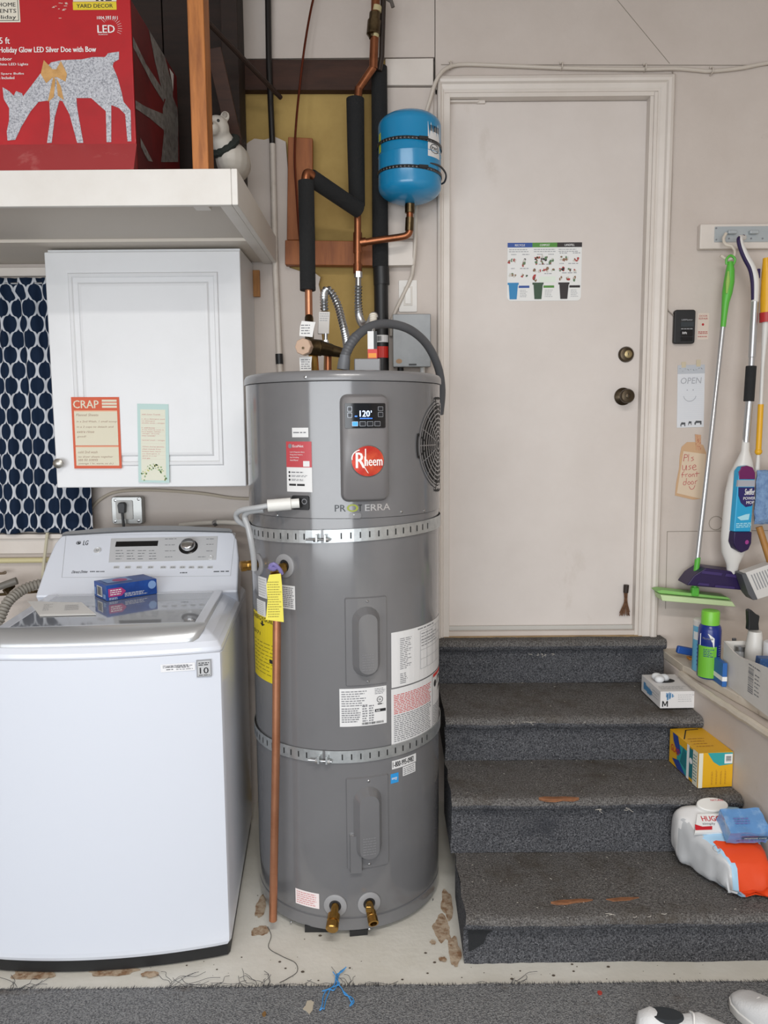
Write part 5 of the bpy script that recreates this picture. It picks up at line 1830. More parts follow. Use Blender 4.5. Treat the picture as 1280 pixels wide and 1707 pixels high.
q.disc(FTp, Lb * .4, depth * .55, .025, .0012, 0, 14)
build(q, 'print', [M('carton_magenta', 'a83a78', 0.45), PAPER, M('carton_pale_blue', '7f9fcf', 0.45), INK], car, smooth=0)
FP = Flat(pZ(65, 1026, zlid + 0.001), (pZ(162, 1021, zlid) - pZ(65, 1026, zlid)), (pZ(72, 1001, zlid) - pZ(65, 1026, zlid)))
pap = thing('paper_sheets', 'few folded white instruction sheets on the washer glass lid', 'paper', pZ(110, 1012, zlid))
for k in range(3):
    pts = pxs(FP, [(65 + k, 1028 - k), (160 - k, 1022), (152, 1001 + k), (66 - k, 1003)])
    build(MB().prism(pts, FP, 0.0004 + k * 0.0012, 0.0012 + k * 0.0012), 'sheet', PAPER, pap)
q = MB()
a, b = FP.px(75, 1020); c, e = FP.px(105, 1006)
q.lines(FP, a, b, c, e, 5, 0.0042, 0, .25, 4, .5, .2)
build(q, 'print', LIGHTINK, pap, smooth=0)
q = MB()
a, b = FP.px(112, 1018); c, e = FP.px(145, 1006)
q.lines(FP, a, b, c, e, 7, 0.0042, 0, .3, 5, .1, .1)
build(q, 'print', LIGHTINK, pap, smooth=0)

# ================================================================== OUTLET, CABLE, HOSES BEHIND THE WASHER
FO = wall(YW - 0.04)
a, b = FO.px(187, 874); c, e = FO.px(236, 828)
ob = thing('outlet_box', 'square metal outlet box with a black plug above the washer', 'outlet', FO((a + c) / 2, b, -0.02))
build(MB().prism(rrect(a, b, c, e, 0.01), FO, -0.04, 0.0), 'steel_box', M('box_steel', 'a9aaa8', 0.4, 0.8), ob, bevel=0.003)
build(MB().prism(rrect(a + .018, b + .02, c - .036, e - .014, 0.006), FO, 0.0, 0.004), 'receptacle', M('receptacle_white', 'c9c8c4', 0.5), ob, bevel=0.001)
for x, y in ((192, 834), (231, 832), (192, 869), (231, 868)):
    u, v = FO.px(x, y)
    build(MB().lathe([(0.006, 0), (0.006, 0.002), (0.003, 0.003)], FO(u, v, 0), FO.N, 10), 'screw', STEEL, ob)
pl = thing('power_plug', 'dark grey plug and cord in the outlet box', 'plug', pY(208, 850, YW - .06))
u, v = FO.px(206, 846)
build(MB().prism([(u - .012, v - .02), (u + .012, v - .02), (u + .015, v + .012), (u + .01, v + .022), (u - .01, v + .022), (u - .015, v + .012)], FO, 0.0045, 0.03), 'plug_body', M('plug_grey', '3a3b3d', 0.5), pl, bevel=0.003)
build(MB().tube(smooth_path([FO(u, v - .016, .02), FO(u + .004, v - .05, .024), FO(u + .006, v - .12, .02), FO(u + .01, v - .25, .01)], 5), 0.0055, 10), 'cord', MATS['plug_grey'], pl)
solo(MB().tube(smooth_path([pY(150, 850, 3.07), pY(168, 832, 3.07), pY(195, 820, 3.07), pY(250, 817, 3.07), pY(330, 822, 3.07), pY(385, 830, 3.07), pY(425, 832, 3.07)], 6), 0.006, 8), 'wall_cable', M('cable_cream', 'b9ae9d', 0.6), 'cream cable running along the wall under the cabinet', 'cable')
# pipes below the sill
solo(MB().cyl((XL + .01, YW - 0.02, wz(40, 934)), (pY(90, 932, YW - .02).x, YW - 0.02, wz(90, 932)), 0.011, n=12), 'water_pipe', M('pipe_cream', 'c9bf94', 0.5), 'cream horizontal pipe below the window sill', 'pipe')
solo(MB().tube(smooth_path([pY(79, 888, 3.03), pY(76, 915, 3.03), pY(73, 940, 3.03), pY(70, 985, 3.03), pY(72, 1010, 3.02)], 5), 0.0065, 8), 'drop_cord', M('cord_cream', 'c3bca4', 0.5), 'pale cord dropping from the curtain hem behind the washer', 'cord')
path = smooth_path([pY(-30, 1075, 2.72), pY(-5, 1040, 2.78), pY(12, 1005, 2.84), pY(35, 985, 2.90), pY(60, 975, 2.94), pY(92, 970, 2.98)], 8)
pp, rs = ribbed(path, 0.0185, 0.0135, 0.0028)
solo(MB().tube(pp, rs, 16), 'drain_hose', M('hose_corrugated', '8c877e', 0.55), 'grey corrugated drain hose snaking behind the washer', 'hose')
sp_ = thing('supply_valve', 'old brass supply valve with a grey hose behind the washer', 'valve', pY(15, 990, 2.95))
build(MB().tube([pY(-20, 985, 2.93), pY(8, 975, 2.95), pY(28, 968, 2.96)], [0.012, 0.014, 0.015], 12), 'hose_end', M('hose_dark', '6f6b64', 0.5), sp_)
build(MB().tube([pY(8, 987, 2.97), pY(22, 975, 3.0)], 0.012, 10).tube([pY(-10, 992, 2.98), pY(75, 985, 3.02)], 0.006, 8), 'valve_body', BRONZE, sp_)
build(MB().tube(smooth_path([pY(-10, 953, 3.03), pY(2, 955, 3.03), pY(9, 953, 3.03), pY(9, 956, 3.03), pY(0, 957, 3.03), pY(-10, 957, 3.03)], 4), 0.003, 8), 'wire_loop', M('wire_rust', '6a5a48', 0.5), sp_)

# ================================================================== RED CARTON WITH THE DEER
YR = 2.36
FRd = wall(YR)
zsh_top = zst + 0.0045
xr_ = FRd.px(222, 120)[0]
xl_ = xr_ - 0.62
ztb = FRd.px(100, -3)[1]
zb1 = FRd.px(100, 241)[1]
YB2 = 2.86
rb = thing('deer_decoration_carton', 'big red carton printed with a silver doe on the overhead shelf', 'box', ((xl_ + xr_) / 2, 2.6, zsh_top))
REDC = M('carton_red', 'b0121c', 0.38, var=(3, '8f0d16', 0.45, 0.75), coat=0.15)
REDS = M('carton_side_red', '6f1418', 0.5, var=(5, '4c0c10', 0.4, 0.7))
q = MB().box(xl_, xr_, YR, YB2, zsh_top, ztb)
build(q, 'carton_body', REDC, rb, bevel=0.003)
q = MB().add([(xl_, YR - .002, zb1), (xr_ + .002, YR - .002, zb1), (xr_ + .012, YR - .075, zsh_top + .001), (xl_, YR - .075, zsh_top + .001),
              (xl_, YR - .001, zb1 - .006), (xr_, YR - .001, zb1 - .006), (xr_, YR - .003, zsh_top + .0008), (xl_, YR - .003, zsh_top + .0008)],
             [(3, 2, 1, 0), (0, 1, 5, 4), (2, 3, 7, 6), (1, 2, 6, 5), (0, 4, 7, 3), (4, 5, 6, 7)])
build(q, 'bottom_flap', M('flap_red', 'a23a3c', 0.5, var=(12, 'b86a66', 0.6, 0.78)), rb)
CW = M('carton_cream', 'd8d2c2', 0.5)
CY = M('carton_yellow', 'd6bf2e', 0.5)
SILD = M('deer_silver', 'b9bbc1', 0.4, var=(230, '7e8088', 0.45, 0.62))
layered(SILD, [(330, 'f0f1f4', 0.58, 0.66, (1, 1, 1))])
BOWT = M('deer_bow_tan', 'c79a5e', 0.5, var=(25, 'a97c43', 0.4, 0.7))
K = 3.879
def c8(pts):
    return [FRd.px(x / K, y / K) for x, y in pts]
q = MB()
a, b = FRd.px(-60, 38); c, e = FRd.px(31.5, -12)
q.rect(FRd, a, b, c, e, .0008, 0)
q.rect(FRd, a, b + .004, c - .004, b + .0055, .0012, 3).rect(FRd, c - .0055, b + .004, c - .004, e, .0012, 3)
for t, x0, y0, x1, y1 in (('HOME', -3, 11.5, 26, 4.5), ('ACCENTS', -26, 22, 27, 15), ('Holiday', -16, 34, 27, 25.5)):
    a, b = FRd.px(x0, y0); c, e = FRd.px(x1, y1)
    q.text(FRd, t, a, b, c, e, .0012, 3)
build(q, 'holiday_label', [CW, CY, PAPER, INK], rb, smooth=0)
q = MB()
a, b = FRd.px(122, 17); c, e = FRd.px(194, 3)
q.rect(FRd, a, b, c, e, .0008, 1)
a2, b2 = FRd.px(122, 3); c2, e2 = FRd.px(194, -3)
q.rect(FRd, a2, b2, c2, e2, .0008, 0)
a, b = FRd.px(128, 13.5); c, e = FRd.px(188, 6.5)
q.text(FRd, 'YARD DECOR', a, b, c, e, .0012, 3)
a, b = FRd.px(160, 2); c, e = FRd.px(186, -3.5)
q.rect(FRd, a, b, a + .008, e, .0012, 3).rect(FRd, a + .014, b, a + .022, e, .0012, 3).rect(FRd, a + .028, b, c, e, .0012, 3)
build(q, 'yard_label', [CW, CY, PAPER, INK], rb, smooth=0)
q = MB()
for t, x0, y0, x1, y1 in (('1004 393 011', 162, 32.5, 196, 27), ('LED', 163, 55, 191, 42), ('4.5 ft', -10, 73.5, 16, 62.5), ('Holiday Glow LED Silver Doe with Bow', -1, 91, 160, 77.5),
                          ('Indoor/Outdoor', -38, 101.5, 20, 95.5), ('80 Cool White LED Lights', -34, 111, 47, 105), ('4 Stakes, Spare Bulbs', -30, 126, 40, 121), ('and Fuses Included', -24, 132.5, 24, 127.5), ('TECHNOLOGY', 164, 58.8, 180, 56.8)):
    a, b = FRd.px(x0, y0); c, e = FRd.px(x1, y1)
    build(MB().text(FRd, t, a, b, c, e, .0010, 0), 'lettering', PAPER, rb, smooth=0)
u, v = FRd.px(184, 47)
for k in range(14):
    t = -0.5 + k * 0.22
    q.bar(FRd(u + .022 * math.cos(t), v + .022 * math.sin(t), .0008), FRd(u + .034 * math.cos(t), v + .034 * math.sin(t), .0008), 0.0008, 0.0006, 2)
rn = random.Random(9)
for k in range(14):
    u, v = FRd.px(84 + 28 * rn.random(), 5 + 28 * rn.random())
    q.rect(FRd, u, v, u + .004 + .006 * rn.random(), v + .0012, .0008, 0)
build(q, 'print_sparks', [CW, CY, PAPER, INK], rb, smooth=0, kind='stuff')
deer = [(50, 910), (45, 850), (60, 780), (60, 700), (25, 640), (18, 565), (60, 590), (90, 620), (105, 590), (145, 605), (150, 625), (200, 560), (260, 480), (330, 405), (400, 390), (530, 385), (600, 370), (680, 370), (700, 345), (770, 335), (770, 385), (735, 405), (730, 430), (760, 500), (785, 590), (800, 660), (845, 715), (850, 915), (825, 915), (810, 740), (770, 700), (720, 680), (720, 920), (690, 920), (685, 720), (640, 680), (590, 635), (495, 635), (500, 700), (540, 925), (500, 925), (450, 740), (405, 655), (385, 650), (355, 760), (335, 925), (305, 925), (325, 780), (320, 650), (250, 660), (200, 720), (140, 820), (100, 905)]
q = MB().poly(c8(deer), FRd, .0012, 0)
q.poly(c8([(265, 480), (285, 390), (340, 450), (345, 500), (300, 540)]), FRd, .0018, 1)
q.poly(c8([(360, 460), (395, 395), (435, 480), (425, 530), (370, 500)]), FRd, .0018, 1)
q.poly(c8([(345, 500), (310, 660), (350, 630), (360, 510)]), FRd, .0018, 1)
q.poly(c8([(365, 505), (375, 620), (415, 650), (395, 560)]), FRd, .0018, 1)
q.poly(c8([(335, 450), (365, 450), (370, 500), (335, 505)]), FRd, .0022, 1)
build(q, 'deer_print', [SILD, BOWT], rb, smooth=0, label='printed silver doe with a tan bow')
# side of the carton with the branch print
FSd = Flat((xr_ + 0.0006, YR, zsh_top), (0, 1, 0), (0, 0, 1))
q = MB().rect(FSd, 0.004, 0.002, YB2 - YR - 0.004, ztb - zsh_top - 0.004, 0.0, 0)
def s8(pts):
    o = []
    for x, y in pts:
        u, v = FSd.px(x / K, y / K)
        o.append((min(max(u, 0.004), YB2 - YR - .004), min(max(v, 0.002), ztb - zsh_top - .004)))
    return o
for pts in ([(1040, 1048), (1058, 860), (1050, 700), (1070, 640), (1110, 615), (1145, 700), (1150, 800), (1150, 1048)],
            [(1060, 640), (1000, 400), (960, 180), (975, 160), (1010, 180), (1060, 290), (1115, 560), (1115, 640)],
            [(846, 220), (940, 410), (1065, 600), (1055, 660), (980, 540), (846, 285)],
            [(866, 640), (940, 690), (1060, 740), (1055, 840), (960, 760), (866, 690)],
            [(905, 890), (985, 1045), (955, 1040), (908, 950)]):
    q.poly(s8(pts), FSd, 0.0008 + 0.00025 * len(q.f) ** .5, 1)
for pts in ([(1090, 290), (1100, 285), (1115, 340), (1105, 340)], [(1090, 440), (1118, 480), (1115, 590), (1105, 520)], [(1155, 480), (1165, 480), (1165, 520), (1155, 520)]):
    q.poly(s8(pts), FSd, 0.0024, 2)
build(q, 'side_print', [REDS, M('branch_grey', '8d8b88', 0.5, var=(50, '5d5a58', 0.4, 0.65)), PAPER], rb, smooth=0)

# ================================================================== POLAR BEAR
YBr = 2.66
hc = pY(362, 214, YBr)
s_ = (pY(385, 214, YBr).x - pY(345, 214, YBr).x) / 0.1   # scale: 40 px = 1 unit of 0.1
s_ = s_ * 1.0
bear = thing('polar_bear_figurine', 'white polar bear figurine wearing a dark wreath behind the post', 'figurine', (hc.x + .03, YBr + .05, zsh_top))
q = MB()
k = 0.05 * s_ / 1.0
q.blob(hc, 0.040, 0.042, 0.040)
q.blob(hc + Vector((-0.008, -0.035, -0.014)), 0.024, 0.030, 0.021)
q.blob(hc + Vector((0.026, 0.006, 0.040)), 0.016, 0.010, 0.017)
q.blob(hc + Vector((-0.038, 0.006, 0.040)), 0.016, 0.010, 0.017)
q.tube([hc + Vector((0.006, 0.015, -0.02)), hc + Vector((0.03, 0.05, -0.075))], [0.034, 0.05], 14)
zc_ = hc.z - 0.08
q.blob((hc.x + 0.035, YBr + 0.085, max(zc_, zsh_top + 0.06)), 0.058, 0.10, 0.06)
for dx, dy in ((-0.0, 0.02), (0.05, 0.02), (0.0, 0.15), (0.05, 0.15)):
    q.tube([(hc.x + 0.008 + dx, YBr + dy, zsh_top + 0.006), (hc.x + 0.012 + dx, YBr + dy, zsh_top + 0.07)], [0.024, 0.03], 12)
build(q, 'body', M('bear_white', 'c2bdb4', 0.55), bear, remesh=0.004)
eye = MB()
eye.blob(hc + Vector((0.012, -0.0385, 0.010)), 0.0048, 0.004, 0.005, nu=10, nv=6)
build(eye, 'eye', BLACKG, bear)
build(MB().blob(hc + Vector((-0.022, -0.035, 0.010)), 0.0048, 0.004, 0.005, nu=10, nv=6), 'eye', BLACKG, bear)
build(MB().blob(hc + Vector((-0.008, -0.066, -0.008)), 0.009, 0.005, 0.006, nu=10, nv=6), 'nose', BLACKG, bear)
build(MB().blob(hc + Vector((0.027, -0.003, 0.041)), 0.009, 0.004, 0.010, nu=10, nv=6), 'inner_ear', M('ear_grey', '8a837a', 0.6), bear)
ax = Vector((0.4, 0.6, -0.7)).normalized()
cc = hc + Vector((0.016, 0.03, -0.045))
u_ = ax.cross(Vector((0, 0, 1))).normalized(); w_ = ax.cross(u_)
pts = [cc + (u_ * math.cos(2 * PI * i / 24) + w_ * math.sin(2 * PI * i / 24)) * 0.046 for i in range(24)]
wr = build(MB().tube(pts, [0.011 + 0.003 * (i % 2) for i in range(24)], 8, closed=True), 'wreath', M('wreath_green', '1d2420', 0.8, bump=(120, 1.0)), bear)
build(MB().blob(pts[6] + Vector((0.008, -0.008, 0.0)), 0.007, 0.007, 0.007, nu=10, nv=6), 'berry', M('berry_red', 'a8121c', 0.4), wr)
tw = MB()
rn = random.Random(12)
base = pY(402, 240, YBr + .1)
for i in range(7):
    a = rn.random() * 2 * PI
    p = [base + Vector((0, 0, -.02))]
    for j in range(4):
        p.append(p[-1] + Vector((0.014 * (rn.random() - .35), 0.01 * (rn.random() - .5), 0.018 * (rn.random() - .1))))
    tw.tube(smooth_path(p, 3), 0.0009, 4)
build(tw, 'wreath_twigs', M('twig_dark', '2a221b', 0.8), bear, kind='stuff')

# ================================================================== WALL FITTINGS NEAR THE DOOR
FD2 = wall(YW - 0.09)
a, b = FD2.px(655, 612); c, e = FD2.px(718, 523)
db = thing('disconnect_box', 'grey steel electrical disconnect box on the wall behind the heater', 'electrical box', FD2((a + c) / 2, b, -0.045))
GB = M('box_grey_paint', '8a8d8f', 0.4, 0.2, var=(8, '7d8082', 0.4, 0.7))
build(MB().fbox(FD2, a + .004, b + .004, c - .004, e - .004, -0.09, -0.012), 'housing', GB, db)
build(MB().prism(rrect(a, b, c, e, 0.004), FD2, -0.02, 0.0), 'cover', GB, db, bevel=0.003)
build(MB().fbox(FD2, a + (c - a) * .42, b + .006, a + (c - a) * .62, b + .012, 0.0, 0.003), 'latch', BLACK, db)
build(MB().disc(FD2, a + (c - a) * .16, b + .022, 0.012, 0.0006, 0, 12, 0.009), 'rust_spot', M('rust_tan', 'a98a6c', 0.7), db)
build(MB().cyl(FD2(a + .03, b + .004, -0.05), FD2(a + .03, b - .035, -0.05), 0.012, n=12), 'cable_gland', BLACK, db)
build(MB().cyl(FD2(c - .03, b + .004, -0.05), FD2(c - .03, b - .04, -0.05), 0.01, n=12), 'cable_gland', PAPER, db)
FSw = wall(YW - 0.006)
a, b = FSw.px(665, 520); c, e = FSw.px(695, 467)
sw = thing('wall_switch', 'white rocker switch plate above the grey disconnect box', 'switch', FSw((a + c) / 2, b, 0))
build(MB().prism(rrect(a, b, c, e, 0.004), FSw, -0.006, 0.0), 'plate', WHITE, sw, bevel=0.001)
w, h = c - a, e - b
build(MB().fbox(FSw, a + w * .26, b + h * .2, c - w * .26, e - h * .2, 0.0, 0.003), 'switch_frame', M('switch_shade', 'cfc9c1', 0.5), sw, bevel=0.0006)
build(MB().fbox(FSw, a + w * .34, b + h * .25, c - w * .34, e - h * .25, 0.003, 0.006), 'rocker', WHITE, sw, bevel=0.001)

# painted cable over the door
CABP = M('cable_paint', 'c6bdb2', 0.5)
pts = [(652, 560, 3.066), (653, 535, 3.066), (664, 508, 3.066), (683, 468, 3.066), (688, 448, 3.05), (692, 400, 3.03), (694, 330, 3.055), (700, 240, 3.05), (709, 193, 3.05), (717, 165, 3.045), (724, 142, 3.04), (733, 124, 3.04), (746, 113, 3.05), (772, 107.5, 3.068), (850, 110, 3.069), (936, 113.5, 3.068), (1020, 115, 3.069), (1076, 115.5, 3.068), (1126, 114.5, 3.069), (1160, 117, 3.07), (1185, 118.5, 3.068), (1235, 113.5, 3.069), (1280, 105, 3.07), (1360, 96, 3.07)]
cb = thing('painted_cable', 'cream cable stapled along the top of the door casing', 'cable', pY(936, 115, 3.07))
build(MB().tube(smooth_path([pY(*p) for p in pts], 5), rp(3.1, 3), 10), 'cable', CABP, cb)
for x, y in ((751, 109), (936, 111), (1075, 113), (1186, 119)):
    p = pY(x, y, 3.066)
    build(MB().tube(smooth_path([p + Vector((0, .012, .012)), p + Vector((0, -.01, .009)), p + Vector((0, -.012, -.006)), p + Vector((0, .012, -.01))], 4), 0.0028, 6).lathe([(0.006, 0), (0.006, .006)], p + Vector((0, 0.01, .016)), (0, -1, 0), 8), 'staple', CABP, cb)
solo(MB().tube(smooth_path([pY(1121, 117, 3.07), pY(1123, 165, 3.076), pY(1121, 240, 3.076), pY(1119, 320, 3.076), pY(1116, 400, 3.076), pY(1113, 480, 3.076), pY(1112, 512, 3.076), pY(1118, 522, 3.074), pY(1127, 528, 3.07)], 6), 0.0022, 6), 'thin_wire', M('wire_grey', '8f857b', 0.6), 'thin wire running down the door casing to the black keypad', 'wire')

# keypad and sticker
FK2 = wall(YW - 0.022)
a, b = FK2.px(1123, 573); c, e = FK2.px(1160, 516)
w, h = c - a, e - b
kp = thing('opener_keypad', 'black garage door opener keypad on the wall beside the door', 'keypad', FK2((a + c) / 2, b, -.01))
build(MB().prism(rrect(a, b, c, e, 0.010), FK2, -0.021, 0.0), 'housing', BLACK, kp, bevel=0.004, seg=3)
build(MB().fbox(FK2, a + w * .30, b + h * .50, c - w * .08, b + h * .64, 0, 0.0012), 'screen', M('lcd_dark', '30363a', 0.3), kp)
q = MB().text(FK2, 'LiftMaster', a + w * .34, b + h * .68, c - w * .14, b + h * .725, 0.0008, 0)
q.lines(FK2, a + w * .32, b + h * .42, c - w * .12, b + h * .45, 1, 0.0008, 0, .7, 3, 0, .2)
build(q, 'lettering', LIGHTINK, kp, smooth=0)
build(MB().prism(rrect(a + w * .30, b + h * .22, c - w * .12, b + h * .40, 0.006), FK2, 0, 0.003), 'push_bar', BLACKG, kp, bevel=0.001)
build(MB().text(FK2, 'lift', a + w * .38, b + h * .28, a + w * .6, b + h * .35, 0.0034, 0), 'bar_symbol', STK, kp, smooth=0)
build(MB().prism(rrect(a + w * .30, b + h * .08, c - w * .12, b + h * .19, 0.004), FK2, 0, 0.003), 'lock_button', BLACKG, kp, bevel=0.001)
FW1 = wall(YW - 0.001)
a, b = FW1.px(1161.5, 566); c, e = FW1.px(1182, 522)
w, h = c - a, e - b
q = MB().fbox(FW1, a, b, c, e, -0.001, 0.0003)
PINKR = M('print_dull_red', 'b0605a', 0.6)
q.text(FW1, 'DOOR', a + w * .15, b + h * .86, c - w * .15, b + h * .93, 0.0008, 1)
q.text(FW1, 'REPAIR', a + w * .10, b + h * .76, c - w * .10, b + h * .83, 0.0008, 1)
q.disc(FW1, a + w * .48, b + h * .57, w * .11, 0.0008, 2, 14)
q.lines(FW1, a + w * .08, b + h * .20, c - w * .08, b + h * .32, 2, 0.0008, 1, .6, 3, .1, .2)
q.lines(FW1, a + w * .08, b + h * .08, c - w * .08, b + h * .14, 1, 0.0008, 1, .6, 4, .1, .2)
solo(q, 'repair_sticker', [M('sticker_cream', 'd3c5b8', 0.55), PINKR, M('dot_red', 'b01f28', 0.5)], 'cream sticker with red print beside the black keypad', 'sticker', smooth=0)

# OPEN note
F, w, h = note_frame(1124, 610, 1169, 711, 1128, 1175, YW - 0.0015)
F = Sub(wall(YW - 0.0015), *wall(YW - 0.0015).px(1128, 713), math.radians(1.2))
w = wall(YW).px(1172, 660)[0] - wall(YW).px(1127, 660)[0]
h = wall(YW).px(1148, 608)[1] - wall(YW).px(1150, 712)[1]
nt_ = thing('memo_note', 'white memo sheet with a smiley drawn on it taped to the wall', 'note', F(w / 2, 0, 0))
build(MB().fbox(F, 0, 0, w, h, -0.001, 0.0006), 'sheet', M('memo_white', 'd4d6da', 0.6), nt_)
q = MB()
q.rect(F, 0, h * .86, w, h, 0.0011, 1)
for k in range(22):
    q.rect(F, w * .05, h * (.14 + .032 * k), w * .95, h * (.1415 + .032 * k), 0.0011, 2)
PENC = M('pencil', 'a2a4aa', 0.7)
q.text(F, 'OPEN', w * .10, h * .70, w * .86, h * .80, 0.0014, 3, 0.12, bold=False)
q.ring(F, w * .46, h * .52, w * .22, w * .24, 0.0014, 3, 18, PI * 1.05, PI * 1.95)
q.disc(F, w * .36, h * .60, w * .022, 0.0014, 3, 8).disc(F, w * .58, h * .60, w * .022, 0.0014, 3, 8)
rn = random.Random(2)
for k in range(9):
    q.bar(F(w * (.06 + .1 * k), h * (.9 + .05 * rn.random()), .0012), F(w * (.10 + .1 * k), h * (.9 + .05 * rn.random()), .0012), 0.003, 0.0005, 4)
for (cx_, cy_, s_) in ((.22, .06, .09), (.48, .075, .06), (.78, .08, .13)):   # small printed dogs
    q.poly([(w * (cx_ - s_), h * (cy_ - .015)), (w * (cx_ + s_), h * (cy_ - .01)), (w * (cx_ + s_), h * (cy_ + .02)), (w * (cx_ - s_ * .6), h * (cy_ + .025))], F, 0.0012, 4)
    q.rect(F, w * (cx_ - s_), h * (cy_ - .04), w * (cx_ - s_ * .6), h * cy_, 0.0013, 4).rect(F, w * (cx_ + s_ * .6), h * (cy_ - .04), w * (cx_ + s_), h * cy_, 0.0013, 4)
build(q, 'print', [PAPER, M('memo_band', 'b3b7bd', 0.6), M('rule_blue', 'bcc3cf', 0.6), PENC, M('print_charcoal', '4a4c50', 0.6)], nt_, smooth=0)
TAPE = M('tape_tan', 'c3b79e', 0.35)
build(MB().fbox(F, w * .14, h * .96, w * .30, h * 1.05, 0.0008, 0.0014), 'tape', TAPE, nt_)
build(MB().fbox(F, w * .68, h * .97, w * .84, h * 1.08, 0.0008, 0.0014), 'tape', TAPE, nt_)

# bag shaped sign
FWn = wall(YW - 0.0015)
sg_ = thing('door_sign', 'brown tag shaped sign with red handwriting below the memo note', 'sign', FWn(*FWn.px(1150, 830), 0))
build(MB().prism(pxs(FWn, [(1133, 760), (1136, 745), (1145, 737), (1160, 737), (1172, 742), (1177, 755), (1176, 780), (1172, 831), (1155, 833), (1125, 826), (1127, 805), (1132, 780)]), FWn, -0.0012, 0.0004), 'back_card', M('card_tan', 'c4a07c', 0.6), sg_)
build(MB().prism(pxs(FWn, [(1139, 752), (1176, 757), (1170, 832), (1128, 822)]), FWn, 0.0004, 0.001), 'front_card', M('card_cream', 'd3bfa6', 0.6), sg_)
q = MB()
RP = M('marker_red', 'b5404a', 0.6)
strokes = {'Pls': [[(0, 0), (.08, 1)], [(.06, .95), (.3, .9), (.32, .6), (.06, .5)], [(.45, 1), (.42, 0)], [(.9, .6), (.7, .5), (.9, .25), (.68, .02)]],
           'use': [[(0, .8), (.03, .1), (.2, .1), (.27, .8), (.3, 0)], [(.6, .75), (.45, .6), (.6, .3), (.42, .05)], [(.7, .4), (.95, .55), (.85, .85), (.7, .5), (.8, .05), (1, .15)]],
           'front': [[(.18, 1), (.08, .8), (.06, 0)], [(0, .5), (.2, .5)], [(.26, .6), (.27, .1)], [(.27, .5), (.38, .65)], [(.5, .6), (.42, .3), (.5, .1), (.58, .35), (.5, .6)], [(.64, .6), (.65, .1)], [(.65, .5), (.74, .6), (.77, .1)], [(.9, 1), (.9, .1)], [(.8, .62), (1.05, .7)]],
           'door': [[(.2, .5), (.06, .5), (.03, .1), (.2, .15), (.24, 1)], [(.42, .55), (.32, .3), (.42, .08), (.52, .3), (.42, .55)], [(.66, .6), (.56, .35), (.66, .12), (.76, .35), (.66, .6)], [(.86, .6), (.87, .15)], [(.86, .5), (1.0, .7)]],
           'smile': [[(0, .8), (.3, .1), (.75, .2), (1, 1)]]}
for t, x0, y0, x1, y1 in (('Pls', 1139, 769, 1158, 757), ('use', 1137, 784, 1161, 773), ('front', 1135, 796, 1164, 786), ('door', 1138, 809, 1162, 797), ('smile', 1148, 816, 1158, 809)):
    a, b = FWn.px(x0, y0); c, e = FWn.px(x1, y1)
    for st in strokes[t]:
        pp = [FWn(a + (c - a) * x, b + (e - b) * y, 0.0012) for x, y in st]
        q.tube(smooth_path(pp, 4) if len(pp) > 2 else pp, 0.0011, 5)
build(q, 'handwriting', RP, sg_)
build(MB().prism(pxs(FWn, [(1158, 724), (1168, 725), (1168, 751), (1160, 750)]), FWn, 0.0012, 0.0018), 'washi_tape', M('tape_dotted', 'c49a78', 0.5, var=(260, '9c3b2a', 0.55, 0.6)), sg_)

# recycling poster on the door
FPo = wall(YD - 0.0015)
a, b = FPo.px(845, 502); c, e = FPo.px(970, 404)
w, h = c - a, e - b
po = thing('recycling_poster', 'sorting guide poster with three bins taped to the door', 'poster', FPo((a + c) / 2, b, 0))
build(MB().prism(rrect(a, b, c, e, 0.016, 4)[:12] + rrect(a, b, c, e, 0.016, 4)[12:], FPo, -0.0012, 0.0006), 'sheet', PAPER, po)
q = MB()
BLUB, GRNB, BLKB = M('poster_blue', '2d4f96', 0.55), M('poster_green', '4e8a36', 0.55), M('poster_black', '2a2324', 0.55)
BINB, BING = M('bin_blue', '1f7fb4', 0.5), M('bin_green', '2e4a34', 0.5)
mats = [PAPER, BLUB, GRNB, BLKB, BINB, BING, LIGHTINK, M('food_red', 'a83c3a', 0.6), M('food_green', '5c7a58', 0.6), M('food_brown', '8a6a52', 0.6), M('food_pale', 'c9c6bd', 0.6), M('poster_tint', 'dde6da', 0.6)]
for k, (m_, t) in enumerate(((1, 'RECYCLE'), (2, 'COMPOST'), (3, 'LANDFILL'))):
    x0, x1 = a + w * k / 3, a + w * (k + 1) / 3
    q.rect(FPo, x0, e - h * .08, x1, e, 0.0011, m_)
    q.text(FPo, t, x0 + w * .1, e - h * .06, x1 - w * .1, e - h * .025, 0.0015, 0)
    q.lines(FPo, x0 + w * .02, e - h * .17, x1 - w * .02, e - h * .10, 2, 0.0011, 6, .4, k, .2, .1)
rn = random.Random(21)
items = [(.06, .70), (.10, .68), (.03, .66), (.24, .69), (.22, .64), (.05, .46), (.10, .45), (.20, .44), (.27, .45), (.38, .74), (.42, .73), (.47, .74), (.52, .73), (.40, .67), (.46, .66), (.60, .70), (.58, .66), (.37, .53), (.44, .53), (.49, .53), (.54, .53), (.61, .53), (.36, .40), (.39, .36), (.72, .73), (.76, .71), (.80, .73), (.90, .71), (.94, .70), (.72, .54), (.76, .54), (.84, .54), (.90, .53), (.72, .38), (.82, .38), (.90, .38)]
for (u, v) in items:
    for j in range(3):
        m_ = rn.choice((7, 7, 8, 9, 9, 10, 3, 10))
        q.poly(rough_outline(a + w * (u + .03 * (rn.random() - .5)), b + h * (v + .05 * (rn.random() - .5)), w * (.008 + .014 * rn.random()), h * (.012 + .022 * rn.random()), 7, int(rn.random() * 999), .5), FPo, 0.0011 + 0.0002 * j, m_)
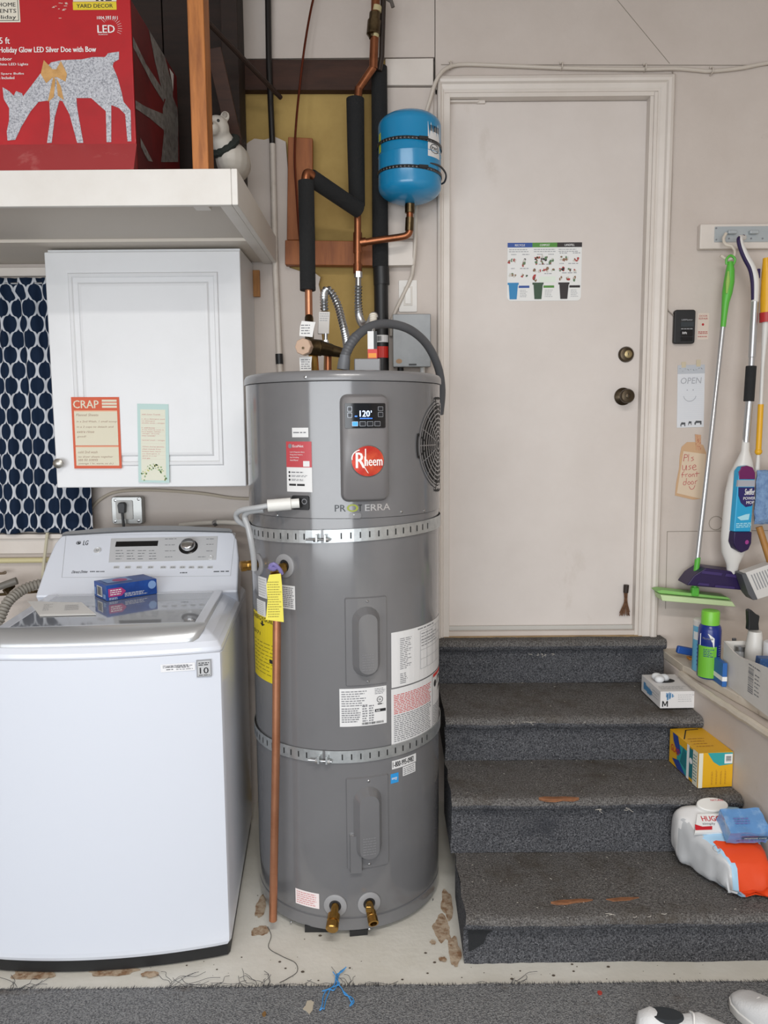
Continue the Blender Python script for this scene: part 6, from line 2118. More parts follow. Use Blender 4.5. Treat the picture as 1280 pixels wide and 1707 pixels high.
for (u, v, ww) in ((.05, .79, .07), (.2, .79, .1), (.4, .79, .08), (.55, .79, .08), (.7, .81, .12), (.88, .81, .1), (.42, .62, .18), (.7, .63, .07), (.82, .63, .14), (.05, .55, .05), (.17, .55, .12), (.74, .47, .2), (.5, .46, .1)):
    q.lines(FPo, a + w * u, b + h * v, a + w * (u + ww), b + h * (v + .02), 1, 0.0011, 6, .8, int(u * 99), .1, .3)
q.rect(FPo, a + w * .43, b + h * .32, a + w * .65, b + h * .42, 0.001, 11)
for k, (u0, bm, tm) in enumerate(((.005, 4, 1), (.34, 5, 2), (.69, 3, 3))):
    x = a + w * u0
    q.poly([(x + w * .015, b + h * .28), (x + w * .14, b + h * .28), (x + w * .125, b + h * .03), (x + w * .03, b + h * .03)], FPo, 0.0017, bm)
    q.rect(FPo, x, b + h * .28, x + w * .15, b + h * .315, 0.0018, bm)
    q.rect(FPo, x + w * .15, b + h * .225, x + w * .295, b + h * .265, 0.0012, tm)
    q.lines(FPo, x + w * .17, b + h * .06, x + w * .28, b + h * .20, 5, 0.0012, 6, .35, k, .3, .2)
build(q, 'print', mats, po, smooth=0)
# small brush hanging low on the door
tb = thing('tassel_brush', 'small brown straw tassel hanging low on the door', 'ornament', pY(1042, 1026, YD - .01))
build(MB().tube([pY(1044, 975, YD - .01), pY(1043, 988, YD - .01)], [0.011, 0.010], 12), 'tassel_cap', M('cap_brown', '2c2019', 0.6), tb, bevel=0.001)
q = MB()
rn = random.Random(4)
for i in range(46):
    s_ = rn.random() - .5
    p0 = pY(1043 + 6 * s_, 986, YD - .012)
    p1 = pY(1043 + 5 * s_, 1003, YD - .012 - .006 * rn.random())
    p2 = pY(1041 + 18 * s_, 1020 + 7 * rn.random(), YD - .012 - .008 * rn.random())
    q.tube(smooth_path([p0, p1, p2], 3), 0.0013, 4)
build(q, 'straw', M('straw_brown', '7a5940', 0.8, var=(60, '5a3c28', 0.4, 0.6)), tb, kind='stuff')

# ================================================================== TOOL RACK AND TOOLS
YRk = 3.05
FRk = wall(YRk)
a, b = FRk.px(1166, 415); c, e = FRk.px(1163, 373)
xr2 = FRk.px(1280, 390)[0] + 0.32
rk = thing('tool_rack', 'cream wall board with a grey clip plate for hanging mops', 'rack', FRk(a + .2, b, 0))
build(MB().fbox(FRk, a, b, xr2, e, -0.03, 0.0), 'board', TRIMP, rk, bevel=0.005)
p0, p1 = FRk.px(1190, 404), FRk.px(1190, 378)
PLG = M('plate_grey', 'aeb5b8', 0.4, 0.3)
build(MB().prism(rrect(p0[0], p0[1], xr2 - .05, p1[1], 0.003), FRk, 0.0, 0.004), 'clip_plate', PLG, rk, bevel=0.0008)
for x, y in ((1193, 381), (1193, 400), (1214, 398), (1251, 398), (1270, 398)):
    u, v = FRk.px(x, y)
    build(MB().lathe([(0.0035, 0), (0.0035, 0.0015), (0.001, 0.002)], FRk(u, v, 0.004), FRk.N, 8), 'screw', GREYINK, rk)
for x in (1217, 1253, 1290):
    u, v = FRk.px(x, 389)
    build(MB().prism(rrect(u - .016, v - .006, u + .018, v + .008, 0.005), FRk, 0.004, 0.022), 'clip_roller', PLG, rk, bevel=0.003)

GRN = M('plastic_green', '58b23e', 0.4)
GRNL = M('plastic_green_light', '97bf5c', 0.45)
SILP = M('pole_silver', 'c2c4c6', 0.3, 0.8)
PUR = M('plastic_purple', '241345', 0.4)
hk = thing('hanging_hook', 'cream double ended hook on the rack holding the green mop', 'hook', pY(1216, 425, 3.0))
build(MB().tube(smooth_path([pY(1210, 389, 3.02), pY(1206, 398, 3.01), pY(1209, 407, 3.0), pY(1220, 411, 2.995), pY(1225, 420, 2.995), pY(1221, 430, 2.995), pY(1211, 432, 2.995), pY(1201, 426, 2.995)], 6), 0.0055, 10), 'hook_rod', M('hook_cream', 'd2c9bb', 0.45), hk)

gm = thing('squeegee_mop', 'green flat mop with a silver pole hanging from the cream hook', 'mop', pY(1158, 1005, 2.98))
YG = 2.985
build(MB().tube(smooth_path([pY(1211, 441, YG), pY(1211, 432, YG), pY(1218, 426, YG), pY(1225, 432, YG), pY(1222, 442, YG)], 5), 0.0045, 8), 'hang_loop', GRN, gm)
build(MB().tube([pY(1217, 436, YG), pY(1217, 450, YG), pY(1215, 470, YG), pY(1212, 488, YG), pY(1209, 505, YG), pY(1207, 525, YG), pY(1205, 545, YG)], [rp(4, 3), rp(7, 3), rp(8.6, 3), rp(8.2, 3), rp(6, 3), rp(4.8, 3), rp(4.3, 3)], 14), 'grip', GRN, gm, smooth=60)
build(MB().tube([pY(1214, 452, YG - .019), pY(1213, 470, YG - .021), pY(1211, 489, YG - .019)], [0.003, 0.008, 0.003], 10), 'grip_inlay', GRNL, gm)
build(MB().tube([pY(1205, 543, YG), pY(1190, 683, YG), pY(1190, 684, YG), pY(1176, 808, YG), pY(1162, 932, YG)], [rp(4, 3), rp(3.7, 3), rp(4.1, 3), rp(4.1, 3), rp(4.1, 3)], 14), 'pole', SILP, gm)
build(MB().tube([pY(1163, 929, YG), pY(1160, 955, YG), pY(1157, 985, YG)], [rp(4.6, 3)] * 3, 14), 'socket', GRN, gm)
hd = build(MB().prism(pxs(Flat(pY(1158, 998, YG), (1, 0, 0.0), (0, 0, 1)), [(1093, 985), (1103, 983), (1212, 995), (1219, 1000), (1098, 989)]), Flat(pY(1158, 998, YG), (1, 0, 0), (0, 0, 1)), -0.06, 0.006), 'head', M('plate_green', '86bd68', 0.45), gm, bevel=0.004)
build(MB().prism(pxs(Flat(pY(1158, 998, YG), (1, 0, 0.0), (0, 0, 1)), [(1098, 990), (1217, 1001), (1223, 1010), (1101, 1000)]), Flat(pY(1158, 998, YG), (1, 0, 0), (0, 0, 1)), -0.055, 0.02), 'foam_pad', M('pad_pale_green', 'c5dba8', 0.7), gm, bevel=0.003)
build(MB().box(pY(1152, 980, YG).x, pY(1164, 980, YG).x, YG - .012, YG + .012, pY(1158, 993, YG).z, pY(1158, 978, YG).z), 'hinge', GRN, gm, bevel=0.004)

pm = thing('spray_mop', 'white and purple spray mop with a black grip and cleaner bottle', 'mop', pY(1228, 985, 2.97))
YM = 2.955
WP = M('plastic_white', 'd6d4d0', 0.35)
build(MB().tube(smooth_path([pY(1240, 396, YM + .03), pY(1233, 398, YM), pY(1235, 410, YM), pY(1243, 428, YM), pY(1254, 448, YM), pY(1259, 470, YM), pY(1258, 505, YM)], 6), [0.010 + 0.004 * min(1, i / 18) for i in range(36)] + [0.0135], 12), 'neck', WP, pm, smooth=60)
build(MB().tube(smooth_path([pY(1239, 394, YM + .02), pY(1231, 398, YM - .006), pY(1233, 412, YM - .008), pY(1240, 430, YM - .008), pY(1250, 450, YM - .006), pY(1254, 472, YM - .004), pY(1255, 500, YM - .004)], 6), 0.007, 10), 'neck_inlay', PUR, pm)
FTg = wall(YM - 0.004)
build(MB().prism(rrect(*FTg.px(1261, 464), FTg.px(1266.5, 464)[0], FTg.px(1262, 448)[1], 0.003), FTg, -0.01, 0.002), 'trigger', PUR, pm)
build(MB().tube([pY(1258, 503, YM), pY(1253, 595, YM), pY(1253, 596, YM), pY(1252, 611, YM)], [rp(6, 3), rp(5.6, 3), rp(4.8, 3), rp(4.8, 3)], 14), 'pole', SILP, pm)
build(MB().tube([pY(1249, 668, YM), pY(1243, 737, YM)], [rp(6.2, 3), rp(6, 3)], 14), 'pole', SILP, pm)
build(MB().tube([pY(1252, 610, YM), pY(1248, 669, YM)], rp(8.4, 3), 14), 'foam_grip', M('foam_black', '1e1f21', 0.85, bump=(200, .4)), pm, bevel=0.002)
# bottle holder body: flattened tube
body = []
q = MB()
secs = [(1243, 733, 6), (1242, 752, 7), (1240, 770, 14), (1236, 790, 21), (1232, 820, 24), (1229, 860, 25), (1226, 895, 25), (1222, 920, 20), (1221, 940, 11), (1220, 958, 8)]
rows = []
for x, y, r in secs:
    c_ = pY(x, y, YM)
    row = []
    for i in range(21):
        a_ = 2 * PI * i / 20
        row.append(c_ + Vector((rp(r, 3) * math.cos(a_), min(rp(r, 3), 0.042) * 0.8 * math.sin(a_), 0)))
    rows.append(row)
q.grid(rows)
build(q, 'bottle_holder', WP, pm, smooth=80)
FM = Flat(pY(1240, 850, YM - 0.036), (1, 0.25, 0), (0, 0, 1))
def mop_shape(pts, h0, h1, mt, nm, par=pm, **kw):
    return build(MB().prism(pxs(FM, pts), FM, h0, h1), nm, mt, par, **kw)
bot = mop_shape([(1228, 800), (1229, 785), (1234, 778), (1243, 776), (1252, 779), (1256, 788), (1256, 800), (1249, 886), (1221, 886)], -0.02, 0.008, M('bottle_cyan', '28a0cf', 0.3), 'cleaner_bottle', bevel=0.004, seg=3)
mop_shape([(1229, 799), (1229, 786), (1234, 778), (1243, 776), (1252, 779), (1256, 788), (1256, 799)], 0.0, 0.0095, M('bottle_plum', '6b1c5a', 0.35), 'bottle_dome', bot, bevel=0.003)
mop_shape([(1228, 800), (1256, 800), (1255, 811), (1227, 811)], 0.0, 0.009, M('bottle_grey', 'a9aab2', 0.35), 'bottle_neck', bot)
mop_shape([(1221, 886), (1250, 886), (1249, 905), (1244, 916), (1233, 921), (1223, 914), (1219, 903)], -0.02, 0.012, PUR, 'bottle_cap', bot, bevel=0.004, seg=3)
u, v = FM.px(1241, 903)
build(MB().disc(FM, u, v, 0.0085, 0.0128, 0, 14), 'cap_dot', M('dot_pink', '9c3a88', 0.5), bot)
q = MB()
q.poly(pxs(FM, [(1228, 812), (1255, 812), (1254, 835), (1250, 843), (1240, 845), (1232, 838), (1228, 826)]), FM, 0.0088, 0)
a, b = FM.px(1236, 833); c, e = FM.px(1256, 827.5)
q.text(FM, 'POWER', a, b, c, e, 0.0094, 1)
a, b = FM.px(1241, 840); c, e = FM.px(1254, 834.5)
q.text(FM, 'MOP', a, b, c, e, 0.0094, 1)
a, b = FM.px(1238, 825); c, e = FM.px(1255, 814)
q.text(FM, 'Swiffer', a, b, c, e, 0.0094, 1, 0.1)
q.poly(pxs(FM, [(1226, 862), (1240, 857), (1247, 856), (1245, 866), (1232, 867)]), FM, 0.0088, 2)
a, b = FM.px(1224, 880); c, e = FM.px(1250, 870)
q.lines(FM, a, b, c, e, 3, 0.0088, 2, .5, 3, .2, .2)
build(q, 'label_print', [M('label_navy', '2a2363', 0.4), PAPER, M('label_pale', 'a8dcea', 0.4)], bot, smooth=0)
FMh = Flat(pY(1200, 965, 2.95), (1, 0, 0), (0, 0, 1))
mh = build(MB().prism(pxs(FMh, [(1143, 975), (1155, 959), (1175, 946), (1245, 955), (1250, 986), (1235, 983)]), FMh, -0.09, 0.01), 'mop_head', PUR, pm, bevel=0.004)
q = MB()
for pts_ in ([(1170, 950), (1202, 954), (1200, 959), (1166, 955)], [(1208, 955), (1240, 959), (1240, 964), (1206, 960)], [(1163, 970), (1180, 972), (1179, 976), (1160, 974)], [(1190, 974), (1222, 977), (1222, 981), (1189, 978)]):
    build(MB().prism(pxs(FMh, pts_), FMh, 0.01, 0.014), 'head_rib', M('purple_light', '3a2a62', 0.4), mh, bevel=0.001)

dw = thing('dust_wand', 'yellow handled dust wand with a blue microfibre pad', 'duster', pY(1270, 870, 2.97))
YD3 = 2.95
build(MB().tube([pY(1277, 430, YD3), pY(1278, 455, YD3), pY(1278, 500, YD3), pY(1277, 537, YD3)], [rp(5, 3), rp(8, 3), rp(10, 3), rp(9.5, 3)], 14), 'grip', M('plastic_yellow', 'e0a81c', 0.4), dw, smooth=60)
build(MB().tube([pY(1277, 521, YD3), pY(1277, 537, YD3)], rp(10.6, 3), 14), 'grip_band', M('band_red', 'b02828', 0.45), dw)
build(MB().tube([pY(1276, 537, YD3), pY(1271, 612, YD3), pY(1268, 676, YD3)], [rp(5.5, 3), rp(3, 3), rp(3, 3)], 12), 'stem', WP, dw)
build(MB().tube([pY(1268, 674, YD3), pY(1264, 752, YD3)], rp(4.6, 3), 12), 'lower_stem', M('plastic_yellow', 'e0a81c', 0.4), dw)
build(MB().blob(pY(1264, 753, YD3), rp(6, 3), rp(6, 3), rp(6, 3)), 'pivot', M('plastic_yellow', 'e0a81c', 0.4), dw)
build(MB().tube([pY(1264, 756, YD3), pY(1262, 786, YD3)], [rp(2.5, 3), rp(4, 3)], 10), 'pad_neck', WP, dw)
FDw = Flat(pY(1270, 830, YD3 - .03), (1, 0.12, 0), (0, 0, 1))
rows = []
A_, B_ = FDw.px(1257, 874), FDw.px(1312, 783)
q = MB()
nu, nv = 14, 18
front, back = [], []
for j in range(nv + 1):
    rf = []
    for i in range(nu + 1):
        u, v = i / nu, j / nv
        ed = (1 - (2 * u - 1) ** 6) * (1 - (2 * v - 1) ** 6)
        rf.append((A_[0] + (B_[0] - A_[0]) * u + .004 * noise.noise(Vector((v * 6, 0, i))), A_[1] + (B_[1] - A_[1]) * v + .004 * noise.noise(Vector((u * 6, 3, j))), ed))
    front.append([FDw(x, y, .022 * ed ** .4 + .006 * noise.noise(Vector((x * 60, y * 60, 0)))) for x, y, ed in rf])
    back.append([FDw(x, y, -.022 * ed ** .4) for x, y, ed in rf])
q.grid(front)
q.grid([r[::-1] for r in back])
build(q, 'microfibre_pad', M('microfibre_blue', '7f9cc0', 0.95, var=(40, '5f7ba6', 0.4, 0.65), bump=(140, 1.0)), dw, smooth=80)

br_ = thing('hand_broom', 'wooden handled broom with a white ribbed head at the frame edge', 'broom', pY(1260, 1000, 2.9))
build(MB().tube([pY(1265, 878, 2.93), pY(1283, 935, 2.91), pY(1300, 985, 2.89)], [rp(5.5, 3), rp(5.5, 3), rp(5.5, 3)], 12), 'handle', M('handle_wood', 'a9793d', 0.5, var=(8, '8a5e2b', 0.4, 0.7)), br_)
FBr = Flat(pY(1265, 975, 2.88), (1, 0, 0), (0, 0, 1))
build(MB().prism(pxs(FBr, [(1236, 957), (1290, 938), (1310, 960), (1310, 985), (1258, 1001)]), FBr, -0.05, 0.0), 'head', M('broom_white', 'cfcdca', 0.5), br_, bevel=0.003)
build(MB().prism(pxs(FBr, [(1235, 957), (1242, 955), (1262, 999), (1254, 1000), (1246, 990)]), FBr, -0.055, 0.006), 'head_edge', M('edge_grey', '56585c', 0.5), br_, bevel=0.002)
for k in range(8):
    a_, b_ = (1252 + 4.5 * k, 958 - 1.5 * k), (1263 + 4.5 * k, 983 - 1.5 * k)
    qa, qb = FBr.px(*a_), FBr.px(*b_)
    build(MB().bar(FBr(*qa, 0.001), FBr(*qb, 0.001), 0.003, 0.003), 'rib', M('rib_grey', '8f9194', 0.5), br_)

# ================================================================== ON THE LEDGE
zl2 = ZL + 0.0006
c_ = pZ(1184, 1131, zl2)
YS = c_.y + 0.02
can = thing('spray_can', 'green and navy disinfectant spray can with a bright green cap on the ledge', 'spray can', (c_.x, YS, zl2))
cr = (pY(1203, 1080, YS).x - pY(1166, 1080, YS).x) / 2 * 0.98
ctop = pY(1184, 1017, YS).z
zcap = pY(1184, 1040, YS).z
NAVY, LIME = M('can_navy', '1d2f7a', 0.25), M('can_lime', '6fb53a', 0.3)
build(MB().lathe([(cr * .9, 0), (cr, .004), (cr, zcap - zl2 - .02), (cr * .94, zcap - zl2 - .008), (cr * .8, zcap - zl2)], (c_.x, YS, zl2), n=32), 'can_body', NAVY, can, smooth=45)
build(MB().lathe([(cr * .80, 0), (cr * .80, (ctop - zcap) * .85), (cr * .74, (ctop - zcap) * .97), (cr * .6, ctop - zcap)], (c_.x, YS, zcap + .0002), n=32), 'cap', M('cap_green', '78c23c', 0.35), can, smooth=45)
Fc = Cyl(c_.x, YS, cr)
q = MB()
hh_ = zcap - zl2
q.rect(Fc, -cr * 1.5, zl2 + hh_ * .03, cr * .25, zl2 + hh_ * .62, .0006, 0, 10)
q.poly([(-cr * 1.3, zl2 + hh_ * .62), (0.0, zl2 + hh_ * .60), (0.0, zl2 + hh_ * .78), (-cr * .5, zl2 + hh_ * .86), (-cr * 1.3, zl2 + hh_ * .84)], Fc, .0012, 1)
q.text(Fc, '24 HR', -cr * .9, zl2 + hh_ * .66, -cr * .1, zl2 + hh_ * .71, .0018, 2)
q.text(Fc, 'Microban', -cr * 1.0, zl2 + hh_ * .75, -cr * .1, zl2 + hh_ * .79, .0018, 3)
q.lines(Fc, -cr * .9, zl2 + hh_ * .42, cr * .1, zl2 + hh_ * .58, 5, .0012, 2, .4, 4, .4, .2)
q.lines(Fc, cr * .45, zl2 + hh_ * .15, cr * 1.0, zl2 + hh_ * .65, 12, .0012, 4, .4, 5, .3, .3)
build(q, 'can_print', [LIME, PAPER, NAVY, GREYINK, M('print_blue_grey', '5c6ea6', 0.5)], can, smooth=0)
wp_ = pZ(1166, 1128, zl2)
Yp = c_.y + 0.10
cpx = pY(1172, 1080, Yp).x
con_ = thing('wipes_canister', 'pale blue wipes canister standing behind the spray can', 'canister', (cpx, Yp, zl2))
r_ = 0.038
zt2 = pY(1165, 1032, Yp).z
build(MB().lathe([(r_ * .95, 0), (r_, .004), (r_, (zt2 - zl2) * .88)], (cpx, Yp, zl2), n=28), 'canister_body', M('canister_cyan', '6db4d6', 0.35), con_, smooth=45)
build(MB().lathe([(r_ * 1.02, (zt2 - zl2) * .88), (r_ * 1.02, (zt2 - zl2) * .98), (r_ * .9, zt2 - zl2)], (cpx, Yp, zl2), n=28), 'lid', WP, con_, smooth=45)
Fcc = Cyl(cpx, Yp, r_)
q = MB().rect(Fcc, -r_ * 1.5, zl2 + .12, r_ * 1.5, zl2 + .15, .0006, 0, 8)
q.lines(Fcc, -r_, zl2 + .02, r_, zl2 + .11, 6, .0006, 1, .4, 3, .3, .2)
build(q, 'canister_print', [PAPER, M('print_deep_blue', '2b5c9a', 0.5)], con_, smooth=0)
sc_ = thing('scraper', 'blue handled scraper lying on the ledge behind the spray can', 'tool', pZ(1150, 1100, zl2))
build(MB().bar(pY(1128, 1082, 2.93), pY(1170, 1090, 2.93), 0.03, 0.022, up=(0, 1, 0)), 'handle', M('handle_blue', '23509c', 0.4), sc_, bevel=0.006)
p_ = pY(1152, 1100, 2.93)
build(MB().box(p_.x - .014, p_.x + .014, 2.915, 2.945, zl2, p_.z + .012), 'foot', M('tool_orange', 'c7832a', 0.5), sc_, bevel=0.003)
pk = pZ(1209, 1145, zl2)
q = MB().box(pk.x - .012, pk.x + .004, pk.y, pk.y + .09, zl2, zl2 + .085, 0)
o = thing('blue_packet', 'thin blue and white packet wedged between can and white box', 'packet', (pk.x - .004, pk.y + .045, zl2))
build(q, 'packet_body', M('packet_blue', '2c63a8', 0.4), o, bevel=0.001)
build(MB().box(pk.x - .0126, pk.x + .0046, pk.y - .0006, pk.y + .0906, zl2 + .02, zl2 + .036), 'white_band', PAPER, o)

# open white carton on the ledge
BXx = pZ(1214, 1146, zl2).x + 0.004
BY1 = pZ(1214, 1146, zl2).y + 0.06
BY0 = 2.33
FBx = Flat((BXx, 0, 0), (0, -1, 0), (0, 0, 1))
wb_ = thing('open_carton', 'open white carton full of bottles on the ledge', 'box', (BXx + .12, (BY0 + BY1) / 2, zl2))
CARD = M('carton_white', 'd3d0cb', 0.6, var=(4, 'c6c2bb', 0.4, 0.7))
cut = [(1206, 1068), (1214, 1077), (1222, 1086), (1230, 1093), (1240, 1098), (1251, 1102), (1266, 1108), (1280, 1114)]
cpts = pxs(FBx, cut)
poly = [(-BY1, zl2), (-BY1, cpts[0][1])] + cpts[1:] + [(-BY0, cpts[-1][1]), (-BY0, zl2)]
fr_ = build(MB().prism(poly, FBx, -0.004, 0.0), 'side_panel', CARD, wb_)
ztopb = cpts[0][1]
build(MB().box(BXx + .0045, BXx + .25, BY1 - .004, BY1, zl2, ztopb), 'end_panel', CARD, wb_)
build(MB().box(BXx + .246, BXx + .25, BY0, BY1 - .0045, zl2, ztopb), 'side_panel', CARD, wb_)
build(MB().box(BXx + .0045, BXx + .2455, BY0, BY0 + .004, zl2, ztopb * .92), 'end_panel', CARD, wb_)
build(MB().box(BXx + .0045, BXx + .2455, BY0 + .0045, BY1 - .0045, zl2, zl2 + .004), 'base_panel', CARD, wb_)
q = MB()
a, b = FBx.px(1246, 1152); c, e = FBx.px(1268, 1118)
q.barcode(FBx, a, b, a + (c - a) * .45, e - .01, .0006, 0, 14, 5, True)
q.lines(FBx, a + (c - a) * .55, b, c, e - .02, 6, .0006, 0, .3, 5, .3, .3)
q.lines(FBx, a, e - .006, c, e, 1, .0006, 0, .7, 2, 0, .2)
build(q, 'carton_print', [GREYINK], wb_, smooth=0)
# its contents
zi = zl2 + 0.0046
sb_ = pY(1257, 1085, 2.61)
sbo = thing('spray_bottle', 'white spray bottle with a black trigger head in the open carton', 'bottle', (sb_.x, 2.61, zi))
zneck = pY(1257, 1052, 2.61).z
ztp = pY(1257, 1017, 2.61).z
build(MB().lathe([(0.028, 0), (0.030, .005), (0.030, zneck - zi - .07), (0.026, zneck - zi - .03), (0.022, zneck - zi)], (sb_.x, 2.61, zi), n=24), 'bottle_body', M('bottle_white', 'cfcdc8', 0.35), sbo, smooth=50)
FN = Flat((sb_.x, 2.61 - 0.012, 0), (1, 0, 0), (0, 0, 1))
build(MB().prism(pxs(FN, [(1247, 1051), (1248, 1040), (1247, 1018), (1252, 1016), (1261, 1024), (1267, 1027), (1265, 1040), (1266, 1051)]), FN, -0.024, 0.0), 'trigger_head', BLACK, sbo, bevel=0.004)
jx = pY(1233, 1080, 2.655)
jr = thing('glass_jar', 'small clear jar with a metal lid in the open carton', 'jar', (jx.x, 2.655, zi))
build(MB().lathe([(0.019, 0), (0.021, .004), (0.021, jx.z - zi - .02), (.018, jx.z - zi - .008)], (jx.x, 2.655, zi), n=20), 'jar_body', M('jar_grey', 'a3a5a6', 0.2), jr, smooth=45)
build(MB().lathe([(0.020, 0), (0.020, .016), (.017, .018)], (jx.x, 2.655, jx.z - .008), n=20), 'jar_lid', STEEL, jr, smooth=45)
tx = pY(1268, 1098, 2.50)
solo(MB().bar((tx.x + .012, 2.50, zi), (tx.x + .018, 2.49, tx.z + .008), 0.065, 0.035, up=(0, 1, 0)), 'blue_pouch', M('pouch_blue', '2d4f80', 0.4, var=(30, '7a94b8', 0.55, 0.65)), 'dark blue pouch sticking out of the open carton', 'pouch', bevel=0.004)
tx = pY(1290, 1072, 2.56)
solo(MB().lathe([(0.03, 0), (0.033, .006), (0.033, tx.z - zi), (.03, tx.z - zi + .004)], (tx.x, 2.56, zi), n=20), 'white_tub', M('tub_white', 'd2d3d6', 0.35), 'plain white tub in the open carton by the frame edge', 'tub', smooth=45)
tx = pY(1224, 1072, 2.69)
solo(MB().bar((tx.x + .002, 2.68, zi), (tx.x - .004, 2.685, tx.z + .02), 0.014, 0.008, up=(0, 1, 0)), 'pliers_handle', M('tool_grey', '77787a', 0.35, 0.7), 'grey metal tool handle leaning in the open carton', 'tool', bevel=0.002)

# ================================================================== ON THE STEPS
def carton(A, B, C, yt, z, name, label, mat):
    """box standing at height z from three base pixels: near corner A, along the front B, along the side C; yt = top pixel over A"""
    a, b, c = pZ(*A, z), pZ(*B, z), pZ(*C, z)
    U = (b - a).normalized()
    V = Vector((-U.y, U.x, 0))
    L, D = (b - a).length, (c - a).dot(V)
    skew = 0
    H = pY(A[0], yt, a.y).z - z
    t = thing(name, label, 'box', a + U * L / 2 + V * D / 2)
    F = Flat(a, U, (0, 0, 1))
    q = MB().add([F(u, v, -h_) for h_ in (0, D) for v in (0, H) for u in (0, L)], [(0, 1, 3, 2), (4, 6, 7, 5), (0, 4, 5, 1), (2, 3, 7, 6), (0, 2, 6, 4), (1, 5, 7, 3)])
    build(q, 'carton_body', mat, t, bevel=0.0012)
    FS = Flat(a + V * D, -V, (0, 0, 1))       # left side, u from back to front
    FTo = Flat(a + Vector((0, 0, H)), U, V)
    return t, F, FS, FTo, L, D, H


z3 = SZ[3] + 0.004
t, F, FS1, FT1, L, D, H = carton((1100, 1181), (1161, 1180), (1064, 1151), 1153, z3, 'glove_box', 'white glove box marked M lying on the upper tread', M('glovebox_white', 'd9d7d6', 0.5))
q = MB()
a_ = L * .04
q.poly([(L * (.05 + .16 * x), H * (.1 + .34 * y)) for x, y in ((0, 0), (.2, 0), (.2, .68), (.44, .12), (.56, .12), (.8, .68), (.8, 0), (1, 0), (1, 1), (.76, 1), (.5, .42), (.24, 1), (0, 1))], F, .0008, 0)
for k in range(14):
    rn = random.Random(k)
    x = L * (.12 + .24 * rn.random())
    q.rect(F, x, H * (.45 + .25 * rn.random()), x + L * .02, H * (.75 + .23 * rn.random()), .0008, 1)
q.lines(F, L * .48, H * .35, L * .96, H * .85, 4, .0008, 2, .22, 4, .3, .12)
GPM = [INK, M('print_glove_blue', '4f88b5', 0.5), LIGHTINK]
build(q, 'print', GPM, t, smooth=0)
q = MB()
for k in range(10):
    rn = random.Random(k + 40)
    q.rect(FS1, D * (.12 + .4 * rn.random()), H * (.2 + .2 * rn.random()), D * (.2 + .45 * rn.random()), H * (.5 + .3 * rn.random()), .0008 + .0001 * k, 1)
q.lines(FS1, D * .6, H * .3, D * .95, H * .8, 3, .0008, 2, .25, 4, .3, .2)
build(q, 'print', GPM, t, smooth=0)
q = MB()
q.lines(FT1, L * .08, D * .1, L * .9, D * .3, 3, .0008, 2, .25, 4, .3, .12)
q.disc(FT1, L * .45, D * .62, L * .28, .0008, 0, 20, D * .14)
build(q, 'print', GPM, t, smooth=0)
p_ = FT1(L * .33, D * .58, 0)
q = MB()
for k in range(5):
    rn = random.Random(k)
    q.blob(p_ + Vector(((rn.random() - .5) * .04, (rn.random() - .5) * .03, .008 + .012 * rn.random())), .02, .016, .014, nu=12, nv=8)
build(q, 'glove_tuft', M('glove_white', 'd6d8da', 0.5), t, remesh=0.004)
z2 = SZ[2] + 0.004
YELB = M('carton_amber', 'd9a51c', 0.45)
t, F, FS1, FT1, L, D, H = carton((1163, 1314), (1220, 1311), (1107, 1269), 1256, z2, 'bag_carton', 'yellow trash bag carton standing on the second tread', YELB)
q = MB()
q.poly([(L * .25, H), (L * .98, H * .99), (L * .98, H * .66), (L * .6, H * .62), (L * .42, H * .74)], F, .0008, 0)
q.rect(F, L * .74, H * .68, L * .97, H * .95, .0014, 1)
q.barcode(F, L * .78, H * .74, L * .93, H * .90, .002, 2, 9, 4, True)
for k in range(4):
    q.lines(Sub(F, L * (.42 + .13 * k), H * .08, PI / 2), 0, 0, H * .45, L * .05, 2, .0008, 3, .4, k, .2, .15)
q.rect(F, 0, 0, L * .12, H, .0006, 4)
q.rect(FS1, D * .28, H * .02, D * .62, H * .78, .0008, 0)
q.poly([(D * .12, H * .98), (D * .3, H * .98), (D * .42, H * .55), (D * .3, H * .45), (D * .15, H * .75)], FS1, .0012, 5)
q.poly([(D * .12, H * .2), (D * .3, H * .02), (D * .6, H * .02), (D * .35, H * .3)], FS1, .0012, 5)
q.text(FS1, 'GLAD', D * .06, H * .42, D * .36, H * .62, .0018, 6, 0.2)
q.rect(FS1, D * .62, 0, D * .70, H, .0012, 1).rect(FS1, D * .70, H * .1, D * .82, H * .95, .0012, 7)
q.disc(FS1, D * .76, H * .6, D * .05, .0018, 1, 14)
q.rect(FS1, D * .82, 0, D * .98, H, .0012, 4)
q.lines(FS1, D * .84, H * .1, D * .96, H * .9, 9, .0018, 7, .3, 3, .3, .4)
q.poly([(D * .4, H * .3), (D * .5, H * .8), (D * .6, H * .7), (D * .6, H * .2)], FS1, .0018, 7)
q.lines(FT1, L * .15, D * .2, L * .8, D * .6, 4, .0008, 3, .2, 5, .4, .15)
q.bar(FT1(L * .05, D * .55, .0006), FT1(L * .4, D * .9, .0006), .004, .0006, 2)
q.bar(FT1(L * .4, D * .9, .0006), FT1(L * .8, D * .92, .0006), .004, .0006, 2)
build(q, 'print', [M('carton_teal', '2f9a9c', 0.45), PAPER, INK, M('print_amber', 'a8742a', 0.5), M('carton_pale', 'd9d6c4', 0.5), M('carton_navy', '27408a', 0.45), M('glad_red', 'c02b2b', 0.45), M('carton_teal_dark', '1f6f78', 0.45)], t, smooth=0)

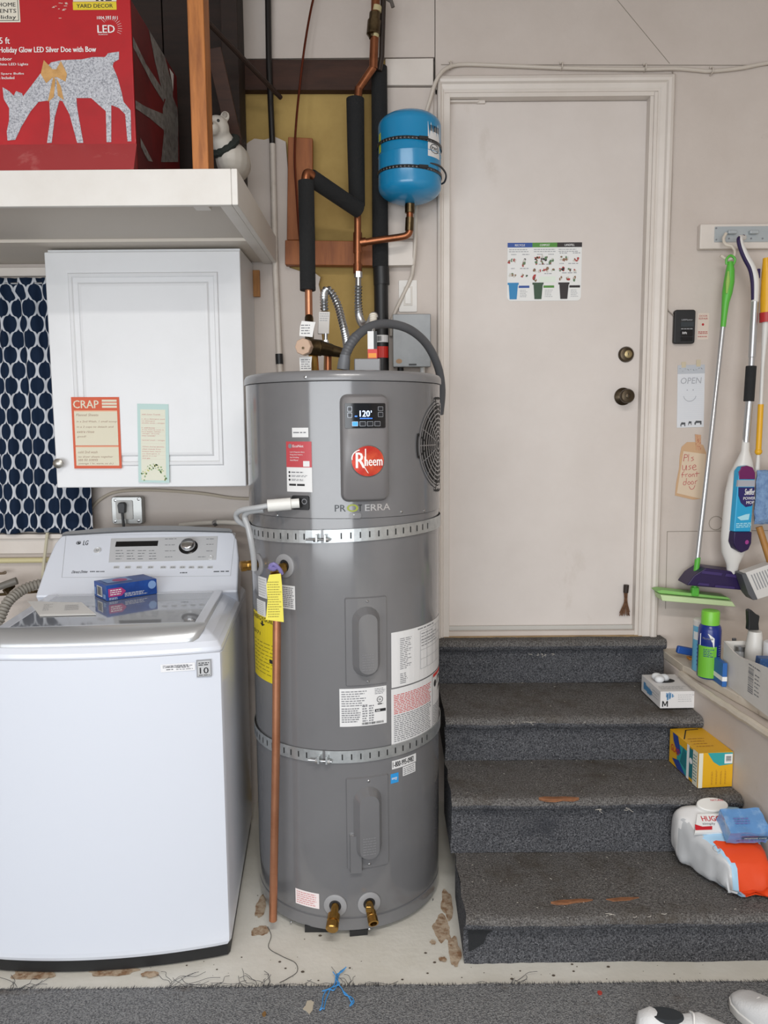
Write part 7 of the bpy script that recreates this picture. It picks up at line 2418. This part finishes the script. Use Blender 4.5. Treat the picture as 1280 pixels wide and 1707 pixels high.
# big wipes bag
zb0 = SZ[1] + 0.004
bag = thing('wipes_bag', 'large white and orange bag of baby wipes on the lowest tread', 'bag', (1.03, 2.29, zb0))
WB = [M('bag_white', 'd8d8d8', 0.3), M('bag_orange', 'd9481f', 0.3), M('bag_sky', '9fc3dc', 0.3), M('bag_grey', 'b4b6b8', 0.3), M('bag_peach', 'd9a483', 0.4)]
bx0, bx1 = 0.932, 1.163
by0, by1 = 2.15, 2.40


def bag_top(u, v):
    """height of the top sheet over plan (u across, v back)"""
    return 0.085 + 0.125 * v


NU, NV = 28, 28
q = MB()
rings = []
for j in range(NV + 1):
    v = j / NV
    ring = []
    for i in range(36):
        a_ = 2 * PI * i / 36
        cs, sn = math.cos(a_), math.sin(a_)
        ex = lambda t, p: math.copysign(abs(t) ** p, t)
        endf = (1 - abs(2 * v - 1) ** 5) ** 0.35 if 0 < v < 1 else 0.0
        endf = max(endf, 0.10)
        hx = (bx1 - bx0) / 2 * (0.93 + 0.07 * endf)
        H_ = bag_top(0, v)
        x = (bx0 + bx1) / 2 + hx * ex(cs, 0.38) * (1 if endf > .2 else .92)
        sk = 0.105 * max(0.0, (0.72 - v) / 0.72)          # the near corner is drawn in on the stair side
        x = bx1 - (bx1 - x) * (bx1 - bx0 - sk) / (bx1 - bx0)
        zc = H_ / 2
        z = zb0 + zc + (H_ / 2) * endf * ex(sn, 0.45) - zc * (1 - endf) * .6
        y = by0 + (by1 - by0) * v
        nz = noise.noise(Vector((x * 22, y * 22, z * 22))) * 0.008 + noise.noise(Vector((x * 60, y * 55, z * 60))) * 0.004
        if v < 0.08:
            z = zb0 + 0.012 + 0.03 * v + .004 * sn + nz
        ring.append(Vector((x + nz * .6 + (0.012 * (1 - v) if False else 0), y + nz, max(z + nz, zb0))))
    ring.append(ring[0])
    rings.append(ring)
q.grid(rings)
C_ = 37
for j in range(NV):
    for i in range(36):
        f = j * 36 + i
        vtx = (rings[j][i] + rings[j][i + 1] + rings[j + 1][i]) / 3
        vv = (vtx.y - by0) / (by1 - by0)
        top = 2 * PI * (i + .5) / 36
        m_ = 0
        if vv < 0.36 and vtx.x > bx0 + 0.125 * max(0, (0.72 - vv) / 0.72) + 0.012:
            m_ = 1
        elif vtx.x > bx0 + 0.13 and vv > 0.42:
            m_ = 2
        elif vtx.x < bx0 + 0.105 * max(0, (0.72 - vv) / 0.72) + 0.014:
            m_ = 3 if vv < .7 else 0
        elif vv < 0.52:
            m_ = 2
        q.m[f] = m_
build(q, 'bag_skin', WB, bag, smooth=180)
tl = Vector((0, by1 - by0, 0.125)).normalized()
o_ = Vector((bx0, by0, zb0 + 0.085))
FTb = Flat(o_, (1, 0, 0), tl)
Lb_ = (Vector((0, by1 - by0, 0.125))).length
q = MB().prism([(0.115 + .05 * math.cos(2 * PI * i / 28), Lb_ * .80 + .026 * math.sin(2 * PI * i / 28)) for i in range(28)], FTb, -0.004, 0.014)
build(q, 'flip_lid', M('lid_offwhite', 'dddcd8', 0.35), bag, bevel=0.004, seg=3)
q = MB()
q.prism(pxs(FTb, [(1161, 1360), (1213, 1358), (1213, 1389), (1157, 1391)]), FTb, -0.002, 0.0085, 0)
a, b = FTb.px(1170, 1372); c, e = FTb.px(1211, 1363)
q.text(FTb, 'HUGGIES', a, b, c, e, .0093, 1)
a, b = FTb.px(1171, 1379); c, e = FTb.px(1190, 1374)
q.text(FTb, 'simply', a, b, c, e, .0093, 2)
q.poly(pxs(FTb, [(1157, 1377), (1170, 1381), (1186, 1380), (1186, 1386), (1158, 1387)]), FTb, .0093, 1)
build(q, 'bag_label', [PAPER, M('huggies_red', 'c0202c', 0.4), GREYINK], bag, smooth=0)
q = MB().text(FTb, 'NATURAL', *FTb.px(1183, 1340), *FTb.px(1203, 1337), .0146, 0)
build(q, 'lid_lettering', MATS['huggies_red'], bag, smooth=0)
q = MB().ring(FTb, *FTb.px(1193, 1418), 0.010, 0.0115, 0.0095, 0, 16)
build(q, 'symbol', GREYINK, bag, smooth=0)
# crimped end of the bag
cr_ = [pZ(1214, 1478, zb0 + .006), pZ(1229, 1491, zb0 + .002), pZ(1246, 1477, zb0 + .006)]
build(MB().add([cr_[0], cr_[1], cr_[2], Vector((1.12, by0 + .03, zb0 + .03)), Vector((1.04, by0 + .03, zb0 + .03))], [(0, 1, 2, 3, 4)]), 'crimped_end', WB[1], bag)
# blue packet on the bag
pb = thing('wipes_packet', 'small crinkled blue packet lying on top of the wipes bag', 'packet', (1.07, 2.24, zb0 + .12))
c3 = FTb(0.0, 0.0)
uA, vA = FTb.px(1213, 1421)
FPk = Flat(FTb(uA + .002, vA + .022, 0.012), (1, 0.02, 0.0), tl)
PL, PD, PH = 0.122, 0.085, 0.052
q = MB()
n_ = 10
def pk_pt(u, v, w_):
    p = FPk(PL * u, PD * v, PH * w_)
    return p + Vector((noise.noise(p * 40), noise.noise(p * 43 + Vector((5, 0, 0))), noise.noise(p * 37))) * 0.004
for face in range(6):
    rows = []
    for j in range(n_ + 1):
        row = []
        for i in range(n_ + 1):
            s_, t_ = i / n_, j / n_
            if face == 0: p = pk_pt(s_, t_, 1)
            elif face == 1: p = pk_pt(t_, s_, 0)
            elif face == 2: p = pk_pt(s_, 0, t_)
            elif face == 3: p = pk_pt(t_, 1, s_)
            elif face == 4: p = pk_pt(0, t_, s_)
            else: p = pk_pt(1, s_, t_)
            row.append(p)
        rows.append(row)
    q.grid(rows)
build(q, 'packet_skin', M('packet_sky', '5f8fc4', 0.25, var=(25, '86abd2', 0.5, 0.7), coat=0.4), pb, smooth=60)
FPf = Flat(FPk(0, -0.0045, 0), FPk.U, FPk.N)
q = MB()
q.rect(FPf, PL * .3, PH * .52, PL * .98, PH * .72, .001, 0)
q.text(FPf, 'SENSITIVE CARE', PL * .36, PH * .57, PL * .92, PH * .66, .0016, 1)
q.lines(FPf, PL * .2, PH * .25, PL * .95, PH * .4, 1, .001, 2, .8, 3, .1, .12)
q.lines(FPk, PL * .2, PD * .3, PL * .6, PD * .6, 3, PH + .0045, 2, .4, 3, .2, .2)
build(q, 'print', [M('packet_teal', '1f5a78', 0.4), PAPER, M('packet_violet', '6a6fae', 0.4)], pb, smooth=0)

# lint and loose threads on the steps, grit on the bare floor
q = MB()
rn = random.Random(77)
for i in range(120):
    k = rn.choice((0, 0, 0, 1, 1, 2))
    x = 0.25 + 0.85 * rn.random()
    y = SY[k] - 0.01 + (SY[k + 1] - SY[k]) * rn.random()
    a = rn.random() * PI
    L = 0.001 + 0.003 * rn.random() ** 3
    p = Vector((x, y, SZ[k + 1] + 0.0045))
    q.tube([p - Vector((math.cos(a), math.sin(a), 0)) * L, p + Vector((math.cos(a), math.sin(a), 0.2)) * L], 0.0008, 4)
for x0, x1, y0, k in ((800, 985, 1203, 2), (870, 960, 1091, 3), (985, 1080, 1348, 1), (1010, 1120, 1525, 0)):
    for i in range(6):
        x = x0 + (x1 - x0) * rn.random()
        p = pY(x, y0 + 4 * (rn.random() - .5), SY[k] - 0.034)
        pp = [p]
        for j in range(3):
            pp.append(pp[-1] + Vector(((rn.random() - .5) * .02, -.001, (rn.random() - .6) * .006)))
        q.tube(smooth_path(pp, 3), 0.0008, 4)
build(q, 'lint', M('lint_pale', 'b9b4aa', 0.9), stairs, kind='stuff')
q = MB()
for i in range(70):
    x = -0.75 + 1.7 * rn.random()
    y = 2.03 + 0.12 * rn.random() + (0.35 * rn.random() if -0.44 < x < 0.2 and rn.random() < .4 else 0)
    r = 0.0008 + 0.003 * rn.random() ** 3
    q.blob((x, y, r * .5), r * 1.6, r, r * .6, nu=6, nv=4)
build(q, 'grit', M('grit_dark', '4a4036', 0.9), floor, kind='stuff')

# ================================================================== ON THE FLOOR
zc0 = 0.0105
rn = random.Random(31)
q = MB()
for pts_ in ([(575, 1614), (565, 1622), (560, 1632), (566, 1640), (556, 1645), (545, 1650), (539, 1660), (537, 1675), (533, 1684), (538, 1680)],
             [(560, 1625), (558, 1640), (551, 1648), (548, 1655), (543, 1668), (540, 1682)], [(568, 1618), (562, 1636), (570, 1648), (575, 1658), (585, 1662), (590, 1670), (583, 1677), (588, 1668)],
             [(555, 1620), (563, 1634), (557, 1650), (549, 1649), (537, 1652)], [(577, 1612), (570, 1620), (561, 1624)], [(572, 1652), (580, 1660), (588, 1674), (584, 1668)]):
    pp = [pZ(x, y, zc0 + .004 + .006 * rn.random()) for x, y in pts_]
    q.tube(smooth_path(pp, 5), 0.0016, 6)
solo(q, 'blue_twine', M('twine_blue', '3f8fd0', 0.6), 'frayed blue twine lying on the carpet edge', 'twine')
c_ = pZ(515, 1678, zc0)
q = MB().prism(rough_outline(c_.x, c_.y, .012, .018, 9, 4, .5), FLOORF, 0.0095, 0.0115)
solo(q, 'dry_leaf', M('leaf_pale', 'b7ae9c', 0.8), 'small pale dry leaf on the carpet beside the blue twine', 'leaf')
for x, y, c_ in ((1000, 1655, 'a83a30'), (440, 1691, '7a5a30')):
    p_ = pZ(x, y, zc0)
    solo(MB().prism(rough_outline(p_.x, p_.y, .006, .008, 8, x, .4), FLOORF, 0.0095, 0.0125), 'crumb', M('crumb_' + c_, c_, 0.8), 'tiny red scrap on the carpet' if x == 1000 else 'tiny ochre scrap on the carpet', 'crumb')
solo(MB().tube(smooth_path([pZ(446, 1545, .001), pZ(452, 1560, .002), pZ(448, 1580, .002), pZ(470, 1594, .002), pZ(492, 1605, .002), pZ(495, 1620, .002), pZ(478, 1632, .004), pZ(466, 1638, .009)], 6), 0.001, 5), 'loose_thread', M('thread_dark', '4a4845', 0.8), 'loose dark thread curling over the concrete by the copper pipe', 'thread')


def sneaker(loc, rz, label):
    t = thing('sneaker', label, 'shoe', loc, rz, group='white sneakers on the carpet')
    secs = [(-.135, .018, .035), (-.128, .030, .075), (-.10, .036, .090), (-.06, .037, .080), (-.02, .037, .078), (.02, .040, .088), (.05, .044, .074), (.085, .047, .056), (.115, .041, .046), (.135, .026, .036), (.143, .008, .026)]
    up, so = [], []
    for y, w_, h_ in secs:
        row = []
        for i in range(17):
            a_ = PI * i / 16
            row.append(Vector((w_ * math.copysign(abs(math.cos(a_)) ** .7, math.cos(a_)), y, 0.022 + (h_ - 0.022) * math.sin(a_) ** .75)))
        up.append(row)
    q = MB().grid(up)
    build(q, 'upper', M('sneaker_white', 'd4d5d6', 0.6, bump=(220, .3)), t, local=True, smooth=80)
    out = [(w_ * 1.07, y * 1.02) for y, w_, h_ in secs] + [(-w_ * 1.07, y * 1.02) for y, w_, h_ in secs[::-1]]
    build(MB().prism(out, FLx, 0.0, 0.025), 'sole', M('sole_white', 'dcdcda', 0.5), t, local=True, bevel=0.004)
    op = [(0.024 * math.cos(2 * PI * i / 18), -.065 + .045 * math.sin(2 * PI * i / 18)) for i in range(18)]
    build(MB().prism(op, FLx, 0.070, 0.086), 'collar_lining', M('lining_dark', '2b2f33', 0.9), t, local=True, bevel=0.003)
    for k in range(5):
        y = .0 + .016 * k
        z = .088 - .007 * k
        build(MB().tube(smooth_path([(-.024, y, z - .008), (0, y + .003, z + .004), (.024, y, z - .008)], 4), .0028, 6), 'lace', PAPER, t, local=True)
    return t


sneaker(Vector((0.765, 1.775, 0.0095)), math.radians(-100), 'white sneaker turned sideways on the carpet with its dark lining showing')
sneaker(Vector((1.0, 1.80, 0.0095)), math.radians(22), 'white sneaker with its toe pointing at the lowest carpeted step')
